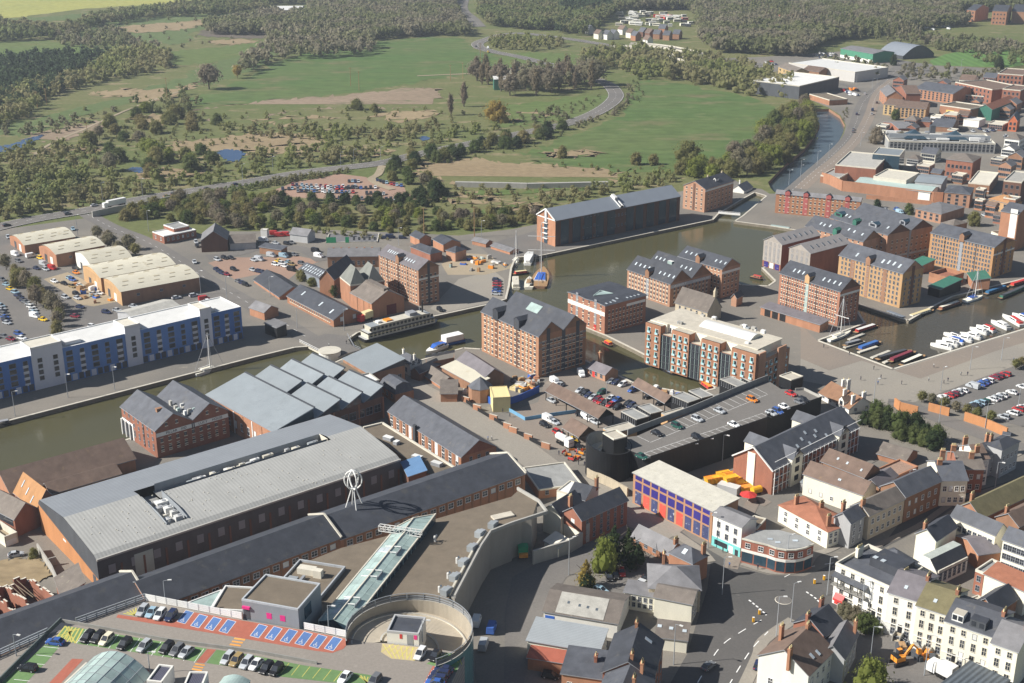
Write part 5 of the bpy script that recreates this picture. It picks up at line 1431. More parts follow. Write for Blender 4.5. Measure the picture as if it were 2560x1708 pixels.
b=MB();b.box(L*.06,L*.95,3.2,W-2,hh-3,hh+.2,REN_C,top=FELT_B);b.box(L*.05,L*.96,3.0,W-1.8,hh+.2,hh+.45,CONC_P,top=FELT_B,bottom=True)
b.box(L*.0,L*.16,2,W,hh-3,hh+.3,REN_C,top=FELT_B);h_.part(b,"penthouse")
b=MB();N=8
y0,y1=W*.40,W*.78
pr=[(y0+(y1-y0)*i/N,hh+.45+1.5*math.sin(math.pi*i/N)) for i in range(N+1)]
x0,x1=L*.36,L*.82
for (ya,za_),(yb,zb_) in zip(pr[:-1],pr[1:]):b.face([(x0,ya,za_),(x1,ya,za_),(x1,yb,zb_),(x0,yb,zb_)],MET_W)
b.face([(x1,y,z) for y,z in pr],REN_C);b.face([(x0,y,z) for y,z in pr][::-1],REN_C);h_.part(b,"curved_roof")
for i in range(12):
 x,y=L*rnd.uniform(.1,.92),W*rnd.choice([.27,.9]);b=MB();b.box(-.8,.8,-.6,.6,0,rnd.uniform(.6,1.4),rnd.choice([CONC,CLAD_G,WHITE]));h_.part(b,"roof_unit",(x,y,hh+.45))
for t in (.1,.28,.52,.76):
 b=MB();b.box(-2.4,2.4,-.2,.3,hh-2.8,hh-.4,REN_W);
 for k in (-1,0,1):b.box(k*1.5-.3,k*1.5+.3,-.26,-.2,hh-2.4,hh-1.0,GLASS)
 h_.part(b,"penthouse_window_wall",(L*t+4,3.1,0))
# black clad multi-storey car park
ZK=9.0
pts=PL('c3',[(1040,985),(1270,1082),(1800,905),(2345,718),('c4',-10,690),('c4',300,600),('c4',492,530),('c4',330,450),('c4',120,440),('c3',2345,360),(2060,470),(1660,640),(1150,870),(1060,880)],ZK)
k0=pts[1]
kp=empty("black_car_park",(k0.x,k0.y,0),0,"black clad multi-storey car park with open roof deck and round ramp","car park")
kr=lambda v:(v.x-k0.x,v.y-k0.y)
b=MB();b.prism([kr(p) for p in pts],0,ZK,BLACK,top=paved_mat("deck_grey",(.20,.185,.17),(.18,.168,.155),(.225,.205,.185)));b.obj("wall",kp)
wallrun("parapet",'c3',[(1270,1082),(1800,905),(2345,718),('c4',-10,690),('c4',300,600),('c4',492,530)],ZK,.9,.2,BLACK_P,kp,k0)
wallrun("parapet",'c3',[(1060,865),(1660,640),(2060,470),(2345,360)],ZK,2.0,.3,mat("deck_wall",(.27,.27,.26)),kp,k0)
wallrun("parapet",'c4',[(492,530),(330,450),(250,455)],ZK,.9,.25,CONC,kp,k0)
b=MB()
def deckline(p,q,w=.12):
 p,q=Vector(kr(P(*p,ZK))),Vector(kr(P(*q,ZK)));d=(q-p).normalized();n=Vector((-d.y,d.x))*w/2
 b.face([(*v,ZK+.02) for v in (p-n,q-n,q+n,p+n)],WHITE)
for i in range(19):
 t=i;deckline(('c3',1210+60*t,1030-20.2*t),('c3',1300+60*t,1065-20.2*t))
 if i % 2==0 or i>4:deckline(('c3',1150+60*t,870-24.5*t),('c3',1260+60*t,925-24.5*t))
deckline(('c3',1210,1030),('c3',2300,663));deckline(('c3',1270,930),('c3',2345,490))
b.obj("bay_line",kp,kind='stuff')
b=MB();p=kr(P('c3',900,1000,ZK));q=kr(P('c3',1115,1000,ZK));r0=abs(q[0]-p[0])
cyl0=P('c3',900,1150,5.0)
cx,cy=cyl0.x-k0.x,cyl0.y-k0.y+6.0
N=40
for i in range(N):
 a,a2=2*math.pi*i/N,2*math.pi*(i+1)/N
 zt=lambda t:10.2+1.2*math.sin(t-1.0)
 f=lambda t,r,z:(cx+r*math.cos(t),cy+r*math.sin(t),z)
 b.face([f(a,r0,0),f(a2,r0,0),f(a2,r0,zt(a2)),f(a,r0,zt(a))],BLACK)
 b.face([f(a,r0-.4,4),f(a,r0-.4,zt(a)),f(a2,r0-.4,zt(a2)),f(a2,r0-.4,4)],CONC)
 b.face([f(a,r0-.4,zt(a)),f(a,r0,zt(a)),f(a2,r0,zt(a2)),f(a2,r0-.4,zt(a2))],BLACK_P)
 zf=lambda t:8.6-3.4*(t/(2*math.pi))
 b.face([f(a,2.5,zf(a)),f(a,r0-.4,zf(a)),f(a2,r0-.4,zf(a2)),f(a2,2.5,zf(a2))],CONC_P)
 b.face([f(a,r0-3.6,zf(a)),f(a,r0-3.6,zf(a)+.9),f(a2,r0-3.6,zf(a2)+.9),f(a2,r0-3.6,zf(a2))],REN_C)
b.obj("ramp_drum",kp)
for nm,A,B,C,bs,zz in (("stair_tower",(832,840),(935,905),(1050,868),(945,1060),7.0),("roof_cabin",('c4',118,310),('c4',215,358),('c4',325,322),('c4',235,455),ZK)):
 h_=hb('c3',"car_park_"+nm,"black stair tower with beige flat roof standing in the round ramp" if nm=="stair_tower" else "black stair cabin with pale flat roof at the deck's far end",A,B,C,bs,z0=zz,cat="stair tower")
 h_.body(BLACK,'flat',FELT_B,rise=.2,trim=CONC_P,z_low=-6 if nm=="stair_tower" else 0)
# black cube pavilions and flat roofs along the deck
for i,(A,B,C,bs) in enumerate((((1000,645),(1145,722),(1258,690),(1150,785)),((1155,598),(1275,668),(1390,640),(1285,735)),((1465,498),(1620,565),(1730,530),(1620,630)),((1620,455),(1745,522),(1845,492),(1750,585)),
  ((1910,348),(2068,418),(2160,388),(2070,480)),((2065,310),(2195,378),(2285,345),(2190,440)))):
 h_=hb('c3',"black_pavilion","black slatted pavilion with concrete slab roof, %s from the round ramp" % ORD[i],A,B,C,bs,z0=4.0,cat="pavilion",group="black slatted pavilions along the car park deck")
 h_.body(BLACK,'flat',FELT_G,rise=.12,trim=CONC,z_low=-4)
 h_.grid('f',7,[.4],.12,max(1.5,h_.h-1.2),'plain',.05,.95)
for i,(A,B,C,hh) in enumerate((((830,800),(920,850),(1150,790),6.5),((1385,655),(1430,690),(1620,635),7),((1845,500),(1900,530),(2065,490),7))):
 h_=hb('c3',"flat_terrace","beige flat roof between black pavilions, %s from the round ramp" % ORD[i],A,B,C,None,h=hh,cat="building",group="beige flat roofs beside the black car park")
 h_.body(BR_TAN,'flat',FELT_B,rise=.15,trim=CONC)
# canopies on posts
def canopy(reg,label,A,B,C,hh,rise,rm,wall=False):
 h_=hb(reg,"parking_canopy",label,A,B,C,None,h=hh,cat="canopy")
 L,W=h_.L,h_.W
 r=MB();z=hh
 for s in (0,1):
  y0,y1=(0,W/2) if s==0 else (W,W/2)
  q=[(0,y0,z),(L,y0,z),(L,y1,z+rise),(0,y1,z+rise)]
  r.face(q if s==0 else q[::-1],rm);r.face([(a,b_,c-.2) for a,b_,c in (q[::-1] if s==0 else q)],GREY_P)
 r.face([(L,0,z-.2),(L,W,z-.2),(L,W/2,z+rise)],BLACK_P);r.face([(0,W,z-.2),(0,0,z-.2),(0,W/2,z+rise)],BLACK_P)
 h_.part(r,"roof")
 n=max(3,int(L/5))
 for i in range(n+1):
  for y in (.4,W-.4):
   p=MB();p.bar((0,0,0),(0,0,z),.25,BLACK_P);h_.part(p,"post",(.3+(L-.6)*i/n,y,0))
 return h_
canopy('c3',"long brown-roofed parking canopy on black posts in the dockside car park",(300,458),(790,712),(930,660),3.6,2.6,TILE_BR)
canopy('c3',"short brown-roofed parking canopy beside the cobbled street",(455,795),(610,885),(785,830),3.4,2.8,TILE_BR)
canopy('c3',"brown-roofed parking canopy along the barge arm",(1095,400),(1400,572),(1480,520),3.4,2.2,TILE_BR)
h_=hb('c3',"lock_cottage","small brick cottage with slate roof and tall chimney by the barge arm",(690,240),(855,305),(950,255),(862,372))
h_.body(BR_WH,'gx',SLATE_V,apex=px('c3',912,240));h_.chim(h_.L*.12,h_.W*.8,1.2,1.2,h_.h+5.5,BR_OR,1);h_.grid('f',3,[.9],1,1.4,'dark')
h_.panel('f',h_.L*.3,h_.L*.45,.1,2.2,RED_P,.05,"door")
# white house and sheds by the bridge, building site
h_=hb('c2',"white_house","white rendered house with hipped slate roof by the bridge",(1288,150),(1412,212),(1530,185),(1410,322))
h_.body(REN_W,'hx',SLATE,rise=2.2);h_.grid('f',2,[1.2,4.2],1.0,1.5,'dark');h_.grid('s',2,[1.2,4.2],1.0,1.5,'dark')
for t in (.1,.9):h_.chim(h_.L*t,h_.W*.5,.8,.8,h_.h+3.6,REN_W,1)
L_=[("slate_outbuilding","low slate-roofed range with skylights running from the white house",(1510,215),(1560,200),(1815,150),None,4.5,BR_BROWN,'gy',SLATE_D,2.2),("grey_roof_hall","grey-violet roofed hall inside the hoarded building site",(1850,165),(2100,330),(2260,285),None,5,BR_BROWN,'gx',SLATE_V,2.5),
 ("cream_roof_shed","long cream sheeted roof under repair in the building site",(1705,235),(2010,400),(2100,345),None,4,BR_BROWN,'mx',MET_CREAM,1.0),("slate_shed","slate roofed shed, the longer one by the cobbled street",(1520,285),(1690,400),(1830,350),(1690,440),None,BR_OR,'gx',TILE_G,2.2),
 ("slate_shed","short slate roofed shed with orange brick front by the cobbled street",(1700,415),(1845,480),(1850,385),(1845,560),None,BR_OR,'mx',TILE_G,1.2),("slate_shed","dark roofed open shed nearest the white house",(1450,255),(1500,290),(1690,205),None,3.4,BR_DARK,'gy',SLATE_D,1.6)]
for nm,lb,A,B,C,bs,hh,wm,rf,rm,ri in L_:
 h_=hb('c2',nm,lb,A,B,C,bs,h=hh,cat="shed");h_.body(wm,rf,rm,rise=ri)
 if rf=='gy' and rm is SLATE_D and hh==4.5:h_.sky(0,[(.3,.5),(.5,.5),(.7,.5)],1.6,1.2,MATS["skylight_dark"])
p=P('c2',2060,410,5);b=MB()
for k in range(8):
 a0,a1=R(45*k),R(45*k+45);b.face([(4.5*math.cos(a0),4.5*math.sin(a0),5),(4.5*math.cos(a1),4.5*math.sin(a1),5),(0,0,8.5)],SLATE);b.face([(4.2*math.cos(a0),4.2*math.sin(a0),0),(4.2*math.cos(a1),4.2*math.sin(a1),0),(4.2*math.cos(a1),4.2*math.sin(a1),5),(4.2*math.cos(a0),4.2*math.sin(a0),5)],BR_BROWN)
tag(b.obj("octagonal_lodge",None,(p.x,p.y,0)),"octagonal slate-roofed lodge beside the cream site cabin","building")
CAB=mat("cabin_cream",(.70,.58,.30),var=.06)
for reg,lb,A,B,C,bs,z0 in (('c2',"cream site cabin stacked behind the blue hoarding, left one",(2145,420),(2175,520),(2315,450),None,2.6),('c3',"cream site cabin beside the skip, right one",(30,395),(75,450),(170,400),(75,475),0)):
 h_=hb(reg,"site_cabin",lb,A,B,C,bs,h=2.9,z0=z0,cat="site cabin",group="cream site cabins");h_.body(CAB,'flat',CAB,rise=.05,trim=CAB,z_low=-z0)
def wallthing(name,label,cat,reg,pts,h,t,m,group=None,z=0.0):
 w=PL(reg,pts,z);c0=w[0];b=MB()
 for a,c in zip(w[:-1],w[1:]):b.bar((a.x-c0.x,a.y-c0.y,h/2),(c.x-c0.x,c.y-c0.y,h/2),t,m,h)
 return tag(b.obj(name,None,(c0.x,c0.y,z)),label,cat,group)
wallthing("site_hoarding","bright blue site hoarding round the cream cabins","hoarding",'c2',[(1920,430),(2060,520),(2200,610),(2280,600),('c3',90,545),('c3',250,470)],2.6,.2,BLUE_P)
wallthing("mesh_fence","curved pale blue site fence round the sandy yard","fence",'c3',[(-80,620),(0,660),(120,730),(300,700),(440,680),(590,660)],1.3,.12,mat("pale_blue",(.16,.36,.55)))
for k,(reg,x,y) in enumerate((('c2',1925,560),('c2',2030,635),('c2',2180,725),('c2',2310,805),('c3',10,840),('c3',150,905),('c3',310,985))):
 p=P(reg,x,y);b=MB();b.box(-1.6,1.6,-.3,.3,0,2.0,BR_OR,top=STONE);tag(b.obj("brick_pier",None,(p.x,p.y,0),-.62),"orange brick wall pier along the cobbled street, %s from the bridge" % ORD[k],"wall pier","brick piers between railings along the cobbled street")
wallthing("railing","black railing between the brick piers of the cobbled street","railing",'c2',[(1925,562),(2030,637),(2180,727),(2310,807),('c3',150,907),('c3',310,987)],1.3,.08,BLACK_P)
for k,(pts,hh) in enumerate((([(1160,600),(1210,640),(1370,680)],3.2),([(1470,640),(1660,690)],3.0),([(1800,730),(2010,800),(2190,880)],3.2))):
 wallthing("brick_wall",["orange brick wall in front of the dark green thicket","orange brick wall at the car park entrance","long orange brick wall by the lane and car park"][k],"wall",'c4',pts,hh,.6,mat("brick_wall_orange",(.50,.23,.10),var=.12))
# green roofed sheds by the tan warehouse
for i,(lb,A,B,C,ri) in enumerate((("green sheet roof shed against the tan warehouse",(1355,830),(1400,880),(1530,840),1.2),("long green sheet roof over dark open shed by the quay",(1400,1085),(1580,1092),(1775,1030),1.6),("green sheet roof canopy beside white posts on the quay",(1830,940),(1880,1010),(2000,965),1.4))):
 h_=hb('b4',"green_roof_shed",lb,A,B,C,None,h=4.0,cat="shed",group="green roofed sheds by the tan warehouse");h_.body(BLACK_P if i==1 else BR_OR,'mx',DGRN_P,rise=ri)
h_=hb('b4',"brick_yard_building","orange brick walled yard block between the tan warehouses",(1405,960),(1650,985),(1800,940),None,h=4.5);h_.body(BR_OR,'flat',BR_RED,rise=1.5,trim=BR_OR)
# docks, west side: brick works by the boat yard
WS=[("low_slate_shed","low dark slate-roofed brick shed, farther of two beside the approach road",(-20,1000),(215,1160),(385,1060),(212,1190),None,BR_OR,'gx',SLATE_D,None),
 ("long_slate_shed","long dark slate-roofed brick workshop beside the moored ship",(285,1150),(712,1370),(935,1290),(715,1440),None,BR_OR,'gx',SLATE_D,None),
 ("brick_engine_shed","orange brick hall with stepped slate roof by the ship's stern",(868,1120),(1062,1220),(1345,1150),(1070,1362),None,BR_OR,'gx',TILE_G,None),
 ("brick_works","orange brick works with two tall pyramid slate roofs",(715,985),(865,1055),(1180,1010),(870,1255),None,BR_OR,'flat',CLAD_D,None),
 ("brick_gable_works","orange brick gabled works with ivy patch behind the pyramid roofs",(612,965),(715,1000),(900,860),None,8.5,BR_OR,'gy',SLATE_D,4.0),
 ("grey_sheet_shed","grey sheeted shed with rows of roof lights behind the gabled works",(392,905),(600,1000),(720,950),None,4.5,MET_B,'gx',SLATE,2.2),
 ("long_low_range","long low brick range with grey roof behind the tall orange warehouse",(630,720),(655,790),(1130,785),None,5.5,BR_BROWN,'gy',SLATE_L,2.2),
 ("green_door_workshop","brick workshop with green doors beside the tree belt",(625,580),(640,660),(1115,655),(640,668),None,BR_RED,'flat',SLATE_L,None),
 ("slate_cottage","dark-roofed brick cottage group near the repair yard",(1420,700),(1600,770),(1690,740),None,4.5,BR_RED,'hx',SLATE_D,2),
 ("slate_cottage","brick cottage with pyramid slate roof beside the repair yard",(1755,730),(1830,755),(1930,725),(1835,840),None,BR_WH,'hx',SLATE_D,2),
 ("slate_cottage","small orange gabled brick cottage nearest the tree belt",(1415,590),(1500,630),(1580,600),None,4,BR_OR,'gx',SLATE_D,1.8),
 ("slate_cottage","dark-roofed brick cottage with aerials behind the repair yard",(1625,630),(1720,680),(1845,640),None,4,BR_OR,'gx',SLATE_D,1.8),
 ("orange_brick_shed","low orange brick shed, the longer one on the far quay",(2155,690),(2330,745),(2400,720),(2330,775),None,BR_OR,'gx',SLATE_L,1.0),
 ("orange_brick_shed","small orange brick shed beside the low one on the far quay",(1985,640),(2110,670),(2165,650),(2110,710),None,BR_OR,'gx',SLATE_L,1.2),
 ("wharf_office","orange brick wharf office with slate roof at the approach road",(-60,1255),(75,1302),(165,1250),(80,1378),None,BR_OR,'gx',SLATE_L,None),
 ("dark_wharf_shed","dark flat-roofed shed by the bridge approach",(80,1400),(190,1445),(280,1420),None,4.5,BLACK_P,'mx',SLATE_L,.6)]
for nm,lb,A,B,C,bs,hh,wm,rf,rm,ri in WS:
 h_=hb('b2',nm,lb,A,B,C,bs,h=hh);h_.body(wm,rf,rm,rise=ri if ri else (.4 if rf=='flat' else min(h_.L,h_.W)*.27))
 if nm=="brick_works":
  for (x0,x1) in ((0,.5),(.5,1)):
   r=MB();L,W,z=h_.L,h_.W,h_.h;c=[(L*0,W*x0,z),(L,W*x0,z),(L,W*x1,z),(0,W*x1,z)];y=W*(x0+x1)/2
   e,g=(L*.3,y,z+6.5),(L*.75,y,z+6.5)
   for q in ([c[0],c[1],g,e],[c[2],c[3],e,g],[c[1],c[2],g],[c[3],c[0],e]):r.face(q,mat("slate_green",(.20,.205,.185),var=.2,sc=.4))
   h_.part(r,"pyramid_roof")
 if nm=="long_slate_shed":h_.grid('f',22,[h_.h-1.9],.8,1.2,'brick');h_.sky(0,[(.2,.6),(.6,.5),(.85,.4)],1,2.4);h_.grid('s',2,[1.8],1.4,1.8,'blind')
 if nm=="brick_engine_shed":
  b=MB();b.box(h_.L*.1,h_.L*.95,h_.W*.42,h_.W*.58,h_.h+h_.rise-.6,h_.h+h_.rise+.6,TILE_G);h_.part(b,"roof_step");h_.panel('s',h_.W*.45,h_.W*.75,.1,4.5,mat("door_maroon",(.16,.03,.03)),.06,"door")
  for t in (.3,.6,.85):h_.panel('f',h_.L*t,h_.L*t+.5,.1,h_.h-.2,BR_BROWN,.12,"pilaster")
 if nm=="green_door_workshop":h_.panel('s',h_.W*.01,h_.W*.2,.1,3,GRN_P,.06,"door");h_.panel('s',h_.W*.38,h_.W*.45,.1,3,GRN_P,.06,"door");h_.grid('s',5,[1.4],1,1.5,'dark',.5,1)
 if nm=="grey_sheet_shed":h_.sky(0,[(.12+.1*i,.35) for i in range(9)]+[(.12+.1*i,.7) for i in range(9)],.7,1.4)
 if nm=="long_low_range":h_.grid('s',9,[1.4],1,1.8,'dark');[h_.chim(h_.L*.5,h_.W*(.1+.15*i),.7,.7,h_.h+3,BR_OR,0) for i in range(6)]
# ================================================================== the town: right side streets, left side industry, far buildings
def T(reg,name,label,A,B,C,bh,wm,rf,rm,ri=None,f=None,s=None,st='white',ch=(),ws=(1.0,1.5),chm=None,cat="building",group=None,sk=None,trim=None,pots=4,z0=1.0):
 """one table row: bh is the ground point under B, or the eave height"""
 h_=hb(reg,name,label,A,B,C,bh if isinstance(bh,tuple) else None,h=None if isinstance(bh,tuple) else bh,cat=cat,group=group)
 if ri is None:ri=.4 if rf=='flat' else min(h_.L,h_.W)*.3
 h_.body(wm,rf,rm,rise=ri,trim=trim)
 for fc,g in (('f',f),('s',s)):
  if g:
   n,r=g
   h_.grid(fc,n,[z0+(h_.h-z0-.4)*(j+.1)/r for j in range(r)],ws[0],min(ws[1],(h_.h-z0)/r*.62),st,.04,.96)
 for x,y in ch:h_.chim(h_.L*x,h_.W*y,.8,1.7,h_.h+max(ri,.5)+1.7,chm or BR_OR,pots)
 if sk:h_.sky(*sk)
 return h_
# --- street corner by the black car park
h_=T('d3',"purple_window_store","long store with purple window panels, red posters and pale mossy roof",('c3',1115,1206),(1838,-8),('c3',1980,1410),(1830,285),mat("store_brick",(.40,.22,.13),var=.1),'mx',mat("mossy_sheet",(.56,.53,.45),sc=.5,var=.14,fine=3,spots=((.42,.38,.27),.9,.58)),.5)
L,hh=h_.L,h_.h
for j,(z0_,z1_) in enumerate(((hh-1.7,hh-.5),(hh-4.9,hh-2.4))):
 for i in range(9):h_.panel('f',L*(.03+.107*i),L*(.03+.107*i)+L*.085,z0_,z1_,PURP_P,.05,"window_panel")
POST=mat("poster_blue",(.06,.07,.16),sc=1.2,var=.3,spots=((.75,.78,.8),.9,.6));POSR=mat("poster_red",(.72,.10,.07),sc=1.0,var=.15,spots=((.85,.80,.72),.7,.64))
for i in range(9):h_.panel('f',L*(.035+.107*i),L*(.035+.107*i)+L*.08,.5,hh-5.5,(POST,POSR)[i % 2] if i != 7 else POST,.06,"poster")
h_=T('d3',"teal_pub","white three-storey pub with turquoise ground floor front",(1845,22),(2108,135),(2235,60),(2095,418),REN_W,'gx',SLATE_L,1.2,None,None)
for j in (1,2):h_.grid('f',3,[h_.h*(.38+.3*(j-1))],.9,1.5,'dark')
h_.panel('f',0,h_.L,0,h_.h*.31,TEAL_P,.12,"shop_front");h_.panel('f',h_.L*.1,h_.L*.55,.8,h_.h*.24,GLASS,.16,"window");h_.panel('f',h_.L*.6,h_.L*.75,.1,h_.h*.24,WHITE,.16,"door");h_.panel('f',h_.L*.82,h_.L*.93,.1,h_.h*.2,GLASS,.16,"door")
T('d3',"rear_extension","brick and white rear extension roofs behind the teal pub",(2110,140),(2240,160),(2330,60),5.5,BR_RED,'flat',FELT,.3)
ft=PL('d3',[(2108,245),(2220,275),(2345,305),('d4',80,335),('d4',170,350),('d4',260,348),('d4',340,330),('d4',418,295),('d4',330,225),('d4',100,165),(2260,165)],7.2)
c0=ft[0];cs=empty("curved_shop",(c0.x,c0.y,0),0,"curved red brick corner shop with white band and long shop windows","shop")
fr_=[(p.x-c0.x,p.y-c0.y) for p in ft]
b=MB();b.prism(fr_,0,7.2,mat("shop_brick",(.28,.11,.075),var=.12),top=FELT_G);b.obj("wall",cs)
wmesh=win_mesh(1.3,1.3,'white')
for (a,c) in zip(fr_[:7],fr_[1:8]):
 a,c=Vector(a),Vector(c);d=(c-a);ln=d.length;d /= ln;an=math.atan2(d.y,d.x);nrm=Vector((d.y,-d.x))
 q=MB();q.box(0,ln,-.12,0,3.5,4.3,REN_W,bottom=True);q.obj("fascia",cs,(*a,0),an)
 q=MB();q.box(.2,ln-.2,-.06,0,.6,3.4,GLASS_B,bottom=True);q.obj("shop_window",cs,(*a,0),an)
 q=MB();q.box(0,ln,-.2,.15,7.0,7.4,CONC_P,bottom=True);q.obj("parapet",cs,(*a,0),an)
 m_=a.lerp(c,.5);link("window",wmesh,cs,(*m_,4.9),an)
for x,y in ((20,250),(90,280),(250,265)):
 p=P('d4',x,y,7.2);link("skylight",sky_mesh(1.4,1.0,MATS["skylight_glass"]),cs,(p.x-c0.x,p.y-c0.y,7.2))
T('d3',"brick_terrace","long brick range with worn slate roof and rounded corner opposite the purple windows",(1100,215),(1438,385),(1530,300),(1445,470),BR_OR,'gx',SLATE_L,2.4,(4,1),ch=((.98,.5),),st='dark')
T('d3',"slate_corner","slate roofed corner block with hipped end and small roof light",(1440,372),(1655,475),(1815,410),6.5,BR_OR,'hx',SLATE,2.4,(3,1),ch=((.9,.85),),sk=(0,[(.5,.55)],1.2,1.6))
T('d3',"hipped_block","large hipped slate roof block with bath stone front in shadow",(1255,695),(1728,715),(1808,500),(1722,920),STONE_B,'hx',SLATE_L,3.0,None,(5,3),'cream',((.3,.9),))
T('d3',"cream_wing","cream rendered wing with two rows of small windows by the courtyard",(1030,728),(1312,778),(1335,690),(1300,935),REN_C,'mx',SLATE_L,.6,(5,2),st='dark',ws=(.7,1.1))
T('d3',"cream_blank_block","tall blank cream walled block with brown roof by the junction",(1305,775),(1648,842),(1690,700),(1635,1042),REN_C,'gx',TILE_G,1.4,None,(3,3),'cream',chm=STONE_B)
T('d3',"low_cream_shop","low cream building with dark roof and three skylights below the blank block",(1318,1140),(1602,1175),(1632,1048),(1600,1295),REN_C,'mx',TILE_G,.8,sk=(0,[(.1,.6),(.45,.55),(.85,.5)],1.0,1.0))
h_=T('d3',"white_shed","white walled shed with grey cement sheet roof and blue door",(290,905),(965,1018),(1060,760),(965,1165),REN_W,'gx',TILE_G,2.2)
p0,p1,p2,p3=h_.slopes[0];r=MB();q=lambda u,v:(p0.lerp(p1,u)).lerp(p3.lerp(p2,u),v)+Vector((0,-.03,.09));r.face([q(.17,.05),q(.8,.05),q(.8,.97),q(.17,.97)],CEMENT);h_.part(r,"roof_patch")
h_.sky(0,[(.3,.55),(.45,.5),(.56,.48),(.68,.45)],.6,.8,MATS["skylight_dark"]);h_.panel('f',.4,h_.L*.15,.1,3.4,BLUE_P,.06,"door");h_.panel('f',h_.L*.19,h_.L*.24,.1,2.2,WOOD,.3,"pallet")
T('d3',"metal_roof_store","long low cream store with grey metal roof and patched sheets",(140,1172),(795,1285),(880,1110),4.6,REN_C,'mx',MET_SY,1.0,(5,1),st='dark')
T('d3',"red_roof_store","small red sheet roofed lean-to at the bottom edge",(145,1330),(582,1398),(606,1310),3.4,BR_OR,'mx',mat("red_sheet",(.36,.11,.07),var=.12),.5)
T('d3',"brick_back_house","brick back house with grey roof and tall red chimney at the bottom edge",(455,1475),(835,1530),(880,1320),8.5,BR_OR,'mx',SLATE,1.2,(3,2),None,'white',((.72,.6),),chm=BR_RED,pots=2)
h_=T('d3',"gabled_town_house","tall slate gabled house with pot-topped chimneys at the bottom centre",(838,1440),(1290,1530),(1385,1180),10.5,BR_RED,'gy',SLATE_D,3.6,None,(3,3),'dark',((.45,.95),(.55,.12)),chm=BR_OR,pots=6)
h_.sky(0,[(.75,.55)],1.0,1.8)
T('d3',"gabled_town_house","slate gabled house with cream-trimmed chimneys, nearer the bottom edge",(800,1640),(1230,1720),(1300,1520),10.5,BR_RED,'gy',SLATE,3.0,None,None,ch=((.75,.9),(.7,.2)),pots=6)
h_=T('d3',"brick_grain_store","brick four-storey building with cream lower gable by the back lane",(494,-18),(640,72),(1058,-113),(640,308),BR_RED,'gy',SLATE_D,2.6,None,(6,4),'dark',ws=(.8,1.2))
h_.panel('f',.05,h_.L-.05,0,h_.h*.5,REN_C,.05,"render_panel");h_.panel('f',h_.L*.4,h_.L*.6,h_.h*.7,h_.h*.86,WHITE,.05,"window");h_.panel('s',h_.W*.1,h_.W*.17,.2,h_.h*.75,CONC,.06,"stair_window")
T('c3',"slate_cream_house","cream gabled house with dark slate roof by the round black ramp",(590,1355),(668,1455),(795,1345),7.5,REN_C,'gx',SLATE_D,2.4,ch=((.95,.9),),pots=3)
T('c3',"slate_cream_house","low cream house with long dark slate roof behind the brick grain store",(330,1515),(450,1600),(650,1470),7,REN_C,'gy',SLATE_D,2.6,ch=((.9,.5),),pots=3)
T('c3',"flat_grey_store","flat pale grey felt roof store with brick end by the cobbled street",(100,1160),(245,1365),(605,1262),(245,1450),BR_OR,'flat',FELT_G,.3,None,(3,1),'dark')
T('c3',"flat_white_store","small cream store with white flat roof beside the grey felt roof",(445,1345),(530,1405),(650,1310),5.5,REN_C,'flat',MET_W,.2,(2,1),st='dark')
wallthing("garden_wall","old stone wall behind the slate houses by the round ramp","wall",'c3',[(690,1245),(900,1340),(1060,1430)],3,.5,STONE_B)
# yard beside the mall
wallthing("yard_wall","stone wall of the shaded service yard, along the back lane","wall",'d3',[(190,480),(510,385),(640,310)],4.2,.6,CONC)
h_=T('d3',"timber_lean_to","broken cream-roofed lean-to in the shaded service yard",(300,260),(420,330),(510,285),3.0,REN_C,'mx',CONC_P,1.2)
q=P('d3',95,390);b=MB();b.box(-1.3,1.3,-2.4,2.4,.8,3.4,GRN_P,bottom=True);b.box(-1.4,1.4,-2.5,2.5,3.4,3.55,GRN_P);b.box(-1.2,1.2,-3.3,-2.4,.8,1.9,ORNG_P,bottom=True)
for x in (-1,1):
 for y in (-1.7,1.7):b.box(x-.2,x+.2,y-.4,y+.4,0,.8,RUBBER)
tag(b.obj("compactor",None,(q.x,q.y,0),.1),"bright green waste compactor in the service yard beside the mall","compactor")
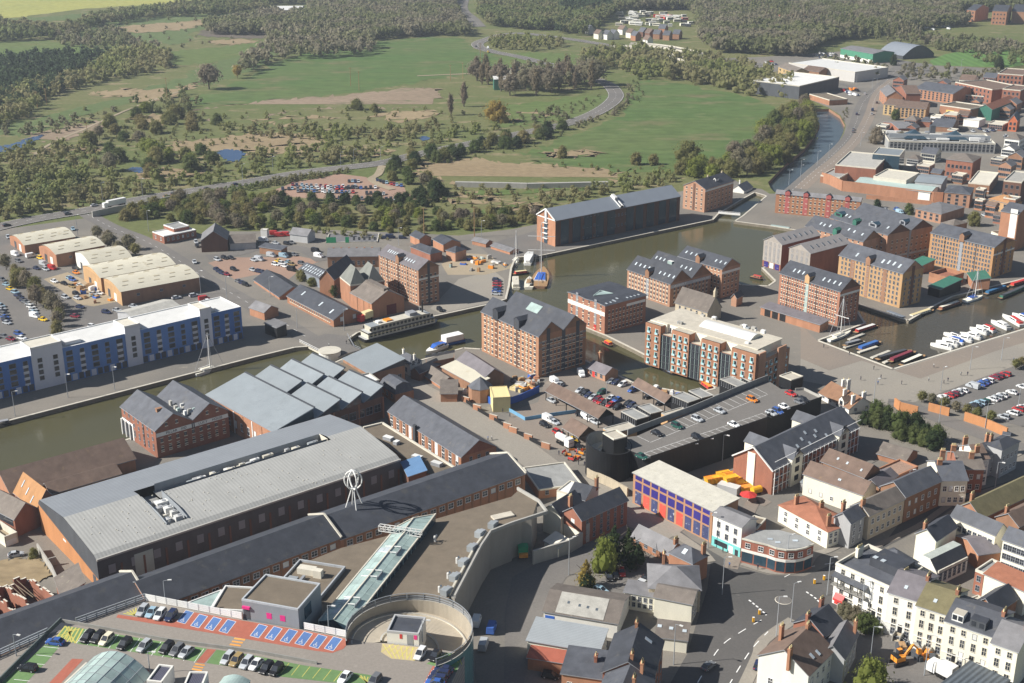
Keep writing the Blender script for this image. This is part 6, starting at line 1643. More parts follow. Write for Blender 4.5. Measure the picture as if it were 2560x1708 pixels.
# --- new flats with white frames
h_=hb('c4',"white_framed_flats","red brick flats with cream bays, white frames and slate cross gables",('c3',2040,1045),(45,1185),(832,792),(60,1412),cat="apartments")
h_.body(BR_RED,'gy',SLATE,apex=px('c3',2228,972));L,W,hh=h_.L,h_.W,h_.h
h_.panel('f',L*.36,L*.55,0,hh+h_.rise*.6,REN_C,.3,"bay")
h_.grid('s',16,[1.2+2.8*j for j in range(4) if 1.2+2.8*j<hh-1],1.1,1.5,'dark',.02,.98)
f=MB()
for i in range(22):y=W*(.01+.0467*i);f.bar((L+.5,y,0),(L+.5,y,hh+.2),.16,WHITE)
for j in range(4):f.bar((L+.55,0,2.6+2.8*j),(L+.55,W,2.6+2.8*j),.14,WHITE)
h_.part(f,"balcony_frame")
for y in (.245,.79):
 for sd in (0,1):
  b=MB();w=W*.12;x0,x1=(L-3.5,L+.9) if sd==0 else (-2.5,4)
  b.box(x0,x1,W*y-w/2,W*y+w/2,0,hh+1.2,REN_C)
  xa=x1 if sd==0 else x0
  b.face([(xa,W*y-w/2,hh+1.2),(xa,W*y+w/2,hh+1.2),(xa,W*y,hh+3.4)],REN_C);b.face([(xa,W*y-w/2,hh+1.2),(xa,W*y,hh+3.4),(xa,W*y+w/2,hh+1.2)],REN_C)
  e0,e1=(L*.5,x1+.4) if sd==0 else (x0-.4,L*.5)
  b.face([(e0,W*y-w/2-.3,hh+1.0),(e1,W*y-w/2-.3,hh+1.0),(e1,W*y,hh+3.5),(e0,W*y,hh+3.5)],SLATE);b.face([(e1,W*y+w/2+.3,hh+1.0),(e0,W*y+w/2+.3,hh+1.0),(e0,W*y,hh+3.5),(e1,W*y,hh+3.5)],SLATE)
  if sd==0:
   for j in range(4):b.box(x1,x1+.06,W*y-1,W*y+1,1.5+2.9*j,3.3+2.9*j,GLASS)
  h_.part(b,"cross_gable")
h_.sky(0,[(.35,.4),(.43,.55),(.47,.3),(.5,.7),(.56,.45),(.6,.6),(.66,.3)],.8,1.2);b=MB()
for (a,c) in (((-.4,-.3),(L/2,h_.rise)),((L/2,h_.rise),(L+.4,-.3))):b.bar((a[0],-.42,hh+a[1]+.1),(c[0],-.42,hh+c[1]+.1),.4,WHITE)
h_.part(b,"bargeboard")
h_=T('c4',"white_tudor_house","white gabled old house with rust-brown tiled roof and white chimneys on the plaza",(470,470),(745,620),(888,530),(748,675),REN_W,'gx',mat("tile_rust",(.27,.15,.09),var=.22,sc=.5),3.2,(4,1),(2,2),'dark',((.15,.8),(.2,.95),(.6,.3),(.9,.7),(.95,.2)),chm=REN_W,pots=1)
h_.dormer(h_.L*.75,-.2,3,2.6,h_.h-1,h_.h+1.6,REN_W,TILE_BR,1.4)
T('c4',"long_brown_house","long cream building with brown tiled roof and small paired windows",(330,1215),(872,1408),(1022,1338),7.0,REN_C,'gx',TILE_BR,2.8,(5,1),None,'white',ws=(.9,1.2),sk=(0,[(.55,.45),(.57,.45)],.5,.7))
T('c4',"palegrey_lean_to","pale grey sheet lean-to roof in front of the long cream building",(300,1290),(820,1495),(875,1440),3.2,REN_G,'mx',MET_S,.7)
T('c4',"brown_tiled_hall","brown tiled hall with three skylights behind the long cream building",(490,1098),(882,1248),(1010,1165),7.0,BR_BROWN,'gx',TILE_BR,2.8,sk=(0,[(.3,.55),(.52,.5),(.85,.4)],.6,.9))
T('c4',"brick_hip_hall","orange brick hall with grey-brown roof beside the thicket",(1012,1020),(1260,1102),(1375,1010),(1258,1160),BR_OR,'gx',TILE_G,2.2)
T('c4',"grey_slate_annexe","grey-violet slate annexe between the brown hall and street houses",(880,1280),(1020,1340),(1190,1230),5.0,BR_BROWN,'gy',SLATE_V,1.6)
T('c4',"brick_patio_block","low red brick yard block with rubble top behind the street houses",(1050,1150),(1180,1240),(1380,1150),3.5,BR_RED,'flat',mat("brick_rubble",(.30,.20,.15),var=.3,sc=2),.4,trim=BR_OR)
ROW=[("d4","red-roofed cream corner house with sash windows",(100,-60),(550,185),(758,85),(550,338),REN_C,'hy',TILE_RED,2.6,(4,2),(5,2),((.2,.3),(.55,.6),(.9,.2))),("d4","narrow pale house next to the red-roofed corner house",(630,25),(760,100),(886,25),8.0,REN_G,'gy',SLATE,2.2,None,(2,3),((.1,.5),)),
 ("c4","long pale house with mossy grey roof on the shaded street",(800,1490),(930,1592),(1256,1440),8.0,mat("stone_render",(.55,.47,.36),var=.1),'gy',TILE_G,2.4,None,(6,2),((.6,.02),)),("c4","dark slate house with brown brick front on the shaded street",(1150,1278),(1264,1425),(1590,1278),8.5,BR_BROWN,'gy',SLATE,3.0,None,(5,2),()),
 ("c4","cream gabled house with white chimney on the shaded street",(1465,1098),(1595,1275),(1757,1175),8.5,REN_C,'gy',SLATE,3.0,(2,1),(4,2),((.1,.5),(.6,.1))),("c4","narrow brick house with red roof valley in the street row",(1650,1010),(1762,1170),(1920,1085),8.0,BR_RED,'gy',TILE_G,2.6,None,(3,2),((.3,.05),(.7,.6))),
 ("c4","brick house with orange party walls in the street row",(1760,960),(1925,1085),(1992,1045),9.0,REN_W,'gy',TILE_BR,2.6,None,(2,3),((.2,.1),(.85,.1))),("c4","white-fronted house with slate roof in the street row",(1880,960),(1992,1052),(2150,1005),7.5,REN_G,'gy',SLATE,2.4,None,(3,2),((.2,.9),)),("c4","grey corner house with slate hip roof at the row's far end",(2065,910),(2150,1000),(2310,918),9.5,REN_G,'hy',SLATE_D,1.6,None,(4,2),((.1,.2),))]
for reg,lb,A,B,C,bh,wm,rf,rm,ri,f,s,ch in ROW:T(reg,"street_house",lb,A,B,C,bh,wm,rf,rm,ri,f,s,'white',ch,group="houses along the shaded street",cat="house")
# opposite side of the street
for lb,reg,A,B,C,hh,wm,rf,rm,ri in (("dark roofed house with parapet on the street's near side, above the terrace",'d4',(1420,150),(1540,260),(1730,130),8,REN_C,'gy',SLATE_D,2.4),("orange brick warehouse roof on the near side, at the right edge",'c4',(1780,1500),(1960,1620),(2560,1330),7,BR_OR,'gy',TILE_MOSS,3.2),("brown roofed block in the right edge corner behind the cream range",'d4',(2050,60),(2300,130),(2560,0),7,BR_BROWN,'gy',TILE_BR,2.5)):
 T(reg,"street_house",lb,A,B,C,hh,wm,rf,rm,ri,ch=((.3,.1),),cat="house",group="houses on the near side of the shaded street")
# --- white stucco terrace
HT=height_at(ray(px('d4',622,832)).to_2d(),px('d4',622,465)[1])
TS=[((622,465),(1128,692),5,SLATE,'flat',REN_W,"end house of the white terrace, with iron balcony and red awning"),((1130,692),(1388,820),2,SLATE_V,'gx',REN_W,"white terrace house with violet slate roof"),((1388,820),(1660,948),3,TILE_MOSS,'gx',mat("render_cream_warm",(.80,.77,.66),var=.05),"cream terrace house with mossy brown roof"),
 ((1660,948),(2082,1150),4,SLATE,'gx',REN_C,"cream terrace house with two white dormers"),((2082,1150),(2290,1278),2,SLATE_L,'gx',REN_C,"last house of the terrace at the right edge, with grey roof")]
for i,(A,B,n,rm,rf,wm,lb) in enumerate(TS):
 h_=hb('d4',"terrace_house",lb,A,B,(B[0]+175,B[1]-235),None,h=HT,cat="house",group="white stucco terrace")
 h_.body(wm,rf,rm,rise=2.6 if rf=='gx' else .8,ov=.3)
 rowsz=[HT-2.4,HT-5.6,HT-8.9]
 h_.grid('f',n,rowsz[:1],.95,1.4,'cream');h_.grid('f',n,rowsz[1:2],.95,2.0,'cream');h_.grid('f',n,rowsz[2:],1.0,2.1,'cream');h_.grid('f',n,[.7],1.0,1.6,'dark')
 h_.band('f',HT-.45,HT-.15,REN_W,.25,"cornice");h_.band('f',HT*.28,HT*.28+.25,REN_W,.12,"string_course")
 h_.chim(h_.L-.5,h_.W*.5,.9,2.4,HT+(4.2 if rf=='gx' else 2.4),None if i != 0 else STONE_B,6)
 L=h_.L
 for k in range(max(1,n // 2)):
  b=MB()
  for q in range(5):b.box(-.8,.8,-.5-.35*q,-.02,0,1.5-.3*q,STONE_B)
  b.box(-1.0,-.8,-2.3,-.02,0,1.9,CONC);b.box(.8,1.0,-2.3,-.02,0,1.9,CONC);h_.part(b,"entrance_steps",(L*(k+.5)/max(1,n // 2),0,0));h_.panel('f',L*(k+.5)/max(1,n // 2)-.55,L*(k+.5)/max(1,n // 2)+.55,1.5,3.7,BLACK_P,.05,"door")
 if i==0:
  b=MB();z=HT*.53;b.box(0,L*.62,-1.5,-.02,z-.15,z,CONC,bottom=True);b.bar((0,-1.45,z+1),(L*.62,-1.45,z+1),.07,BLACK_P)
  for k in range(25):b.bar((L*.62*k/24,-1.45,z),(L*.62*k/24,-1.45,z+1),.05,BLACK_P)
  b.face([(0,-1.7,z+2.4),(L*.62,-1.7,z+2.4),(L*.62,0,z+3.1),(0,0,z+3.1)],SLATE);h_.part(b,"balcony")
  for k in range(6):q=MB();q.bar((0,0,0),(0,0,2.5),.09,BLACK_P);h_.part(q,"balcony_post",(L*.62*k/5,-1.45,z))
  b=MB();b.face([(.8,-1.1,2.3),(3.6,-1.1,2.3),(3.6,0,3.6),(.8,0,3.6)],RED_P);b.face([(.8,-1.1,1.7),(3.6,-1.1,1.7),(3.6,-1.1,2.3),(.8,-1.1,2.3)],RED_P);h_.part(b,"awning");h_.panel('f',.6,3.8,.2,3.6,RED_P,.04,"shop_front")
  b=MB();b.box(L*.35,L*.9,h_.W*.45,h_.W*.9,HT-1,HT+1.6,SLATE_D);h_.part(b,"attic");h_.chim(1.5,h_.W*.55,1.0,2.8,HT+2.8,REN_C,7)
  for k in (.42,.56):link("skylight",sky_mesh(1.1,1.3,MATS["skylight_glass"]),h_.root,(L*k,h_.W*.5,HT+1.62))
 if i==3:
  for t,w in ((.22,2.6),(.62,3.6)):
   b=MB();b.box(-w/2,w/2,.6,3.5,HT+.3,HT+2.2,WHITE if w<3 else CLAD_D,top=FELT_B if w<3 else SLATE_D)
   for k in (-1,1):b.box(k*w*.25-.5,k*w*.25+.5,.52,.6,HT+.7,HT+1.9,GLASS)
   h_.part(b,"dormer",(L*t,0,0))
 if i in (1,2):h_.sky(0,[(.45,.4)],.8,1.1)
# behind the terrace
h_=T('d4',"modern_flats","white gabled modern flats with pale green flat roof behind the terrace",(1345,460),(1552,562),(1832,425),(1548,690),REN_W,'flat',mat("pale_green_felt",(.40,.43,.39),var=.14,spots=((.30,.32,.29),.5,.6)),.3,None,(6,3),'dark')
r=MB();L,W,hh=h_.L,h_.W,h_.h;r.face([(L+.3,-.2,hh-.4),(L+.3,W+.2,hh-.4),(L-2.5,W+.2,hh+3),(L-2.5,-.2,hh+3)],SLATE_D);r.face([(L,0,hh),(L-2.5,0,hh+3),(2,0,hh+3),(0,0,hh)][::-1],REN_W);r.face([(0,0,hh),(2,0,hh+3),(2,W,hh+3),(0,W,hh)],MATS["pale_green_felt"]);r.face([(2,0,hh+3),(L-2.5,0,hh+3),(L-2.5,W,hh+3),(2,W,hh+3)],MATS["pale_green_felt"]);h_.part(r,"mansard_roof")
for i in range(9):
 b=MB();b.box(-.25,.1,-.7,.7,0,.9,CONC_P);h_.part(b,"eaves_box",(L+.1,W*(.08+.105*i),hh-.3))
TT=[("slate_back_range","dark slate hipped range between terrace and modern flats",'d4',(960,400),(1180,530),(1340,440),9.5,REN_G,'hx',SLATE,2.6,None,None),("cream_long_range","long cream building with slate roof at the right edge, nearer half",'d4',(2155,245),(2420,340),(2520,260),9.5,REN_C,'gx',SLATE,2.4,(6,3),None),("cream_long_range","long cream building with slate roof at the right edge, farther half",'d4',(1680,32),(2085,205),(2190,150),8.5,REN_C,'gx',SLATE,2.4,(8,2),None),
 ("violet_roof_hall","grey-violet roofed hall with short brick wall below the cream range",'d4',(1720,215),(1930,390),(2080,320),4.5,BR_OR,'gy',SLATE_V,1.8,None,None),("red_roof_modern","cream and red brick house with long red roof at the right edge",'d4',(1985,565),(2360,730),(2440,640),7,REN_C,'mx',TILE_RED,1.0,None,None),("red_brick_infill","red brick infill house with white paired window",'d4',(1910,520),(1980,560),(2130,460),7,BR_RED,'flat',FELT_G,.5,(1,2),None),
 ("slate_mews","dark slate gabled mews house behind the dormered terrace",'d4',(1930,800),(2085,918),(2285,785),5,BR_OR,'gy',SLATE_D,2.6,None,None),("cream_outbuilding","small cream flat roof outbuilding by the mews house",'d4',(1845,790),(1950,850),(2010,810),3.2,REN_C,'flat',CONC_P,.2,None,None)]
for nm,lb,reg,A,B,C,bh,wm,rf,rm,ri,f,s in TT:T(reg,nm,lb,A,B,C,bh,wm,rf,rm,ri,f,s,'dark')
T('d4',"white_gabled_house","white gabled house with dark brown roof at the bottom edge",(-110,1330),(372,1492),(602,1262),8.0,REN_W,'gy',TILE_BR,4.0,(2,1),(4,2),'white',((.15,.55),(.62,-.02),(.5,.9)),cat="house",sk=(0,[(.42,.35),(.6,.3)],.8,1.4),pots=3)
T('d4',"slate_gabled_house","slate gabled house with tall red chimneys by the mini roundabout",(235,1010),(520,1135),(665,1000),8.0,BR_RED,'gy',SLATE_D,3.0,None,None,ch=((.3,.98),(.45,-.02)),cat="house",chm=BR_RED)
T('d4',"grey_slate_house","house with pale slate slope and white chimney wall, near the terrace yard",(530,1180),(700,1340),(822,1110),7.0,REN_G,'gy',SLATE_L,2.6,None,(3,2),'white',((.9,.95),),cat="house")
T('d4',"striped_roof_kiosk","dark ribbed glass roof building at the bottom right edge",(1560,1600),(1950,1750),(2200,1560),5.0,CLAD_D,'mx',mat("ribbed_glass",(.13,.15,.17),rough=.35,rib=('X',1.2),ribamt=.5),.6)
# --- left: blue flats, industrial sheds
h_=hb('c1',"blue_flats","long blue and white flats along the canal with white roofs and towers",(-900,250),(-700,362),('b1',2210,1252),(-665,692),cat="apartments")
L,W,hh=h_.L,h_.W,h_.h
h_.body(BLUE_R,'flat',MET_W,rise=.3,trim=WHITE)
tt=lambda reg,x,y:h_.loc(px(reg,x,y),hh)[1]
cuts=[0,tt('c1',290,140),tt('c1',572,70),tt('b1',1135,1495),tt('b1',1268,1460),tt('b1',1822,1335),tt('b1',1925,1312),W]
for i,m in enumerate((BLUE_D,WH_R,BLUE_R,WH_R,BLUE_R,WH_R,BLUE_D)):
 y0,y1=cuts[i],cuts[i+1];b=MB()
 tw=m is WH_R
 b.box(-9 if tw else-.5,.45 if tw else .12,y0,y1,0,hh+(2.6 if tw else .05),m,top=CONC_P if tw else MET_W);h_.part(b,"tower" if tw else "facade",(L,0,0))
 if tw:
  b=MB();b.box(-9.1,.55,y0-.1,y0+.3,hh+2.4,hh+3.0,WHITE);b.box(-9.1,.55,y1-.3,y1+.1,hh+2.4,hh+3.0,WHITE);b.box(.2,.55,y0,y1,hh+2.4,hh+3.0,WHITE);b.box(-9.1,-8.7,y0,y1,hh+2.4,hh+3.0,WHITE);h_.part(b,"parapet",(L,0,0))
 n=max(1,int((y1-y0)/(4.6 if tw else 4.2)))
 me=win_mesh(1.6,1.5,'plain');mb_=win_mesh(2.4,1.6,'plain')
 for j in range(4):
  for k in range(n):
   if i==0 and k<n-4:continue
   y=y0+(y1-y0)*(k+.5)/n
   z=3.4+j*(hh-4.2)/4
   if not tw and k % 3==1:
    q=MB();q.box(0,.06,y-1,y+1,z-1.1,z-.1,WH_R);h_.part(q,"panel",(L+.12,0,0))
   link("window",me if (tw or k % 2) else mb_,h_.root,(L+(.46 if tw else .13),y,z),R(90))
 if not tw:
  for k in range(n*2):q=MB();q.box(0,.06,y0+(y1-y0)*(k+.1)/n/2,y0+(y1-y0)*(k+.85)/n/2,.2,2.6,WH_R if k % 3==1 else CLAD_D);h_.part(q,"garage_door",(L+.13,0,0))
 if i in (2,3,5):b=MB();b.box(-4,0,y0+2,y0+8,hh,hh+1.2,MET_W);h_.part(b,"roof_box",(L-2,0,0))
T('b1',"olive_roof_store","low store with pale olive roof behind the blue flats",(1105,1290),(1240,1365),(1660,1250),4.5,REN_G,'gy',CEMENT,1.4)
for i,(A,B,C,bh,fm,sm,lb) in enumerate((((95,598),(225,690),(690,612),(235,775),BR_OR,BR_DARK,"farthest of the cream sheds, orange brick front"),((365,690),(515,775),(960,690),(520,890),BR_OR,BR_DARK,"second cream shed, brick front facing parked vans"),((690,752),(830,860),(1190,785),6.5,REN_W,BR_DARK,"cream-roofed shed with white gable in the middle of the row"),((740,880),(925,990),(1610,866),7.0,BR_TAN,BR_DARK,"long cream-roofed shed with tan front, farther of the pair"),((925,990),(1112,1118),(1830,985),(1120,1245),BR_TAN,BR_DARK,"long cream-roofed shed nearest the blue flats"))):
 h_=hb('b1',"cream_roof_shed",lb,A,B,C,bh if isinstance(bh,tuple) else None,h=None if isinstance(bh,tuple) else bh,cat="industrial shed",group="cream-roofed industrial sheds")
 h_.body(BR_BROWN,'barrel',MET_CREAM,rise=2.0,gm=fm,ov=.4);h_.panel('f',.02,h_.L-.02,0,h_.h,fm,.04,"front_wall")
 me=sky_mesh(1.0,2.6,MATS["sheet_dim"]);n=int(h_.W/6)
 for k in range(n):
  for u in (.2,.32,.66,.8):link("skylight",me,h_.root,(h_.L*u,h_.W*(k+.5)/n+(1.5 if u in (.2,.66) else 0),h_.h+2.0*math.sin(math.pi*u)-.02))
 for u in (.3,.62):h_.panel('f',h_.L*u,h_.L*u+3,.1,3.6,CLAD_D if u<.5 else REN_W,.1,"roller_door")
 h_.grid('s',int(h_.W/9),[h_.h*.55],1.2,.9,'dark')
T('b1',"flat_roof_pub","brick pub with white edged flat roofs by the bypass bridge",(1410,560),(1505,605),(1800,545),4.0,BR_RED,'flat',MET_W,.3,(2,1),(6,1),'white',trim=WHITE);T('b1',"pub_upper_floor","small upper storey block with white edge on the flat-roofed pub",(1500,500),(1595,535),(1720,500),5.6,BR_RED,'flat',FELT_G,.3,trim=WHITE)
T('b1',"grey_gable_shed","tall grey metal gabled shed beside the tree belt",(1845,640),(2085,635),(2100,560),6,BR_DARK,'gy',SLATE_L,4.5)
T('b1',"grey_workshop","low grey workshop with white roller doors next to the grey gabled shed",(2110,650),(2345,660),(2345,580),3.5,REN_G,'gx',TILE_G,1.8)
T('b2',"white_site_hut","white box hut among red vans at the tree belt",(40,545),(98,548),(105,535),4,MET_W,'flat',MET_W,.1);T('b2',"grey_barn","grey-roofed barn with pale lean-to beside the vehicle yard",(310,580),(470,600),(480,560),4,REN_G,'gx',SLATE_L,2.4)
T('b2',"vehicle_shed","dark flat shed in front of the vehicle yard",(30,700),(230,730),(240,700),3.5,BR_BROWN,'mx',SLATE,.6)
# --- far buildings
FAR=[('a2',"barn","long white-roofed poultry barn among trees at the top edge",(150,90),(420,92),(445,60),9,REN_G,'gx',MET_W,3,(14,1),None),('a2',"green_shed","dark green shed with white roof among the poplars",(2185,730),(2345,728),(2360,708),9,DGRN_P,'mx',MET_W,1,None,None),('a2',"white_cottage","cream gabled cottage beside the river road",(2330,655),(2360,665),(2420,640),5,REN_C,'gy',SLATE,4,None,None),
 ('a4',"supermarket","large flat pale-roofed supermarket by the roundabout",(190,575),(800,662),(922,592),9,mat("pale_clad",(.55,.53,.50),var=.06),'flat',MET_W,.5,None,None),('a4',"retail_shed","white-roofed retail shed with dark blue side",(-140,740),(290,790),(655,706),11,CLAD_D,'flat',MET_W,.5,None,None),('a4',"stone_mill","cream stone building in front of the supermarket",(95,610),(240,660),(330,640),8,BR_YEL,'gx',TILE_G,3,(4,2),None),
 ('a4',"dark_gable","small dark-roofed brick pair by the retail shed",(320,640),(470,660),(550,640),7,BR_BROWN,'gx',TILE_BR,3,None,None),('a4',"sports_hall","green and white banded sports hall",(668,445),(965,495),(1160,478),9,mat("green_band",(.07,.24,.15),var=.1),'gx',SLATE_L,2,None,None),('a4',"brick_depot","flat-roofed orange brick depot at the river bend",(380,862),(565,918),(682,893),(565,970),BR_OR,'flat',FELT,.5,None,None),
 ('a4',"brick_flats","red brick flats with white windows and dormers beyond the road",(1345,812),(1700,862),(1790,808),(1697,955),BR_OR,'gx',SLATE,4,(9,4),None),('a4',"brick_flats","tall narrow brick flats with slate roofs at the road bend",(1030,820),(1090,885),(1200,850),(1085,985),BR_OR,'gx',SLATE_L,4,(3,5),None),('a4',"brown_flats","brown-roofed block behind the narrow brick flats",(1170,800),(1270,860),(1350,830),11,BR_RED,'gy',TILE_BR,4,None,None),('a4',"cream_flats","pale yellow flats at the road bend",(1088,945),(1192,968),(1300,925),(1145,1068),BR_YEL,'gx',TILE_BR,2.5,(3,4),None),('a4',"tan_flats","tan brick flats with brown roof by the trees",(1195,962),(1450,1000),(1490,952),(1440,1100),BR_TAN,'gx',TILE_BR,3,(7,4),None),
 ('a4',"brick_hall","brown brick hall with flat roof and windows, upper right",(1770,862),(2070,892),(2185,830),(2060,955),BR_RED,'flat',TILE_BR,.6,(8,2),None),('a4',"brick_hall","orange brick hall with yellow panel, upper right",(1580,962),(1860,1002),(1945,962),9,BR_OR,'flat',FELT,.6,None,None),('a4',"market_hall","brown roofed hall with green scaffold side",(1945,985),(2058,1005),(2275,920),(2050,1110),DGRN_P,'gy',TILE_RED,3,None,None),('a4',"stepped_brick_block","stepped dark-roofed brick block near the top right edge",(1720,752),(2060,822),(2210,770),12,BR_RED,'flat',TILE_BR,.6,(9,3),None),('a4',"stepped_brick_block","taller brick block at the right edge, top",(2155,645),(2345,690),(2420,640),16,BR_RED,'flat',TILE_BR,.6,(6,4),None),('a4',"brick_block","dark brick block below the stepped blocks",(2190,800),(2320,830),(2420,790),14,BR_RED,'flat',TILE_BR,.6,(4,3),None),
 ('a4',"orange_gable","narrow orange gabled house at the right edge",(2205,1110),(2290,1110),(2320,1070),(2285,1212),mat("bright_brick",(.50,.15,.07),var=.1),'gy',SLATE,4,(2,2),None),('a4',"low_brick_house","low brick house with hipped slate roof beside the trees",(1420,1090),(1490,1120),(1540,1085),4,BR_RED,'hx',SLATE,2,None,None),('a4',"dark_roof_house","row of dark-roofed stores behind the council offices",(1530,1130),(1690,1170),(1755,1105),5,BR_BROWN,'gx',SLATE,3,None,None),('a4',"white_sheds","white roofed market sheds beyond the council offices",(1780,1100),(1940,1110),(2000,1085),5,REN_W,'flat',MET_W,.3,None,None),
 ('a4',"garden_centre","low brick building with white roof at the tree clump",(1060,1120),(1200,1180),(1270,1140),5,BR_RED,'gy',SLATE_L,2,None,None),('a4',"far_flats","red brick flats at the top right corner, left block",(1850,85),(1905,95),(2030,70),14,BR_OR,'gx',SLATE_D,5,(2,3),None),('a4',"far_flats","red brick flats at the top right corner, right block",(2060,100),(2195,105),(2240,70),16,BR_OR,'gx',SLATE_D,5,(4,3),None),('a4',"far_flats","dark-roofed flats at the extreme top right",(2245,100),(2420,110),(2460,60),14,BR_BROWN,'gx',SLATE_D,5,None,None),
 ('b4',"prison_block","flat brick block with dark slot beside the river road",(485,42),(660,66),(775,2),(660,135),BR_OR,'flat',FELT_G,.6,None,None),('b4',"prison_block","wide brick block with concrete roof behind the prison wall",('a4',630,1500),('a4',990,1545),('a4',1110,1420),9,BR_RED,'flat',CONC,.6,None,None),('b4',"prison_block","white glazed upper block beside the concrete roof",('a4',970,1400),('a4',1210,1430),('a4',1260,1370),12,GLASS_B,'flat',MET_S,.4,None,None),('b4',"prison_hall","pale concrete hall with dark window",(970,52),(1270,92),(1390,22),9,CONC_P,'flat',CONC_P,.5,None,None),('b4',"prison_hall","beige pyramid-roofed hall in the prison",('a4',1640,1460),('a4',1880,1490),('a4',1960,1440),11,BR_RED,'hx',TILE_G,3,(6,2),None),
 ('b4',"prison_workshop","long pale green roof inside the prison wall",(800,112),(1490,205),(1640,160),5.5,REN_W,'gx',MET_GRN,1.5,None,None),('b4',"white_roof_hall","white glazed roof hall inside the prison",(1350,102),(1592,125),(1648,55),8,REN_G,'gx',MET_S,1,None,None),('b4',"governor_house","brick house with hipped slate roof and white dormers",(1622,200),(1858,222),(1890,160),(1850,348),BR_WH,'hx',SLATE,2.5,(3,3),None),('b4',"customs_house","square red brick house with low hipped slate roof",(1358,352),(1592,402),(1805,338),(1580,490),BR_WH,'hx',SLATE_L,2,(4,2),None),
 ('b4',"dark_office_block","dark brick office block with pale roof decks",(1845,105),(2035,132),(2120,20),(2030,222),BR_BROWN,'flat',CONC_P,.5,None,(6,2)),('b4',"dark_office_block","brown office tower with flat roofs at the right edge",(2155,100),(2330,110),(2420,20),14,BR_DARK,'flat',CONC,.5,(3,3),None),('b4',"orange_roof_house","tan house with bright orange tiled roof near the right edge",(2028,262),(2215,310),(2300,280),(2210,400),BR_TAN,'hx',TILE_OR,3,(3,2),None),('b4',"white_strip_tower","red brick tower with tall white panel at the right edge",(2170,362),(2300,402),(2440,350),(2300,745),BR_OR,'gx',SLATE,3,None,None),('b4',"grey_hall","grey pavilion roof in front of the square brick house",(1600,480),(1700,510),(1830,480),5,BR_BROWN,'hx',TILE_G,2,None,None),('b4',"cream_wall_store","cream topped store behind the buff warehouse",(2050,560),(2210,630),(2240,600),6,REN_C,'flat',FELT,.5,None,None)]
for reg,nm,lb,A,B,C,bh,wm,rf,rm,ri,f,s in FAR:
 h_=T(reg,nm,lb,A,B,C,bh,wm,rf,rm,ri,f,s,'plain',ws=(1.5,1.9))
 if nm=="white_strip_tower":h_.panel('f',h_.L*.55,h_.L*.95,h_.h*.35,h_.h+2,REN_W,.1,"white_panel")
 if nm=="sports_hall":h_.panel('f',.02,h_.L,.1,3,REN_W,.05,"band")
 if lb.startswith("orange brick hall"):h_.panel('f',h_.L*.22,h_.L*.48,.2,6,mat("yellow_panel",(.72,.52,.16),var=.05),.06,"panel")
h_=hb('a4',"arched_hall","grey arched-roof tennis hall by the mown playing field",(1105,470),(1240,515),(1525,490),h=3.5);h_.body(CLAD_D,'barrelx',MET_B,rise=9,gm=CLAD_D)
h_=hb('a4',"council_offices","wide grey concrete council offices with roof pyramids",(1110,1290),(2090,1318),(2190,1230),(2080,1415),cat="offices")
h_.body(mat("office_concrete",(.33,.33,.32),var=.1),'flat',FELT_G,rise=.8);L,W,hh=h_.L,h_.W,h_.h
for j in range(3):h_.grid('f',26,[1.2+j*(hh-1)/3],L/40,1.7,'plain',.01,.99)
for t in (.27,.66):
 b=MB();x,y,r_=L*t,W*.45,W*.22
 for k in range(4):
  c_=[(x-r_,y-r_),(x+r_,y-r_),(x+r_,y+r_),(x-r_,y+r_)];b.face([(*c_[k],hh),(*c_[(k+1) % 4],hh),(x,y,hh+5)],GLASS_B)
 h_.part(b,"roof_pyramid")
for i in range(26):
 b=MB();a=rnd.uniform(1,4);b.box(-a,a,-1.2,1.2,0,rnd.uniform(.6,2.2),rnd.choice([CONC,MET_W,GREY_P,REN_G]));h_.part(b,"roof_unit",(L*rnd.uniform(.05,.95),W*rnd.uniform(.1,.9),hh-.3))
b=MB();b.box(L*.02,L*.98,W*.3,W*.34,hh,hh+2.6,CLAD_G);b.box(L*.44,L*.49,W*.7,W*.85,hh,hh+6,CLAD_D);h_.part(b,"roof_screen")
wallthing("prison_wall","tall orange brick prison wall with curved corner","wall",'b4',[(490,110),(560,130),(680,190),(900,215),(1200,255),(1515,295),(1600,300)],6.0,.7,BR_OR)
wallthing("prison_wall","low pink brick wall along the road below the prison wall","wall",'b4',[(900,262),(1200,290),(1500,320)],2.4,.5,BR_OR)
# flyover
for k,(pts,lb) in enumerate((([(930,425),(1100,440),(1300,480),(1480,520),(1640,560)],"nearer curving concrete road bridge beyond the river"),([(1080,408),(1250,415),(1450,440),(1640,480),(1760,500)],"farther concrete road bridge beyond the river"))):
 w=PL('a3',pts,6.0);c0=w[0];w2=[Vector((p.x-c0.x,p.y-c0.y,0)) for p in w]
 rt=empty("road_bridge",(c0.x,c0.y,0),0,lb,"road bridge","concrete road bridges beyond the river")
 ribbon("bridge_deck",w2,12,6.0,ASPH_L,5,rt,1.2)
 for s_ in (-1,1):
  e=offset_line(smooth(w2,5),5.8*s_);b=MB()
  for a,c in zip(e[:-1],e[1:]):b.bar((a.x,a.y,6.2),(c.x,c.y,6.2),.5,CONC_P,2.2)
  b.obj("bridge_parapet",rt)
 for p in w2[1:]:q=MB();q.box(-1,1,-4,4,0,4.9,CONC_P);q.obj("pier",rt,(p.x,p.y,0))
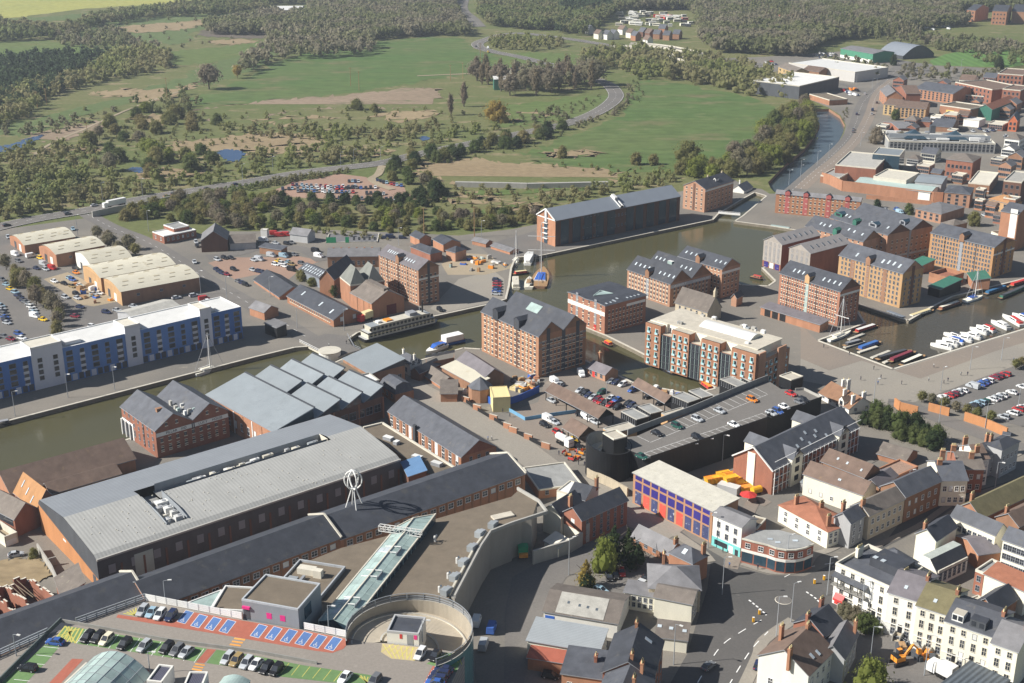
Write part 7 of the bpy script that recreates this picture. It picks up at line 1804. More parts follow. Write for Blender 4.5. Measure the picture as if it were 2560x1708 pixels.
# low causeway bridge on the meadow, bypass overbridge wall, brick arch
wallthing("causeway","low stone causeway with small arches on the meadow","causeway",'b2',[(1830,150),(2340,160),('b3',140,165),('b3',880,150)],3.0,2.5,CONC)
wallthing("bridge_side_wall","concrete side wall of the bypass bridge by the lorry","bridge wall",'b1',[(850,430),(1060,385),(1350,335),(1580,285)],3.2,.6,CONC)
q=P('a4',220,250);b=MB();b.box(-16,-7,-4,4,0,14,BR_RED);b.box(7,16,-4,4,0,14,BR_RED);b.box(-7,7,-4,4,9,14,BR_RED,bottom=True);tag(b.obj("brick_arch_bridge",None,(q.x,q.y,0)),"old red brick railway arch among far trees","bridge")
# far caravan and housing site
for i in range(70):
 x,y=rnd.uniform(980,1660),rnd.uniform(120,250)
 if y<160 and x<1100 and rnd.random()<.5:continue
 p=P('a3',x,y);b=MB();a,d=rnd.uniform(5,11),rnd.uniform(2.5,4);m=rnd.choice([WHITE,WHITE,REN_W,REN_W,REN_C,CONC_P,CLAD_D,RED_P if x>1250 else REN_W]);b.box(-a/2,a/2,-d/2,d/2,.5,3.6,m,top=rnd.choice([WHITE,REN_W,CONC_P,m]));b.box(-a/2+.4,a/2-.4,-d/2-.04,-d/2,1.6,2.7,GLASS)
 tag(b.obj("caravan",None,(p.x,p.y,0),rnd.uniform(-.5,.5)),"pale caravan or van in the crowded far site beyond the road bridges","caravan","caravans crowded in the far site")
for i,(x,y,m) in enumerate(((780,330,REN_C),(860,335,REN_W),(920,330,REN_W),(1075,320,REN_C),(1120,345,BR_OR),(1190,310,BR_DARK),(1250,320,BR_DARK),(1390,280,BR_OR),(1340,330,BR_BROWN),(1230,385,REN_W),(1430,340,BR_BROWN),(1520,330,BR_BROWN),(1000,290,REN_W),(690,285,REN_G))):
 p=P('a3',x,y);h_=H("far_house","gabled house, %s of the row in front of the far caravan site" % ORD[i],px('a3',x-30,y-26),px('a3',x+14,y-18),px('a3',x+44,y-26),None,h=6,cat="house",group="houses in front of the far caravan site");h_.body(m,'gx',SLATE if i % 3 else TILE_BR,rise=4)
# smaller town blocks that fill the upper right
fr2=random.Random(5)
FB=[('a4',1330,1110,70),('a4',1560,1075,60),('a4',1700,1060,80),('a4',1810,1060,60),('a4',2120,1150,90),('a4',2060,720,70),('a4',1850,745,80),('a4',1620,770,60),('a4',1520,800,50),('a4',2250,960,80),('a4',2200,1010,60),('a4',1920,940,50),('a4',1220,740,60),('a4',1330,1180,60),('a4',2270,1290,90),('a4',2230,1380,80),('a4',2300,1450,90),('a4',2120,1470,70),('a4',2200,1530,80),('a4',1500,1420,90),('a4',1350,1470,70),('a4',1450,1530,80),('b4',1420,60,60),('b4',1760,50,70),('b4',2060,330,60),('b4',2240,270,80),('b4',1960,180,50),('b4',1560,30,60),('b4',1950,280,50),('b4',2120,420,50),('b4',1950,620,40),('c4',2200,860,40),('a4',1060,1160,60),('a4',1700,1200,50)]
for i,(reg,x,y,s_) in enumerate(FB):
 a=s_*.95;rf,rm=fr2.choice((('gx',SLATE),('gy',SLATE_L),('flat',FELT_G),('gx',TILE_BR),('hx',TILE_G),('flat',CONC_P)))
 T(reg,"town_block","small %s roofed brick block, %s counted across the upper right town" % ("flat" if rf=='flat' else "pitched",ORD[i] if i<29 else ORD[i-29]+" extra"),(x-a,y-a*.3),(x+a*.45,y-a*.05),(x+a*1.1,y-a*.36),fr2.uniform(4.5,8),fr2.choice((BR_OR,BR_RED,BR_WH,BR_BROWN,REN_C,REN_W)),rf,rm,.5 if rf=='flat' else None,(6,2),(4,2),'plain',ws=(1.3,1.5),group="small blocks of the upper right town")
# ================================================================== vehicles
CARC={'w':("white",(.78,.78,.77)),'s':("silver",(.46,.48,.50)),'k':("black",(.02,.02,.023)),'b':("blue",(.05,.12,.38)),'r':("red",(.48,.035,.035)),'g':("grey",(.16,.165,.175)),'n':("navy",(.025,.035,.085)),
 't':("dark green",(.02,.09,.07)),'o':("orange",(.80,.25,.03)),'y':("bronze",(.32,.23,.10)),'c':("cream",(.72,.66,.50)),'l':("pale blue",(.32,.46,.55)),'m':("maroon",(.22,.02,.04)),'e':("yellow",(.80,.52,.03))}
def paint(c):return mat("car_"+CARC[c][0].replace(" ","_"),CARC[c][1],rough=.28,var=.03)
CM={}
def loft(b,secs,m,mtop=None):
 """secs: (x, halfwidth, zb, zt)"""
 R_=[[(x,-w,zb),(x,-w*1.0,zb+(zt-zb)*.62),(x,-w*.9,zt),(x,w*.9,zt),(x,w,zb+(zt-zb)*.62),(x,w,zb)] for x,w,zb,zt in secs]
 for p,q in zip(R_[:-1],R_[1:]):
  for k in range(5):b.face([p[k],p[k+1],q[k+1],q[k]][::-1],(mtop or m) if k==2 else m)
 b.face(R_[0],m);b.face(R_[-1][::-1],m)
def car_parts(kind,c):
 k=(kind,c)
 if k in CM:return CM[k]
 m=paint(c);b=MB();g=MB()
 if kind=='van':
  loft(b,[(-2.5,.9,.4,2.1),(-2.45,.97,.3,2.2),(1.0,.97,.3,2.2),(1.5,.95,.3,1.7),(1.6,.95,.3,1.25),(2.3,.9,.3,1.05),(2.5,.8,.35,.8)],m)
  g.face([(1.03,-.84,2.12),(1.56,-.9,1.32),(1.56,.9,1.32),(1.03,.84,2.12)],GLASS)
  for s in (-1,1):q=[(.3,.985*s,1.3),(1.35,.985*s,1.3),(.95,.985*s,1.85),(.3,.985*s,1.85)];g.face(q if s<0 else q[::-1],GLASS)
  wx=(-1.5,1.6)
 else:
  est=kind=='estate'
  loft(b,[(-2.12,.74,.38,.74),(-1.98,.85,.28,.9),(-1.1,.89,.24,.95),(.7,.89,.24,.96),(1.5,.87,.24,.86),(1.98,.8,.28,.74),(2.14,.64,.36,.6)],m)
  x0,x1,x2,x3=(-1.95,-1.75,.2,1.1) if est else (-1.9,-1.15,.12,1.05)
  zr,zb=(1.62 if est else 1.47),.9
  B0,B1=[(x0,-.82,zb),(x3,-.82,zb),(x3,.82,zb),(x0,.82,zb)],[(x1,-.64,zr),(x2,-.62,zr),(x2,.62,zr),(x1,.64,zr)]
  for i in range(4):g.face([B0[i],B0[(i+1) % 4],B1[(i+1) % 4],B1[i]],GLASS)
  b.face([(x,y*1.04,z+.015) for x,y,z in B1],m)
  for s in (-1,1):
   for (a,e) in ((x0,x1),(x3,x2),((x0+x3)/2-.1,(x1+x2)/2)):b.bar((a,.825*s,zb),(e,.64*s,zr),.07,m)
  for s in (-1,1):b.box(2.0,2.1,.55*s-.16,.55*s+.16,.56,.7,WHITE);b.box(-2.13,-2.04,.6*s-.14,.6*s+.14,.62,.8,RED_P)
  wx=(-1.3,1.3)
 CM[k]=(b.mesh("car_body"),g.mesh("windows"),wx)
 f=MB();f.v=b.v+g.v;f.f=b.f+[tuple(i+len(b.v) for i in q) for q in g.f];f.mats=b.mats+[x for x in g.mats if x not in b.mats];f.m=b.m+[f.mats.index(g.mats[i]) for i in g.m]
 for x in wx:
  for s in (-1,1):f.tube([(x,.7*s,.32),(x,.9*s,.32)],.32,RUBBER,8)
 CM[(kind,c,'far')]=f.mesh("far_car")
 return CM[k]
wb_=MB();wb_.tube([(0,-.11,0),(0,.11,0)],.33,RUBBER,12);wb_.tube([(0,-.13,0),(0,.13,0)],.19,STEEL,8);WHEEL=wb_.mesh("wheel")
def car(p,ang,c,kind,label,group,near):
 me,gl,wx=car_parts(kind,c)
 nm="parked_van" if kind=='van' else "parked_car";cat="van" if kind=='van' else "car"
 if not near:return link(nm,CM[(kind,c,'far')],None,p,ang,label=label,cat=cat,group=group)
 o=link(nm,me,None,p,ang,label=label,cat=cat,group=group);link("windows",gl,o)
 for x in wx:
  for s in (-1,1):link("wheel",WHEEL,o,(x,.8*s,.33))
 return o
def cars(reg,phrase,head,z,items,group,near=None):
 items=sorted(items,key=lambda t:t[0])
 for i,it in enumerate(items):
  x,y,c=it[:3];kind=it[3] if len(it)>3 else ('car','car','estate')[(i*7+len(phrase)) % 3]
  hd=it[4] if len(it)>4 else head
  p=P(reg,x,y,z+.7);q=P(reg,x+hd[0],y+hd[1],z+.7)
  d=q-p
  kw={'van':'van','estate':'estate car','car':'car'}[kind]
  u,v=px(reg,x,y)
  n=len(items)
  lab="%s %s %s" % (CARC[c][0],kw,phrase) if n==1 else "%s %s, %s from left %s" % (CARC[c][0],kw,ORD[i],phrase)
  car((p.x,p.y,z+.02),math.atan2(d.y,d.x),c,kind,lab,group,v>830 if near is None else near)
G1="cars on the shopping centre roof"
cars('d1',"in the far row behind the white barrier",(-60,66),ZD,[(1305,900,'s','estate'),(1390,915,'l'),(1465,935,'w'),(1565,948,'n','estate')],G1)
cars('d1',"in the long green row on the roof",(-75,66),ZD,[(800,1140,'k','estate'),(895,1145,'k','estate'),(975,1165,'c'),(1140,1205,'k','estate'),(1320,1225,'s','estate'),(1525,1240,'k'),(1620,1262,'g','estate'),(1705,1280,'s')],G1)
cars('d1',"in the left column of green bays",(-60,-8),ZD,[(505,1185,'b'),(255,1425,'k')],G1)
cars('d1',"right of the red crossing",(-60,62),ZD,[(2085,1335,'s','estate'),(2165,1355,'y'),(2258,1378,'s','estate'),(2345,1390,'w'),(2440,1425,'k'),(2530,1440,'k','estate')],G1)
cars('d2',"at the lower edge of the roof deck",(-60,64),ZD,[(815,1510,'w'),(1085,1540,'g')],G1)
cars('d2',"beside the small stair hut",(-45,60),ZD,[(1505,1295,'w'),(1640,1310,'k')],G1)
cars('d2',"in the right corner of the roof deck",(-70,-10),ZD,[(1720,1440,'n'),(1690,1480,'n'),(1660,1525,'n','estate'),(1640,1562,'b')],G1)
G2="cars on the black car park deck"
cars('c3',"in back row of black car park deck",(60,26),ZK,[(1330,842,'k'),(1515,775,'t','estate'),(1700,710,'s','estate'),(1905,635,'s'),(2205,532,'o'),(2560,478,'r')],G2)
cars('c3',"along the front row of the black car park deck",(60,26),ZK,[(1190,1055,'t'),(1700,880,'k'),(2035,762,'w'),(2380,655,'s'),(2440,640,'b'),(2500,598,'w'),(2640,555,'g'),(2680,540,'k','estate')],G2)
G3="cars in the dockside car park"
cars('c3',"in the middle rows of the dockside car park",(-60,28),0,[(625,448,'s'),(670,475,'k','estate'),(705,492,'n'),(745,512,'s'),(785,535,'m'),(818,552,'r'),(860,565,'k'),(905,580,'r'),(965,603,'k','estate'),(820,465,'t','estate'),(905,520,'w'),(965,535,'b'),(1060,575,'k','estate'),(1095,590,'n'),(1130,612,'g')],G3)
cars('c3',"by the barge arm cottage",(-60,26),0,[(910,365,'g'),(955,375,'n'),(1015,395,'w','estate'),(1105,445,'b','estate'),(1250,505,'k'),(1360,565,'k'),(635,300,'w','van',(30,40)),(395,372,'w','van',(30,20)),(440,400,'s')],G3)
cars('c3',"on the cobbles before the long canopy",(60,30),0,[(365,540,'s'),(335,715,'w','van'),(390,740,'s'),(300,765,'k','estate'),(420,835,'r'),(630,675,'k'),(690,700,'w','van'),(760,735,'s'),(600,960,'k','estate'),(560,905,'e')],G3)
G4="cars in the car park right of the plaza"
cars('c4',"in the far row of the right car park",(-60,-18),0,[(1610,510,'w'),(1665,495,'r'),(1705,480,'m'),(1745,462,'s'),(1790,448,'w'),(1880,412,'s','van'),(1955,390,'b'),(1990,372,'b'),(2025,358,'w'),(2085,330,'m'),(2120,315,'m','estate'),(2180,298,'r')],G4)
cars('c4',"in the middle row of the right car park",(-60,-18),0,[(1880,590,'k','estate'),(1910,575,'l'),(1950,560,'l'),(1990,550,'t','estate'),(2065,528,'w'),(2110,512,'s'),(2155,492,'w'),(2240,465,'w'),(2335,415,'w','estate')],G4)
cars('c4',"in the near row of the right car park",(-60,-18),0,[(2165,690,'s','estate'),(2250,655,'w'),(2300,620,'r','estate'),(2345,600,'w')],G4)
G5="cars in the left edge car park"
cols='lskgbnsgsswlskbgrskbwsgknsl'
cars('b1',"in the upper row by the hedge",(60,14),0,[(20,1000,'g'),(60,1045,'l'),(95,1085,'e'),(140,1115,'l'),(165,1145,'n'),(190,1170,'k'),(215,1190,'n'),(235,1205,'g'),(270,1225,'s'),(285,1250,'w'),(305,1275,'s'),(310,1300,'l'),(320,1335,'w','van'),(395,1365,'e')],G5)
cars('b1',"in the lower row at the left edge",(60,14),0,[(10+9*i,1240+26*i,cols[i]) for i in range(7)]+[(-60+16*i,1500+24*i,cols[8+i]) for i in range(2)]+[(40,1520,'g'),(100,1545,'m'),(170,1495,'b'),(200,1535,'w')],G5)
G6="vehicles in the industrial yard"
cars('b1',"in front of the cream-roofed sheds",(60,20),0,[(140,770,'w','van'),(285,785,'w','van',(40,-8)),(370,800,'e'),(170,830,'g'),(400,858,'s','van'),(335,895,'n'),(420,905,'s','estate'),(480,895,'r','van'),(695,895,'k'),(700,935,'o'),(500,1015,'w'),(590,1035,'k'),(640,985,'l'),(665,1000,'b','estate'),(665,1060,'y'),(735,1055,'w'),(700,1130,'k'),(600,1160,'s','estate'),(710,1168,'s')],G6)
cars('b1',"in the yard behind the blue flats",(60,10),0,[(735,1250,'n'),(690,1335,'m'),(975,1298,'n'),(1075,1280,'s'),(1225,1245,'s'),(860,1130,'s'),(910,1125,'w'),(850,1430,'w')],G6)
cars('b1',"by the long cream-roofed shed wall",(60,-10),0,[(1620,1165,'s'),(1780,1145,'s'),(1875,1180,'r','van'),(1910,1195,'w')],G6)
G7="vehicles in the pink gravel yard"
cars('b1',"in the pink gravel vehicle yard",(50,18),0,[(1990,905,'n'),(2015,925,'n'),(2040,940,'n'),(2080,950,'m'),(2145,905,'k'),(1995,815,'s'),(2060,800,'k'),(2120,800,'k'),(2190,1015,'g'),(2225,1030,'n'),(2255,1045,'k'),(2320,910,'s'),(2330,820,'s')],G7)
cars('b2',"in the heap of the scrap vehicle yard",(50,10),0,[(30,815,'s','van'),(140,780,'s','van'),(255,785,'l','van'),(345,770,'g'),(30,925,'n'),(60,930,'n'),(180,860,'w'),(210,830,'e'),(240,850,'w'),(265,875,'w'),(300,840,'l'),(330,860,'y'),(420,850,'g'),(330,910,'k','van'),(285,670,'k'),(325,660,'g'),(180,665,'s'),(550,740,'k','van'),(575,785,'w','van')],G7)
cars('b2',"among the red vans at the tree belt",(50,0),0,[(170,580,'r','van'),(215,595,'r','van'),(280,590,'r','van'),(70,640,'w','van'),(1180,615,'n'),(1235,612,'n','van'),(1345,615,'n')],G7)
G8="cars in the gravel car park by the meadow"
rows8=[(250,168,1100,155,20,0),(380,185,900,200,15,0),(340,130,680,145,9,0),(1020,205,1170,215,5,0),(680,250,1320,265,16,0),(850,95,940,100,4,0),(1110,90,1330,135,8,0),(730,150,920,145,6,0)]
rw=random.Random(3)
for i,(x0,y0,x1,y1,n,_) in enumerate(rows8):
 cars('b2',"in %s of the meadow gravel lot" % ["long back row","the middle row","the upper left row","the short right row","the hedge-side row","the top row","the lane-side row","the second row"][i],(10,60),0,[(x0+(x1-x0)*k/max(1,n-1)+rw.uniform(-8,8),y0+(y1-y0)*k/max(1,n-1)+rw.uniform(-4,4),rw.choice('wskgbnrsskgmwl')) for k in range(n)],G8,False)
G9="vehicles on the roads"
cars('b1',"on the bypass at the left",(60,-12),.35,[(60,500,'k'),(620,395,'g','estate'),(1350,300,'w'),(1525,268,'s'),(1530,232,'y'),(1600,215,'k'),(1900,165,'k'),(2165,125,'n'),(1200,320,'g','van'),(865,318,'s')],G9)
cars('b1',"on the approach road",(30,40),.1,[(670,535,'l'),(1785,838,'s'),(75,610,'s'),(1800,655,'s'),(1810,690,'k')],G9)
cars('a4',"on the riverside road",(15,-60),.1,[(890,860,'w'),(960,1010,'n','van'),(955,1045,'s'),(815,1045,'n'),(780,1205,'g'),(785,1185,'g'),(1000,940,'k')],G9)
cars('a2',"on the road bend in the meadow",(20,30),.35,[(2130,440,'w','van'),(2145,380,'k'),(2250,345,'w','van'),(2020,425,'k'),(2130,475,'e')],G9)
cars('d3',"at the junction in the street shadow",(40,-30),.13,[(1800,1405,'g'),(2255,1395,'n','estate',(20,-60))],G9)
cars('d3',"in the shaded courtyard",(60,22),.05,[(815,715,'l','estate'),(1215,660,'s','estate'),(1255,610,'k'),(1005,545,'r','car',(10,40)),(890,590,'k','car',(10,40)),(945,570,'k','car',(10,40))],"cars in the shaded courtyard")
cars('d3',"on the flat yard at the bottom edge",(60,10),.05,[(355,1495,'k','estate')],"cars in the shaded courtyard")
cars('d2',"in the shaded lane beside the car ramp",(20,-60),.05,[(2020,1000,'w','van'),(2085,1215,'s','van'),(2160,1060,'b','van')],"vans beside the car ramp")
cars('b2',"on the boat yard quay",(60,6),.05,[(2210,1005,'n'),(2215,1030,'m'),(2215,1055,'r'),(2215,1080,'n'),(2210,1105,'b'),(2205,1130,'s'),(1690,1275,'k','estate',(40,25))],"cars on the boat yard quay")
cars('d1',"on the lane by the orange brick shed end",(60,-10),.05,[(145,385,'s')],G9)
cars('a4',"in the supermarket car park",(40,10),.05,[(rw.uniform(440,760),rw.uniform(485,530),rw.choice('wskgns')) for i in range(18)]+[(rw.uniform(-40,80),rw.uniform(560,640),rw.choice('wskrns')) for i in range(10)],"cars at the supermarket",False)
cars('a4',"in the council office lots",(40,14),.05,[(rw.uniform(2180,2340),rw.uniform(1230,1420),rw.choice('wskgns')) for i in range(14)]+[(rw.uniform(1800,2150),rw.uniform(1180,1205),rw.choice('wskgns')) for i in range(10)],"cars by the council offices",False)
cars('b4',"behind the double warehouse",(40,14),.05,[(rw.uniform(1040,1330),rw.uniform(330,390),rw.choice('wskgnb')) for i in range(8)]+[(1990,410,'s'),(2060,400,'w'),(2130,430,'s'),(1210,385,'l','van')],"cars behind the double warehouse",False)
cars('a4',"beside the flat brick depot",(40,10),.05,[(rw.uniform(690,830),rw.uniform(810,880),rw.choice('wskronw'),rw.choice(('car','van'))) for i in range(17)],"vehicles beside the brick depot",False)
cars('a4',"in the far lorry park by poplars",(40,5),.05,[(1435+20*(i % 3),235+20*(i // 3),'w','van') for i in range(5)]+[(1510,240,'w','van'),(1515,272,'w','van'),(1610,245,'w','van'),(1650,245,'w','van'),(1660,265,'w','van')],"white lorries by the far poplars",False)
# lorries, skips, excavator
def lorry(reg,p0,p1,cab,body,label,z=.35,tank=False):
 a,c=P(reg,*p0,z),P(reg,*p1,z);d=c-a;L=d.length;an=math.atan2(d.y,d.x)
 r=empty("lorry",(a.x,a.y,z),an,label,"lorry")
 b=MB()
 if tank:b.tube([(2.6,0,2.2),(L,0,2.2)],1.2,body,14)
 else:b.box(2.6,L,-1.25,1.25,1.1,3.9,body)
 b.box(2.4,L,-.5,.5,.7,1.1,BLACK_P,bottom=True);b.obj("trailer",r)
 b=MB();loft(b,[(0,1.15,.5,2.6),(.3,1.22,.5,3.1),(2.2,1.22,.5,3.2)],cab);b.face([(-.02,-1,1.7),(-.02,1,1.7),(.12,.95,2.6),(.12,-.95,2.6)][::-1],GLASS);b.obj("cab",r)
 for x in (1.2,3.8,L-3.6,L-2.3,L-1):
  for s in (-1,1):w=MB();w.tube([(x,.85*s,.5),(x,1.2*s,.5)],.5,RUBBER,10);w.obj("wheel",r)
lorry('b1',(950,352),(1150,310),WHITE,MET_W,"long white articulated lorry on the bypass bridge")
lorry('d4',(1470,1440),(1700,1560),WHITE,MET_W,"white box lorry in the yard before the terrace",.1)
lorry('c3',(545,985),(420,920),WHITE,MET_W,"white tanker lorry beside the brick piers",.1,True)
lorry('b2',(945,1400),(1060,1360),RED_P,CREAM,"red and cream lorry beside the ship",.05)
p=P('d4',1190,1390);ex=empty("excavator",(p.x,p.y,.1),.4,"orange excavator digging in the yard before the terrace","excavator")
b=MB();b.box(-1.4,1.2,-1.1,1.1,1.0,2.2,ORNG_P,bottom=True);b.box(-1.4,-.4,-1.1,1.1,2.2,2.6,BLACK_P);b.obj("body",ex)
b=MB();b.box(.0,1.2,.2,1.1,2.2,3.4,GLASS,top=ORNG_P);b.obj("cab",ex)
for s in (-1,1):b=MB();b.box(-1.9,1.9,s*1.15-.3,s*1.15+.3,0,.9,BLACK_P);b.obj("track",ex)
b=MB();b.bar((1.0,-.5,1.6),(3.4,-.5,4.6),.5,ORNG_P);b.bar((3.4,-.5,4.6),(5.4,-.5,2.6),.4,ORNG_P);b.obj("boom",ex);b=MB();b.box(5.0,6.0,-1,0,1.6,2.7,ORNG_P,bottom=True);b.obj("bucket",ex)
YS=mat("skip_yellow",(.80,.42,.03),var=.12)
for i,(x,y,an) in enumerate(((1830,1300,.4),(1900,1290,.4),(1940,1255,.4),(1995,1265,.4),(2035,1300,.4),(2080,1345,.35),(2140,1385,.35),(2000,1345,.4))):
 p=P('c3',x,y);b=MB();w,d=(4.4,2.4)
 f=MB();f.v=[];
 for (x0,x1,z0,z1) in ((-w/2+.6,w/2-.6,0,.1),):f.box(x0,x1,-d/2,d/2,z0,z1,YS)
 for s in (-1,1):f.face([(-w/2+.6,d/2*s,0),(w/2-.6,d/2*s,0),(w/2,d/2*s,2.0),(-w/2,d/2*s,2.0)],YS)
 for s in (-1,1):f.face([((w/2-.6)*s,-d/2,0),((w/2-.6)*s,d/2,0),(w/2*s,d/2,2.0),(w/2*s,-d/2,2.0)],YS)
 f.face([(-w/2+.1,-d/2,1.8),(w/2-.1,-d/2,1.8),(w/2-.1,d/2,1.9),(-w/2+.1,d/2,1.9)],YS if i % 3 else ORNG_P)
 for t in (-.9,.9):f.bar((t,-d/2-.08,.1),(t,-d/2-.08,2),.14,ORNG_P)
 tag(f.obj("skip",None,(p.x,p.y,.03+(1.9 if i==7 else 0)),an),"bright yellow waste skip, %s from the left behind the purple window store" % ORD[i],"skip","yellow skips behind the purple window store")
p=P('c3',2240,1400);b=MB();b.tube([(-1.6,0,1.3),(1.6,0,1.3)],1.1,YEL_P,12);b.box(-1.2,1.2,-.8,.8,0,.5,BLACK_P);tag(b.obj("yellow_tank",None,(p.x,p.y,0),.5),"yellow cylindrical tank beside the yellow skips","tank")
p=P('c3',1990,1390);b=MB();b.box(-3.2,3.2,-1.5,1.5,.2,2.6,REN_G,top=MET_W);tag(b.obj("grey_container",None,(p.x,p.y,0),-.6),"grey container with pale top beside the yellow skips","container")
p=P('c3',2165,1470);b=MB();b.cyl((0,0),.08,0,2.4,MET_W,8);b.cyl((0,0),2.6,2.2,3.1,RED_P,8,r2=.1);tag(b.obj("parasol",None,(p.x,p.y,0)),"red parasol beside the yellow tank","parasol")
# ================================================================== boats
def hull(b,L,w,z0,z1,m,deck,bow=.22,n=8):
 st=[(-L/2,w*.42),(-L/2+.4,w*.5)]+[(L/2-L*bow*(1-t) ,w/2*math.cos(t*math.pi/2) ** .8) for t in [i/n for i in range(n)]]+[(L/2,.02)]
 for (x0,a),(x1,c) in zip(st[:-1],st[1:]):
  for s in (-1,1):
   q=[(x0,s*a*.8,z0),(x1,s*c*.8,z0),(x1,s*c,z1),(x0,s*a,z1)];b.face(q if s<0 else q[::-1],m)
  b.face([(x0,-a,z1-.05),(x1,-c,z1-.05),(x1,c,z1-.05),(x0,a,z1-.05)],deck)
 b.face([(st[0][0],-st[0][1],z1),(st[0][0],-st[0][1]*.8,z0),(st[0][0],st[0][1]*.8,z0),(st[0][0],st[0][1],z1)][::-1],m)
def place(reg,a,c,name,label,cat,group=None,z=-1.3,L=None):
 p,q=P(reg,*a,z),P(reg,*c,z);d=q-p;m=(p+q)/2
 return empty(name,(m.x,m.y,z),math.atan2(d.y,d.x),label,cat,group),(L or d.length)
def narrowboat(reg,a,c,col,roof,label):
 r,L=place(reg,a,c,"narrowboat",label,"narrowboat","narrowboats in the marina");b=MB();hull(b,L,2.2,-.2,.8,BLACK_P,WOOD,.14);b.obj("hull",r)
 b=MB();loft(b,[(-L/2+1.6,.88,.75,1.75),(L/2-L*.18,.88,.75,1.7)],col,roof);b.obj("cabin",r)
 b=MB()
 for i in range(max(3,int(L/2.2))):
  x=-L/2+2.4+i*(L*.75)/max(3,int(L/2.2))
  for s in (-1,1):b.box(x,x+.7,s*.9-.03,s*.9+.03,1.1,1.45,GLASS)
 b.obj("porthole",r,kind='stuff')
def cruiser(reg,a,c,label,acc=None,w=3.0):
 r,L=place(reg,a,c,"motor_cruiser",label,"motor boat","motor cruisers along the quay");b=MB();hull(b,L,w,-.3,1.2,WHITE,REN_W,.45);b.obj("hull",r)
 b=MB();loft(b,[(-L*.3,w*.38,1.1,2.3),(L*.05,w*.36,1.1,2.5),(L*.22,w*.2,1.1,1.5)],WHITE,acc or WHITE);b.obj("cabin",r)
 b=MB();b.face([(L*.055,-w*.34,2.45),(L*.19,-w*.26,1.6),(L*.19,w*.26,1.6),(L*.055,w*.34,2.45)],GLASS)
 for s in (-1,1):b.box(-L*.25,L*.03,s*w*.385-.02,s*w*.385+.02,1.6,2.1,GLASS)
 b.obj("windows",r);b=MB();b.box(-L*.45,-L*.3,-w*.3,w*.3,1.1,1.9,acc or REN_G);b.obj("cockpit_cover",r)
def yacht(reg,a,c,label,mh,hm=WHITE,spread=0,L=None,cov=None,z=-1.3):
 r,L=place(reg,a,c,"sailing_yacht",label,"sailing boat",None,z,L);b=MB();hull(b,L,L*.25,-.3,1.1,hm,WOOD if hm is BR_BROWN else REN_C,.6);b.obj("hull",r)
 b=MB();loft(b,[(-L*.25,L*.09,1.0,1.7),(L*.15,L*.06,1.0,1.5)],WHITE,cov or REN_C);b.obj("cabin",r)
 b=MB();b.tube([(L*.05,0,1),(L*.05,0,mh)],[.24,.14],MET_W,6);b.obj("mast",r);b=MB();b.bar((L*.05,0,2.4),(-L*.35,0,2.3),.22,cov or MET_W);b.obj("boom",r)
 b=MB()
 for e in ((L*.5,0,1.1),(-L*.5,0,1.1),(L*.05,L*.12,1.1),(L*.05,-L*.12,1.1)):b.bar((L*.05,0,mh-.3),e,.1,GREY_P)
 for k in range(spread):b.bar((L*.05,-L*.2,mh*(.5+.25*k)),(L*.05,L*.2,mh*(.5+.25*k)),.22,MET_W)
 b.obj("rigging",r)
 return r
narrowboat('b4',(790,1505),(1010,1432),RED_P,WHITE,"red narrowboat with white roof nearest the rosy warehouse")
narrowboat('c4',(820,95),(1035,15),BLUE_P,mat("blue_tarp",(.06,.17,.45)),"bright blue covered narrowboat in the left marina row")
narrowboat('c4',(990,185),(1320,95),BLACK_P,CLAD_D,"black narrowboat beside the maroon one");narrowboat('c4',(1110,205),(1355,105),mat("maroon",(.22,.04,.06)),mat("maroon",()),"maroon narrowboat in the left marina row");narrowboat('c4',(1210,240),(1440,140),BLACK_P,REN_C,"cream-roofed dark narrowboat in the marina corner")
narrowboat('c4',(690,60),(870,10),CLAD_D,GREY_P,"dark narrowboat beside the white yacht");narrowboat('b4',(1290,1370),(1520,1290),REN_C,CREAM,"cream long narrowboat along the tan warehouse quay");narrowboat('b4',(1560,1295),(1780,1220),BR_RED,REN_C,"red-sided narrowboat with pale roof on the far quay");narrowboat('b4',(1990,1150),(2210,1075),mat("boat_blue",(.04,.15,.30)),mat("boat_blue",()),"blue narrowboat on the far marina quay");narrowboat('b4',(2220,1075),(2420,1010),RED_P,RED_P,"red narrowboat at the right end of the far quay")
narrowboat('b4',(1270,1390),(1060,1305),mat("boat_grey",(.16,.18,.21)),mat("boat_grey",()),"grey launch moored at the tan warehouse's corner");narrowboat('b4',(0,525),(240,560),MET_GRN,MET_GRN,"long pale green pontoon boat at the far basin wall");narrowboat('b4',(2120,1190),(2420,1060),DGRN_P,CLAD_D,"dark green boat near the right edge of the marina")
narrowboat('c3',(1735,395),(1840,470),RED_P,ORNG_P,"small red boat at the end of the barge arm");narrowboat('c3',(1320,235),(1500,315),mat("boat_paleblue",(.25,.36,.55)),MATS["boat_paleblue"],"pale blue pontoon barge by the apartments");narrowboat('c3',(840,15),(920,55),RED_P,ORNG_P,"orange-red boat at the barge arm mouth");narrowboat('b3',(2190,985),(2305,1010),BR_RED,RED_P,"old red barge in the inlet by the pale clad warehouse")
for i,(a,c,acc) in enumerate((((1700,85),(1490,40),None),(((1750,55),(1540,15),None)),(((1800,35),(1600,-10),BLUE_P)),((1880,15),(1690,-30),None),((1960,-10),(1760,-60),None))):cruiser('c4',a,c,"white motor cruiser, %s from the near end of the quay row" % ORD[i],acc)
for i,(a,c,acc) in enumerate((((2020,1515),(1850,1460),None),((2080,1495),(1910,1440),RED_P),((2210,1470),(2045,1395),None),((2330,1440),(2150,1340),RED_P),((2420,1400),(2240,1330),BLUE_P),((1790,1560),(1610,1510),CLAD_D))):cruiser('b4',a,c,"white motor cruiser farther along the quay row, %s from its near side" % ORD[i],acc)
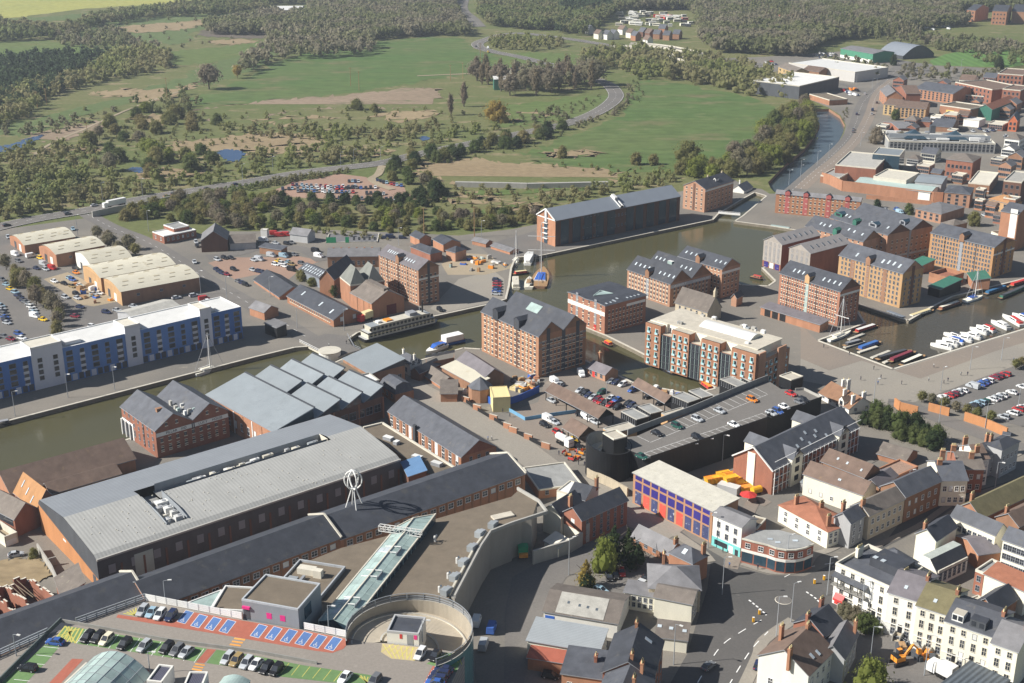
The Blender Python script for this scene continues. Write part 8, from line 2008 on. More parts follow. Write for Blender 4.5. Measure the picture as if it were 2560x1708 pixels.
yacht('b4',(545,1572),(760,1490),"white two-masted yacht beside the rosy warehouse",17,spread=1);yacht('b4',(1805,1215),(1970,1165),"white sailing yacht by the green shed quay",14,cov=BLUE_P);yacht('c1',(1785,320),(2050,230),"white sailing yacht moored at the canal pontoon",15)
yacht('b3',(10,870),(60,800),"white hulled yacht standing at the boat yard edge",15,L=13);yacht('b3',(240,1085),(290,900),"tall ship with blue tarpaulins and crossed yards in the basin",26,hm=BR_BROWN,spread=2,cov=BLUE_P)
r=yacht('b3',(135,890),(185,770),"boat under a white cover on the basin side",4,cov=WHITE,L=16);b=MB();loft(b,[(-7.5,1.0,1.0,2.2),(-3,2.3,1.0,4.0),(4,1.6,1.0,3.4),(7.6,.2,1.0,1.8)],WHITE);b.obj("cover",r)
yacht('b3',(150,1120),(165,965),"open-decked pale wooden boat in the basin",3,hm=REN_C,L=17,cov=WOOD);r=yacht('b3',(40,1120),(30,985),"pale covered lifeboat hull next to the open wooden boat",3,hm=REN_C,L=15);b=MB();loft(b,[(-7,1.4,1.0,2.4),(5,1.5,1.0,2.6),(7,.4,1.0,1.8)],CONC_P);b.obj("cover",r)
narrowboat('b3',(0,965),(160,945),RED_P,CREAM,"slim red and cream boat across the dry dock")
r,L=place('b2',(970,1568),(1665,1395),"river_cruise_ship","long white river cruise ship with black hull moored at the quay","ship")
b=MB();hull(b,L,6.2,-.3,1.3,BLACK_P,REN_G,.12);b.obj("hull",r);b=MB();b.box(-L*.46,L*.42,-2.8,2.8,1.25,3.7,mat("ship_cream",(.55,.52,.42)),top=REN_G);b.box(-L*.461,L*.421,-2.82,2.82,3.1,3.6,BLACK_P);b.obj("cabin_deck",r);b=MB();b.box(-L*.42,L*.36,-2.5,2.5,3.7,5.9,mat("ship_cream"),top=MET_SY);b.box(-L*.30,L*.30,-2.7,2.7,5.9,6.1,CONC_P,bottom=True);b.obj("saloon_deck",r)
for x in np.linspace(-.42,.38,17):
 for z,y in ((1.9,2.82),(4.2,2.52)):
  for s in (-1,1):q=MB();q.box(-.55,.55,-.02,.02,0,1.1,GLASS);q.obj("window",r,(L*x,y*s,z))
b=MB();b.cyl((L*.3,0),.35,6,10.5,BLACK_P,10);b.cyl((L*.26,0),.08,6,9,WHITE,6);b.obj("funnel",r);b=MB();b.box(-L*.2,-L*.12,-1.5,1.5,6.1,6.6,ORNG_P);b.box(-L*.3,-L*.26,-1,1,6.1,6.9,WHITE);b.box(L*.1,L*.2,-1.8,1.8,6.1,7.4,GREY_P);b.obj("roof_equipment",r)
b=MB()
for s in (-1,1):b.bar((-L*.46,2.9*s,2.6),(L*.42,2.9*s,2.6),.16,CREAM);b.bar((-L*.42,2.6*s,4.9),(L*.36,2.6*s,4.9),.1,BLACK_P)
b.obj("deck_rail",r)
narrowboat('c1',(-60,790),(110,755),CLAD_D,GREY_P,"dark barge at the left end of the canal pontoon");cruiser('c2',(1740,45),(1560,120),"blue and white trip boat behind the white house",BLUE_P,4)
r,L=place('c2',(1900,-10),(1680,40),"trip_boat","long white-roofed trip boat by the twin-ridged warehouse","boat");b=MB();hull(b,L,5,-.3,1.2,BLUE_P,WOOD,.25);b.obj("hull",r);b=MB();b.box(-L*.42,L*.3,-2,2,1.1,3.4,REN_W,top=WHITE);b.obj("cabin",r)
# pontoons
for i,(reg,a,c) in enumerate((('c4',(700,65),(880,8)),('c4',(830,110),(1000,55)),('c4',(950,160),(1115,95)),('c4',(1060,205),(1200,150)),('b4',(740,1560),(880,1505)))):
 r,L=place(reg,a,c,"pontoon","narrow timber finger pontoon, %s in the marina row" % ORD[i],"pontoon","finger pontoons",-1.0);b=MB();b.box(-L/2,L/2,-.7,.7,0,.45,CONC_P,bottom=True);b.obj("deck",r)
# swing bridge and lock
q=PL('c2',[('b2',640,1500),(400,10),(620,120),(760,150),(830,115),(960,80),(880,40),('b2',830,1520)],.1);c0=q[0]
br=empty("swing_bridge",(c0.x,c0.y,0),0,"grey swing bridge deck with white railings over the canal","bridge");b=MB();b.prism([(p.x-c0.x,p.y-c0.y) for p in q],-.7,.18,CONC_P,top=ASPH_L,bottom=True);b.obj("deck",br)
wallrun("railing",'c2',[(400,10),(520,70),(620,120)],.1,1.2,.12,WHITE,br,c0,(.5,1.1));wallrun("railing",'c2',[('b2',840,1520),(900,60),(960,85)],.1,1.2,.12,GREY_P,br,c0,(.5,1.1))
p=P('c2',680,160,-1.4);b=MB();b.cyl((0,0),4.2,-1,3.2,REN_W,24,top=CONC);b.cyl((0,0),4.4,3.2,3.5,CONC_P,24);tag(b.obj("bridge_pier",None,(p.x,p.y,-1.4)),"round white bridge protection pier in the canal","pier")
q0,q1=P('b3',1895,395),P('b3',2095,412);b=MB();d=q1-q0;b.bar((0,0,.4),(d.x,d.y,.4),.8,WHITE,1.0);b.bar((0,0,1.4),(d.x,d.y,1.4),.12,WHITE);tag(b.obj("lock_gate",None,(q0.x,q0.y,0)),"white lock gate walkway at the basin's far end","lock gate")
h_=hb('b3',"lock_house","small white lock house with pointed gable beside the lock warehouse",(2040,160),(2130,190),(2210,150),(2120,215));h_.body(REN_W,'gy',SLATE,rise=3);h_.chim(h_.L*.3,h_.W*.5,.8,.8,h_.h+5,REN_W,1)
# loop sculpture on tripod legs
p=P('c2',905,1570,0);z0_=9;sc=empty("loop_sculpture",(P('c2',905,1560,10).x,P('c2',905,1560,10).y,0),0,"tall silver sculpture with open loops on splayed legs before the grey shed","sculpture")
b=MB();zt,rr_=19.5,2.4
for k,an in enumerate((0,R(60),R(120))):
 b.tube([(rr_*math.cos(t)*math.cos(an),rr_*math.cos(t)*math.sin(an),zt+rr_*1.15*math.sin(t)) for t in [2*math.pi*i/20 for i in range(21)]],.22,MET_W,6,False)
b.obj("loop",sc)
for an in (R(20),R(110),R(200),R(290)):q=MB();q.tube([(math.cos(an)*3.6,math.sin(an)*3.6,0),(math.cos(an)*3.4,math.sin(an)*3.4,8.5),(math.cos(an)*.5,math.sin(an)*.5,zt-2.5)],.2,MET_W,6);q.obj("leg",sc)
# ================================================================== lamps, poles, people
def lamp(reg,x,y,label,h=9.5,z=0,grp="street lamps"):
 p=P(reg,x,y,z);r=empty("street_lamp",(p.x,p.y,z),rnd.uniform(-.6,.6),label,"street lamp",grp)
 b=MB();b.tube([(0,0,0),(0,0,h)],[.13,.08],STEEL,6);b.obj("pole",r);b=MB();b.bar((0,0,h),(1.3,0,h+.15),.09,STEEL);b.box(1.0,1.9,-.2,.2,h+.05,h+.25,MET_W,bottom=True);b.obj("lamp_head",r)
WHERE={'d4':"by the mini roundabout and terrace",'d3':"near the shaded junction",'c4':"on the plaza and lanes",'c3':"by the round black ramp",'d1':"on the roof car park",'d2':"on the roof car park, right part",'b1':"along the bypass and yards",'c1':"on the canal sides",'b2':"by the bridge approach",'a2':"along the bypass past the meadow",'a4':"along the riverside road",'b4':"beside the river"}
LP={'d4':[(540,765),(210,1010),(75,1140),(845,1000),(1430,1500),(165,555),(930,1420)],'d3':[(1925,760),(520,580),(1795,330),(1480,1400)],'c4':[(968,570),(1583,460),(1853,260),(2140,175),(1570,745),(1992,800),(1275,1440),(2080,1360),(2290,640)],'c3':[(865,605),(1780,1140),(1930,1100),(1640,1190)],'b1':[(945,290),(1312,250),(2230,110),(1845,1140),(1365,560),(2085,1200),(715,600),(260,350),(1910,1600)],'c1':[(140,690),(1055,450),(625,520)],'b2':[(810,1470),(380,1450),(130,1160),(1310,690),(2070,620)],'a2':[(155,1568),(780,1530),(900,1500),(1145,1480)],'a4':[(300,1600),(450,1520),(555,1450),(850,1340),(810,780),(1000,780),(955,820),(1770,640),(1395,700)],'b4':[(190,135),(295,90),(1975,340)]}
for reg,L_ in LP.items():
 for i,(x,y) in enumerate(sorted(L_)):lamp(reg,x,y,"tall grey lamp post %s, %s from the left" % (WHERE[reg],ORD[i]),11 if reg in 'd4 d3 b1' else 9)
for reg,L_ in (('d1',[(1515,820),(1375,1480),(150,1320)]),('d2',[(665,1050),(1525,1190)])):
 for i,(x,y) in enumerate(L_):lamp(reg,x,y,"slim lamp post %s, %s of its group" % (WHERE[reg],ORD[i]),5.5,ZD)
def person_mesh(seed):
 r_=random.Random(seed);vs,es=[],[]
 def v(*p):vs.append(p);return len(vs)-1
 rad={}
 pel=v(0,0,.95);ch=v(0,.02,1.3);nk=v(0,0,1.48);hd=v(0,.02,1.62);tp=v(0,.02,1.72)
 es+=[(pel,ch),(ch,nk),(nk,hd),(hd,tp)];R_={pel:.15,ch:.19,nk:.07,hd:.1,tp:.07}
 st=r_.uniform(.1,.22)
 for s in (-1,1):
  hp=v(.09*s,0,.9);kn=v(.1*s,st*s*.6,.5);an=v(.1*s,st*s,.08);ft=v(.1*s,st*s+.14,.04)
  es+=[(pel,hp),(hp,kn),(kn,an),(an,ft)];R_.update({hp:.1,kn:.07,an:.05,ft:.045})
  sh=v(.2*s,0,1.4);el=v(.25*s,-st*s*.5,1.12);ha=v(.25*s,-st*s*.8+.08,.88)
  es+=[(ch,sh),(sh,el),(el,ha)];R_.update({sh:.08,el:.05,ha:.04})
 me=bpy.data.meshes.new("person");me.from_pydata(vs,es,[]);o=bpy.data.objects.new("tmp",me);COL.objects.link(o)
 md=o.modifiers.new("s",'SKIN');sk=me.skin_vertices[0].data if me.skin_vertices else None
 if sk is None:
  bpy.context.view_layer.update();sk=me.skin_vertices[0].data if me.skin_vertices else None
 if sk:
  for i,q in R_.items():sk[i].radius=(q,q*(.7 if i in (pel,ch) else 1))
  sk[0].use_root=True
 o.modifiers.new("d",'SUBSURF').levels=1
 m2=bpy.data.meshes.new_from_object(o.evaluated_get(bpy.context.evaluated_depsgraph_get()))
 bpy.data.objects.remove(o);m2.name="person"
 top,leg=r_.choice([((.03,.03,.05),"dark"),((.45,.07,.06),"red"),((.08,.14,.3),"blue"),((.5,.5,.48),"pale"),((.05,.05,.05),"black")]),(.03,.035,.06)
 for nm,c in (("trousers",leg),("jacket_"+top[1],top[0]),("skin",(.45,.28,.2)),("hair",(.05,.03,.02))):m2.materials.append(mat("cloth_"+nm,c,var=.1))
 for f in m2.polygons:
  z=sum(m2.vertices[i].co.z for i in f.vertices)/len(f.vertices);y=sum(m2.vertices[i].co.y for i in f.vertices)/len(f.vertices);x=abs(f.center.x)
  f.material_index=0 if z<.93 and x<.2 else (2 if (z>1.5 and y>.03) or (x>.2 and z<.95) else (3 if z>1.55 else 1))
 return m2,top[1]
PM=[person_mesh(i) for i in range(6)]
for i,(reg,x,y) in enumerate((('c4',1770,318),('c4',1830,318),('c4',1035,347),('c4',970,265),('c4',850,362),('c4',1007,402),('c4',1520,245),('c4',1650,373),('c4',1612,395),('c4',510,65),('c4',745,130),('c4',2252,190),('c4',1475,370),('c4',1225,400),
  ('c3',430,1050),('c3',610,1140),('c3',665,1150),('c2',2130,915),('c2',2165,910),('c2',2265,660),('c2',2330,700),('d3',1930,375),('d3',2250,530),('d3',1990,510),('c2',670,55),('c2',830,30))):
 m_,cw=PM[i % 6];p=P(reg,x,y);w_={'c4':"on the open plaza",'c3':"beside the street works",'c2':"on the cobbled street",'d3':"near the teal pub"}[reg]
 link("person",m_,None,(p.x,p.y,.13),rnd.uniform(0,6),label="walking person in a %s top %s, %s counted" % (cw,w_,ORD[i % 20] if i<20 else ORD[i-20]+" later"),cat="person",group="people on foot")
# red works barriers
for i in range(14):
 p=P('c3',480+14*i+rnd.uniform(-6,6),1075+rnd.uniform(-60,30));b=MB();b.box(-1,1,-.05,.05,.35,1.05,ORNG_P if i % 2 else RED_P,bottom=True);b.box(-.9,-.8,-.3,.3,0,.36,BLACK_P);b.box(.8,.9,-.3,.3,0,.36,BLACK_P)
 tag(b.obj("works_barrier",None,(p.x,p.y,.1),rnd.uniform(0,3)),"red plastic works barrier scattered beside the round black ramp","barrier","red works barriers by the ramp")
for i,(g_,x,y) in enumerate((('d4',425,660),('d4',512,625),('d3',2265,940),('d3',2210,1010))):
 p=P(g_,x,y)
 b=MB();b.box(-.25,.25,-.25,.25,0,1.3,YEL_P,top=WHITE);tag(b.obj("bollard",None,(p.x,p.y,.12)),"yellow traffic island bollard, %s by the terrace corner" % ORD[i],"bollard","yellow bollards on the traffic islands")
for i in range(16):
 t=i/15;p=P('d4',1165+280*t,1165+140*t);b=MB();b.box(-.4,.4,-.45,.45,0,1.1,CLAD_D,top=GREY_P);tag(b.obj("wheelie_bin",None,(p.x+rnd.uniform(-.2,.2),p.y,.08),rnd.uniform(-.3,.3)),"dark wheelie bin in the long row before the terrace","bin","wheelie bins before the terrace")
def scatter_(reg,poly,n):
 w=PL(reg,poly);out=[]
 for _ in range(4000):
  q=Vector((cl.uniform(min(p.x for p in w),max(p.x for p in w)),cl.uniform(min(p.y for p in w),max(p.y for p in w)),0))
  if inside(q,w) and all((q-o_).length>2.6 for o_ in out):out.append(q)
  if len(out) >= n:break
 return out
cl=random.Random(9)
for k,(reg,poly,n,w_) in enumerate((('c2',[(1900,470),(2060,540),(2280,600),(2340,560),(2200,480),(1960,400)],16,"inside the blue hoarding"),('c3',[(40,470),(230,430),(280,380),(160,330),(20,360)],14,"beside the cream site cabins"),('b2',[(1750,900),(1900,800),(2300,810),(2300,880),(2050,940)],16,"in the boat repair yard"),('b1',[(640,1000),(760,1010),(1050,1190),(860,1235),(760,1180)],14,"in the timber yard"),('c3',[(1300,430),(1640,540),(1480,580),(1350,500)],8,"by the barge arm canopy"),('d4',[(1160,1180),(1500,1330),(1650,1440),(1500,1420),(1250,1330)],10,"in the yard before the terrace"))):
 for i,p in enumerate(scatter_(reg,poly,n)):
  b=MB();a,d,e=cl.uniform(.5,2.2),cl.uniform(.4,1.2),cl.uniform(.4,1.8);m=cl.choice((WOOD,REN_W,BLUE_P,CONC,CLAD_D,ORNG_P,MET_GRN,WHITE,BR_OR))
  b.box(-a,a,-d,d,0,e,m);b.box(-a*.6,a*.7,-d*.8,d*.5,e,e+cl.uniform(.1,.6),cl.choice((m,WOOD,CONC)))
  tag(b.obj("material_pile",None,(p.x,p.y,.05),cl.uniform(0,3)),"small stack of stored goods lying %s" % w_,"stack","stored goods "+w_)
for i,(reg,x,y,h) in enumerate((('a1',1540,945,20),('a1',812,1310,14),('a1',345,990,13),('a1',430,960,13),('a2',870,790,16),('a2',947,830,16),('a2',1785,740,14),('a2',1900,720,14),('a2',2060,655,26),('b2',2005,610,16),('b2',1545,660,18))):
 p=P(reg,x,y);b=MB();b.tube([(0,0,0),(0,0,h)],[.28,.16],WOOD,6);b.bar((-1.6,0,h-.8),(1.6,0,h-.8),.2,WOOD)
 if h>25:
  for s_ in (-1,1):b.bar((2.2*s_,0,0),(.3*s_,0,h),.25,GREY_P);b.bar((-3,0,h*.8),(3,0,h*.8),.2,GREY_P)
 tag(b.obj("utility_pole",None,(p.x,p.y,0)),"dark utility pole over the meadows and yards, %s from the far left" % ORD[i],"pole","utility poles")
# ================================================================== trees, scrub, woods
def leaf(name,c1,c2,world=False):
 m=mat(name,c1,rough=1.0,var=.22,sc=.05 if world else .9,fine=.35 if world else 7,world_tex=world)
 t=m.node_tree;n,l=t.nodes,t.links;b=n["Principled BSDF"];b.inputs["Specular IOR Level"].default_value=.05
 src=b.inputs["Base Color"].links[0].from_socket
 mx=n.new("ShaderNodeMixRGB");mx.inputs[2].default_value=(*c2,1);l.new(src,mx.inputs[1])
 if world:
  g=n.new("ShaderNodeNewGeometry");z=n.new("ShaderNodeTexNoise");z.inputs["Scale"].default_value=.022;z.inputs["Detail"].default_value=3;l.new(g.outputs["Position"],z.inputs["Vector"])
  r=n.new("ShaderNodeMapRange");r.inputs[1].default_value=.42;r.inputs[2].default_value=.6;l.new(z.outputs["Fac"],r.inputs[0]);l.new(r.outputs[0],mx.inputs[0])
 else:
  o=n.new("ShaderNodeObjectInfo");l.new(o.outputs["Random"],mx.inputs[0])
 l.new(mx.outputs[0],b.inputs["Base Color"])
 tl=n.new("ShaderNodeBsdfTranslucent");l.new(mx.outputs[0],tl.inputs[0]);ms=n.new("ShaderNodeMixShader");ms.inputs[0].default_value=.6
 l.new(b.outputs[0],ms.inputs[1]);l.new(tl.outputs[0],ms.inputs[2]);l.new(ms.outputs[0],n["Material Output"].inputs[0])
 return m
LEAF={'ol':leaf("foliage_olive",(0.244,0.25,0.0915),(0.287,0.244,0.116)),'dk':leaf("foliage_dark",(0.0549,0.0854,0.039),(0.0732,0.0976,0.0427)),'br':leaf("foliage_bare",(0.305,0.25,0.189),(0.256,0.238,0.152)),'ye':leaf("foliage_gold",(0.439,0.305,0.0915),(0.354,0.287,0.0854)),
 'lm':leaf("foliage_lime",(0.281,0.317,0.0732),(0.244,0.275,0.0793)),'po':leaf("foliage_poplar",(0.293,0.232,0.171),(0.262,0.22,0.128)),'gr':leaf("foliage_green",(0.128,0.171,0.0586),(0.152,0.177,0.0671))}
WLEAF={'br':leaf("wood_bare",(0.308,0.276,0.192),(0.231,0.245,0.116),True),'mx':leaf("wood_mixed",(0.197,0.231,0.093),(0.274,0.26,0.137),True),'dk':leaf("wood_dark",(0.0701,0.101,0.0573),(0.0912,0.127,0.0615),True),'ol':leaf("wood_olive",(0.267,0.29,0.107),(0.316,0.29,0.15),True)}
BARK=mat("bark",(.10,.085,.065),var=.3,sc=3)
ico=bmesh.new();bmesh.ops.create_icosphere(ico,subdivisions=1,radius=1.0)
ICO_V=np.array([v.co[:] for v in ico.verts]);ICO_F=[tuple(v.index for v in f.verts) for f in ico.faces];ico.free()
def crown_np(seed,n,shape,leafsz,lobes=7):
 """unit crown, height 1 from z=0: clumps of leaf-sized faces on uneven lobes"""
 g=np.random.default_rng(seed)
 rad={'bush':.62,'round':.5,'bare':.46,'poplar':.15,'conifer':.24}[shape];z0,z1={'bush':(.0,1),'round':(.2,1),'bare':(.18,1),'poplar':(.06,1),'conifer':(.03,1)}[shape]
 C,Rr=[],[]
 for i in range(lobes):
  t=(i+.5)/lobes;z=z0+(z1-z0)*(t*.8+.1)
  env={'bush':math.sqrt(max(.05,1-(t*.92) ** 2)),'round':math.sin(math.pi*(t*.86+.1)),'bare':math.sin(math.pi*(t*.8+.14)),'poplar':.6+.4*math.sin(math.pi*t),'conifer':1.05-t}[shape]
  a=i*2.4+g.uniform(-.4,.4);d=rad*env*g.uniform(.35,.62);rl=rad*env*g.uniform(.5,.72)
  C.append((d*math.cos(a),d*math.sin(a),min(z,z1-rl*.75)));Rr.append((rl,rl,max(rl*(1.0 if shape not in ('poplar','conifer') else 2.2),.07)))
 C,Rr=np.array(C),np.array(Rr)
 V,F=[],[]
 for c,r in zip(C,Rr):
  o=len(V);V.extend((c+ICO_V*r*.66*g.uniform(.8,1.12,(len(ICO_V),1))).tolist());F.extend([tuple(k+o for k in f) for f in ICO_F])
 k=g.integers(0,lobes,n);d=g.normal(size=(n,3));d[:,2]=d[:,2]*.8+.2;d /= np.linalg.norm(d,axis=1)[:,None]
 p=C[k]+d*Rr[k]*g.uniform(.7,1.28,(n,1));p[:,2]=np.maximum(p[:,2],.01)
 nr=d+g.normal(size=(n,3))*.36;nr /= np.linalg.norm(nr,axis=1)[:,None]
 u=np.cross(nr,g.normal(size=(n,3)));u /= np.linalg.norm(u,axis=1)[:,None];w=np.cross(nr,u)
 s=(leafsz*g.uniform(.6,1.4,(n,1)))
 for i in range(n):
  o=len(V);a,b_=u[i]*s[i],w[i]*s[i]*.7
  V.extend([tuple(p[i]-a),tuple(p[i]-b_*.9),tuple(p[i]+a),tuple(p[i]+b_)]);F.append((o,o+1,o+2,o+3))
 return np.array(V),F
CROWN={}
def crown(shape,kind,seed):
 k=(shape,kind,seed)
 if k not in CROWN:
  V,F=crown_np(seed*13+5,{'poplar':420,'conifer':500}.get(shape,900),shape,.036 if shape not in ('poplar','conifer') else .028,13)
  me=bpy.data.meshes.new("crown");me.from_pydata(V.tolist(),[],F);me.materials.append(LEAF[kind]);CROWN[k]=me
 return CROWN[k]
tb=MB();tb.tube([(0,0,0),(.012,.0,.25),(-.01,.01,.55),(.0,0,.85)],[.032,.025,.016,.005],BARK,6)
for a in range(5):tb.tube([(0,0,.22+.08*a),(.12*math.cos(a*2.3),.12*math.sin(a*2.3),.42+.08*a),(.24*math.cos(a*2.3+.2),.24*math.sin(a*2.3+.2),.55+.08*a)],[.014,.009,.003],BARK,5)
TRUNK=tb.mesh("trunk")
rt_=random.Random(11)
def tree(p,h,shape,kind,label,group,wf=1.0):
 r=link("bush" if shape=='bush' else "tree",None,None,(p.x,p.y,0),rt_.uniform(0,6.28),label=label,cat="bush" if shape=='bush' else "tree",group=group)
 for nm,me in (("crown",crown(shape,kind,rt_.randrange(3))),("trunk",TRUNK)):o=link(nm,me,r);o.scale=(h*wf,h*wf,h)
 return r
CLR=np.array(CLEAR);MASK=[PL('b2',yards[0][2]),river,PL('a2',[(110,50),(470,50),(490,160),(100,160)]),PL('a1',[(1960,1360),(2260,1360),(2280,1560),(1970,1550)]),PL('a1',[(-80,1320),(430,1220),(430,1340),(-80,1450)]),PL('a1',[(1140,1530),(1350,1530),(1350,1640),(1150,1640)]),PL('a3',[(960,100),(1670,100),(1670,400),(700,400),(740,300),(960,220)])]
def scatter(reg,poly,sp,rng,lim=99999,z=0.0):
 w=PL(reg,poly);xs,ys=[p.x for p in w],[p.y for p in w];out=[]
 A=(max(xs)-min(xs))*(max(ys)-min(ys))
 for _ in range(int(A/(sp*sp)*5)):
  q=Vector((rng.uniform(min(xs),max(xs)),rng.uniform(min(ys),max(ys)),0))
  if not inside(q,w):continue
  if np.any(np.hypot(CLR[:,0]-q.x,CLR[:,1]-q.y)<CLR[:,2]+sp*.12) or any(inside(q,k) for k in MASK):continue
  if all((q-o).length_squared>(sp*.8) ** 2 for o in out[-220:]):out.append(q)
  if len(out) >= lim:break
 return out
KW={'ol':"olive spring",'dk':"dark evergreen",'br':"bare grey-brown",'ye':"golden yellow",'lm':"fresh lime green",'po':"tall bare poplar",'gr':"green"}
NT=[0]
def grove(reg,poly,sp,kinds,h0,h1,shape,where,wf=1.0):
 for p in scatter(reg,poly,sp,rt_):
  if p.x*p.x>(p.y*.42) ** 2+900:continue
  k=rt_.choice(kinds);NT[0]+=1;sh={'br':'bare','po':'poplar'}.get(k,shape)
  tree(p,rt_.uniform(h0,h1)*(1.25 if k=='br' and shape=='bush' else 1),sh,k,"%s %s %s" % (KW[k],"bush" if sh=='bush' else "tree",where),where,wf)
grove('o',[(225,512),(320,484),(400,468),(470,458),(640,455),(640,475),(560,500),(480,515),(400,512),(300,508)],7,['ol','ol','ol','gr','br','lm'],4,7.5,'bush',"in the belt just south of the bypass")
grove('o',[(640,492),(760,488),(900,490),(1000,492),(1240,490),(1230,512),(1060,535),(900,542),(760,520),(640,530),(500,528),(500,512)],7.5,['ol','ol','ol','lm','gr','br'],3.5,7,'bush',"in the tree belt behind the works")
grove('o',[(640,457),(760,462),(880,460),(960,440),(1010,432),(1025,450),(990,478),(900,487),(760,482),(640,478)],7.5,['dk','dk','gr'],4,7,'bush',"in the dark hedge by the gravel car park")
grove('o',[(890,372),(1010,352),(1150,324),(1290,296),(1295,305),(1200,335),(1050,362),(930,395),(895,400)],10,['ol','dk','gr'],6,9,'bush',"on the bank along the meadow road")
grove('o',[(890,395),(960,400),(1000,415),(960,430),(900,425)],10,['ol','gr','br'],6,8,'bush',"above the gravel car park lane")
grove('o',[(1735,318),(1800,262),(1850,240),(1872,262),(1868,300),(1815,362),(1745,400),(1690,415),(1570,415),(1560,400),(1660,385),(1720,352)],12,['ol','ol','lm','br','gr'],8,13,'bush',"on the river bank by the big field",.9)
grove('o',[(1085,160),(1190,205),(1340,175),(1380,205),(1300,215),(1180,225),(1090,190)],15,['po','po','br'],16,24,'round',"in the poplar row by the river road",1.1)
grove('o',[(200,335),(290,250),(400,250),(470,275),(560,290),(440,300),(330,320),(400,345),(520,355),(480,400),(300,410),(220,395)],22,['ol','ol','br','gr','lm'],7,11,'bush',"in the scrub round the blue pond",1.1)
grove('o',[(210,545),(270,555),(325,590),(290,600),(230,565)],9,['ol','br'],6,9,'round',"along the approach road verge")
grove('b1',[(40,880),(130,930),(350,1130),(520,1290),(640,1380),(620,1480),(500,1500),(420,1330),(240,1150),(60,980)],6.5,['ol','br','ol'],5,8,'bush',"in the hedge between yard and car park",.8)
NE=[(1140,280,16,'ye','bush',1.05,"huge golden willow in the meadow by the river road"),(1580,380,16,'ol','bush',1.0,"large olive willow alone in the big green field"),(1685,362,11,'br','bush',.9,"brown-grey bush beside the field's river end"),(480,205,22,'br','round',1.0,"wide bare grey tree at the meadow track's end"),(545,180,12,'ye','round',.8,"small yellow tree beside the wide bare tree"),(820,252,9,'ol','bush',1.1,"lone olive bush in the pink reed bed"),(860,258,7,'ol','bush',1,"smaller bush at the edge of the pink reed bed"),(1460,378,8,'ol','bush',.9,"low spreading scrub bush on the big green field's near side"),(1500,378,7,'ol','bush',.9,"second low scrub bush on the big green field's near side"),(1290,362,8,'ol','bush',.9,"low bush near the field's left corner"),
 (1065,245,20,'po','poplar',1,"slim bare poplar standing alone left of the poplar row"),(1035,265,17,'po','poplar',1,"slim shorter poplar left of the lone poplar"),(1095,185,22,'po','poplar',1,"slim poplar nearest the dark green shed"),(1120,195,20,'po','poplar',1,"slim poplar behind the dark green shed's left end"),(440,385,10,'lm','bush',.8,"bright lime bush left of the blue pond"),(390,370,9,'lm','bush',.8,"lime bush left of the brightest lime bush"),(2010,330,12,'br','bush',.8,"bare brown thicket beside the riverside road bend"),(2065,335,10,'br','bush',.8,"bare brown bush before the council offices"),(2055,275,8,'gr','bush',.8,"green bush by the tan flats")]
for x,y,h,k,sh,wf,lb in NE:tree(P('o',x,y),h,sh,k,lb,None,wf)
for i,(reg,x,y,h,k,sh,wf,lb) in enumerate((('d3',930,470,12,'dk','conifer',1.3,"broad dark conifer by the back lane, left of the pair"),('d3',1060,480,11.5,'dk','conifer',1.35,"broad dark conifer by the back lane, right of the pair"),('d3',1130,500,7,'dk','bush',.7,"dark evergreen bush at the courtyard's back"),('d3',850,560,11,'lm','bush',.55,"fresh green shrub tree in front of the dark conifers"),('d3',675,700,9,'ye','conifer',1.3,"golden conifer by the white shed"),('d3',690,715,5,'dk','bush',.8,"dark shrub at the foot of the golden conifer"),
  ('d4',930,1640,9,'lm','bush',.75,"round green garden tree at the bottom edge"),('d4',880,1090,5,'gr','bush',.9,"ivy-green shrubs in the terrace front garden"),('d4',960,1100,4,'gr','bush',1,"low green shrub beside the terrace steps"),('d4',700,960,4,'br','bush',1,"brown hedge shrub at the terrace corner"),('d4',790,990,4,'br','bush',1,"brown hedge shrub nearer the terrace steps"),('b2',1660,240,10,'dk','bush',.8,"very dark evergreen beside the green-roofed hut"),('a4',1150,600,11,'dk','bush',.6,"dark tree on the roundabout"),('a4',2120,640,12,'dk','bush',.7,"dark tree by the playing field corner"),('b4',1290,400,6,'gr','bush',.9,"green shrub among boats behind the double warehouse"),('b4',1890,510,8,'ol','bush',.8,"olive tree by the square brick house"),
  ('b4',1000,345,5,'dk','bush',.9,"dark shrub by the white boat trailer"),('b2',720,1170,6,'gr','poplar',2,"ivy climbing the gabled brick works"),('b2',420,1010,5,'ol','bush',1.1,"olive scrub beside the grey sheeted shed"),('b2',520,1060,4,'ol','bush',1.1,"olive scrub nearer the gabled works"),('d1',310,420,3,'ol','bush',.9,"small shrub at the yard by the shed end"))):tree(P(reg,x,y),h,sh,k,lb,None,wf)
for i,(x,y) in enumerate(((1410,560),(1500,580),(1610,610),(1720,650),(1820,680),(1920,710),(2040,740),(2270,260),(2320,240))):tree(P('c4',x,y),4.2,'bare' if i in (1,3) else 'round','br' if i in (1,3) else 'ol',"young tree at the right car park edge, %s from the left" % ORD[i],"young trees at the right car park")
for i,(x,y) in enumerate(((890,770),(990,700),(1090,720),(1080,800),(1190,830),(1250,780),(1340,830),(1210,900),(1330,920),(1440,890),(1430,960),(1540,930),(1520,990),(1000,790))):tree(P('c4',x,y),rt_.uniform(5,7.5),'bush','gr' if i % 3 else 'dk',"green bush in the dense thicket beside the orange wall","bushes of the thicket by the orange wall",.85)
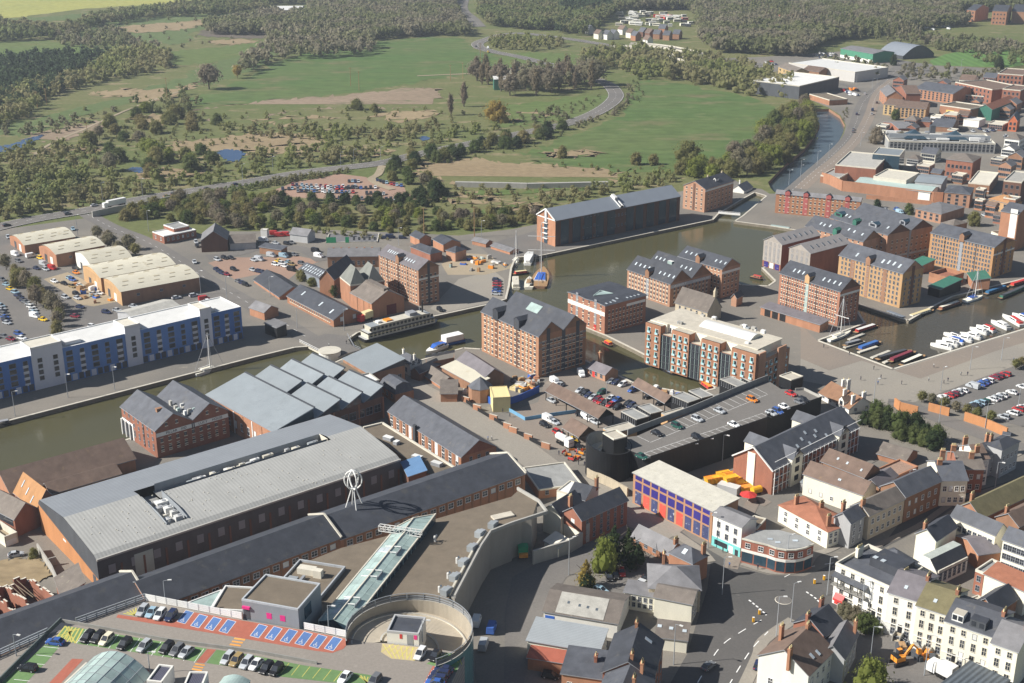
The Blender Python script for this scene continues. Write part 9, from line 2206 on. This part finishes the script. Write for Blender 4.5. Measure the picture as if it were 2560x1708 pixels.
# woods: each one object of many small crowns
def wood(name,label,areas):
 V,F,n=[],[],0;mats_,mi=[],[]
 base={}
 for reg,poly,sp,mk,h0,h1,sh in areas:
  m=WLEAF[mk]
  if m not in mats_:mats_.append(m)
  for p in scatter(reg,poly,sp,rt_):
   if p.x*p.x>(p.y*.43) ** 2+900:continue
   s=(sh,rt_.randrange(6),h1<4.5,p.y>1000)
   if s not in base:base[s]=crown_np(100+s[1],40 if s[2] else (36 if s[3] else 62),sh,(.13 if s[2] else .12 if s[3] else .095) if sh != 'poplar' else .06,5 if s[2] else 4 if s[3] else 5)
   v,f=base[s];h=rt_.uniform(h0,h1);a=rt_.uniform(0,6.28);c,q=math.cos(a),math.sin(a)
   w=np.empty_like(v);w[:,0]=(v[:,0]*c-v[:,1]*q)*h+p.x;w[:,1]=(v[:,0]*q+v[:,1]*c)*h+p.y;w[:,2]=v[:,2]*h
   V.append(w);F.extend([tuple(k+n for k in x) for x in f]);mi.extend([mats_.index(m)]*len(f));n+=len(v)
 me=bpy.data.meshes.new(name);me.from_pydata(np.concatenate(V).tolist(),[],F)
 for m in mats_:me.materials.append(m)
 me.polygons.foreach_set("material_index",mi)
 link(name,me,label=label,cat="woodland",kind='stuff')
wood("woodland","far mixed woodland of bare and green trees along the top",[
 ('o',[(-30,60),(150,75),(240,42),(400,24),(560,6),(625,0),(700,10),(625,30),(480,38),(380,40),(250,58),(150,90),(-30,100)],10,'mx',9,15,'round'),('o',[(130,90),(260,75),(300,90),(360,112),(250,112),(140,105)],13,'br',8,12,'bush'),
 ('o',[(-30,140),(120,132),(200,128),(250,125),(200,150),(180,170),(170,200),(100,225),(-30,280)],10,'dk',8,12,'bush'),('o',[(260,130),(330,115),(400,130),(390,158),(260,185),(190,200),(110,225),(60,270),(-30,300),(-30,230),(100,200),(180,180)],10,'ol',8,12,'bush'),
 ('o',[(640,36),(700,28),(800,-10),(1060,-10),(1050,40),(1080,85),(1000,82),(870,92),(800,100),(740,75),(640,80),(560,82),(480,80),(470,65)],11,'br',9,15,'round'),('o',[(620,80),(740,78),(800,92),(850,100),(852,125),(790,135),(700,135),(630,145),(540,180),(560,150),(620,120)],12,'br',11,17,'round'),
 ('o',[(1100,-12),(1420,-12),(1425,35),(1360,62),(1380,75),(1330,85),(1280,72),(1180,68),(1100,60)],11,'mx',10,16,'round'),('o',[(1290,30),(1390,8),(1400,32),(1300,45)],7,'dk',14,19,'round'),('o',[(1250,62),(1290,48),(1330,60),(1290,80)],9,'dk',10,14,'round'),
 ('o',[(1425,-12),(2380,-12),(2380,25),(2200,30),(2190,45),(2230,60),(2060,75),(1900,100),(1840,132),(1720,125),(1640,122),(1605,95),(1600,40),(1430,26)],12,'br',10,17,'round'),('o',[(1700,20),(1760,20),(1900,60),(2110,95),(2110,110),(1900,90),(1760,70)],13,'br',18,26,'poplar'),('o',[(2100,85),(2260,100),(2380,118),(2380,135),(2150,118)],11,'br',7,11,'bush'),
 ('o',[(1120,100),(1150,92),(1280,95),(1290,108),(1220,118),(1140,112)],11,'ol',7,11,'bush'),('o',[(1330,130),(1430,125),(1600,140),(1700,158),(1830,212),(1800,225),(1740,222),(1560,185),(1470,182),(1420,160),(1340,160)],12,'ol',10,16,'bush'),('o',[(1180,165),(1350,160),(1380,185),(1330,205),(1200,200)],12,'br',10,15,'round'),('o',[(2240,140),(2350,145),(2380,155),(2260,155)],11,'mx',8,12,'round'),('o',[(1880,145),(1960,140),(2000,160),(1950,168),(1890,165)],14,'br',7,10,'round'),('o',[(1960,155),(2160,165),(2300,175),(2320,190),(2100,190),(1990,180)],12,'br',6,10,'round')])
wood("scrubland","olive and bare scrub covering the wet meadow above the bypass",[
 ('o',[(-30,350),(100,340),(210,340),(220,400),(300,415),(480,405),(520,360),(600,355),(750,340),(870,350),(870,366),(700,385),(560,410),(330,446),(200,474),(60,495),(-30,520)],11.5,'ol',5,9.5,'bush'),('o',[(-30,400),(150,400),(230,440),(150,480),(-30,500)],16,'mx',5,10,'bush'),('o',[(620,292),(720,296),(860,300),(1000,292),(1010,305),(900,325),(760,325),(620,318),(500,300)],12,'ol',4,7.5,'bush'),
 ('o',[(-30,310),(90,310),(180,300),(240,285),(270,255),(200,270),(90,290),(-30,290)],12,'br',4,7,'bush'),('o',[(1400,228),(1445,200),(1455,225),(1420,262),(1330,292),(1290,300),(1300,285),(1380,260)],9,'br',3,5,'bush'),('o',[(1235,455),(1340,438),(1540,405),(1560,420),(1410,448),(1245,490)],9,'ol',4,7,'bush'),('o',[(1030,432),(1180,435),(1240,445),(1080,460)],14,'ol',3,5,'bush'),
 ('o',[(870,300),(1040,280),(1120,285),(1150,300),(1000,335),(900,350)],17,'ol',3.5,7,'bush'),('o',[(1190,280),(1290,250),(1340,262),(1250,290)],14,'br',4,7,'bush'),('o',[(300,235),(420,215),(460,235),(440,260),(330,262)],14,'mx',5,9,'bush')])
wood("undergrowth","low scrub and hedge growth scattered over the wet meadows and verges",[
 ('o',[(-30,330),(210,330),(300,270),(470,275),(700,300),(1000,290),(1130,300),(880,366),(700,388),(560,412),(330,448),(200,476),(-30,510)],11,'ol',1.4,3.4,'bush'),('o',[(480,262),(700,255),(1000,250),(1130,270),(900,300),(480,290),(380,275)],15,'ol',1.5,4,'bush'),
 ('o',[(225,478),(330,450),(560,414),(700,390),(860,369),(860,376),(700,396),(560,420),(330,456),(225,484)],3.6,'mx',1.6,3.2,'bush'),('o',[(330,468),(560,432),(650,412),(800,393),(800,400),(650,425),(560,440),(330,474)],3.6,'mx',2,4,'bush'),('o',[(970,440),(1240,430),(1340,425),(1240,490),(1000,490)],8,'ol',1.2,3,'bush'),
 ('o',[(1180,270),(1390,215),(1470,180),(1480,230),(1330,300),(1220,340),(900,400),(900,380),(1150,312)],9,'mx',1.2,3,'bush'),('o',[(1250,375),(1450,385),(1500,375),(1560,395),(1440,410),(1280,390)],9,'ol',1.5,3.5,'bush'),('o',[(150,60),(420,40),(600,40),(560,100),(420,110),(150,90)],30,'br',2.5,5,'bush'),('o',[(0,300),(200,250),(420,195),(440,240),(250,290),(60,330)],24,'ol',1.5,3.5,'bush'),
 ('o',[(1890,300),(1945,250),(1955,262),(1900,320),(1830,385),(1815,385)],6,'br',1,2.5,'bush'),('o',[(210,512),(330,545),(350,560),(230,530)],4,'ol',1,2.5,'bush'),('o',[(490,520),(740,540),(900,555),(900,548),(740,528),(500,512)],5,'ol',1.5,3.5,'bush')])
# ------------------------------------------------------------------ haze
b=MB();b.box(-3300,3300,-40,5300,-6,180,BARK,bottom=True)
hz=b.obj("haze",kind='stuff',label="pale blue haze over the far meadows and woods")
hm=bpy.data.materials.new("haze_air");hm.use_nodes=True;n=hm.node_tree.nodes
n.remove(n["Principled BSDF"]);v=n.new("ShaderNodeVolumePrincipled");v.inputs["Color"].default_value=(.80,.88,1,1);v.inputs["Density"].default_value=.00011;v.inputs["Anisotropy"].default_value=.2
hm.node_tree.links.new(v.outputs[0],n["Material Output"].inputs["Volume"])
hz.data.materials.clear();hz.data.materials.append(hm)
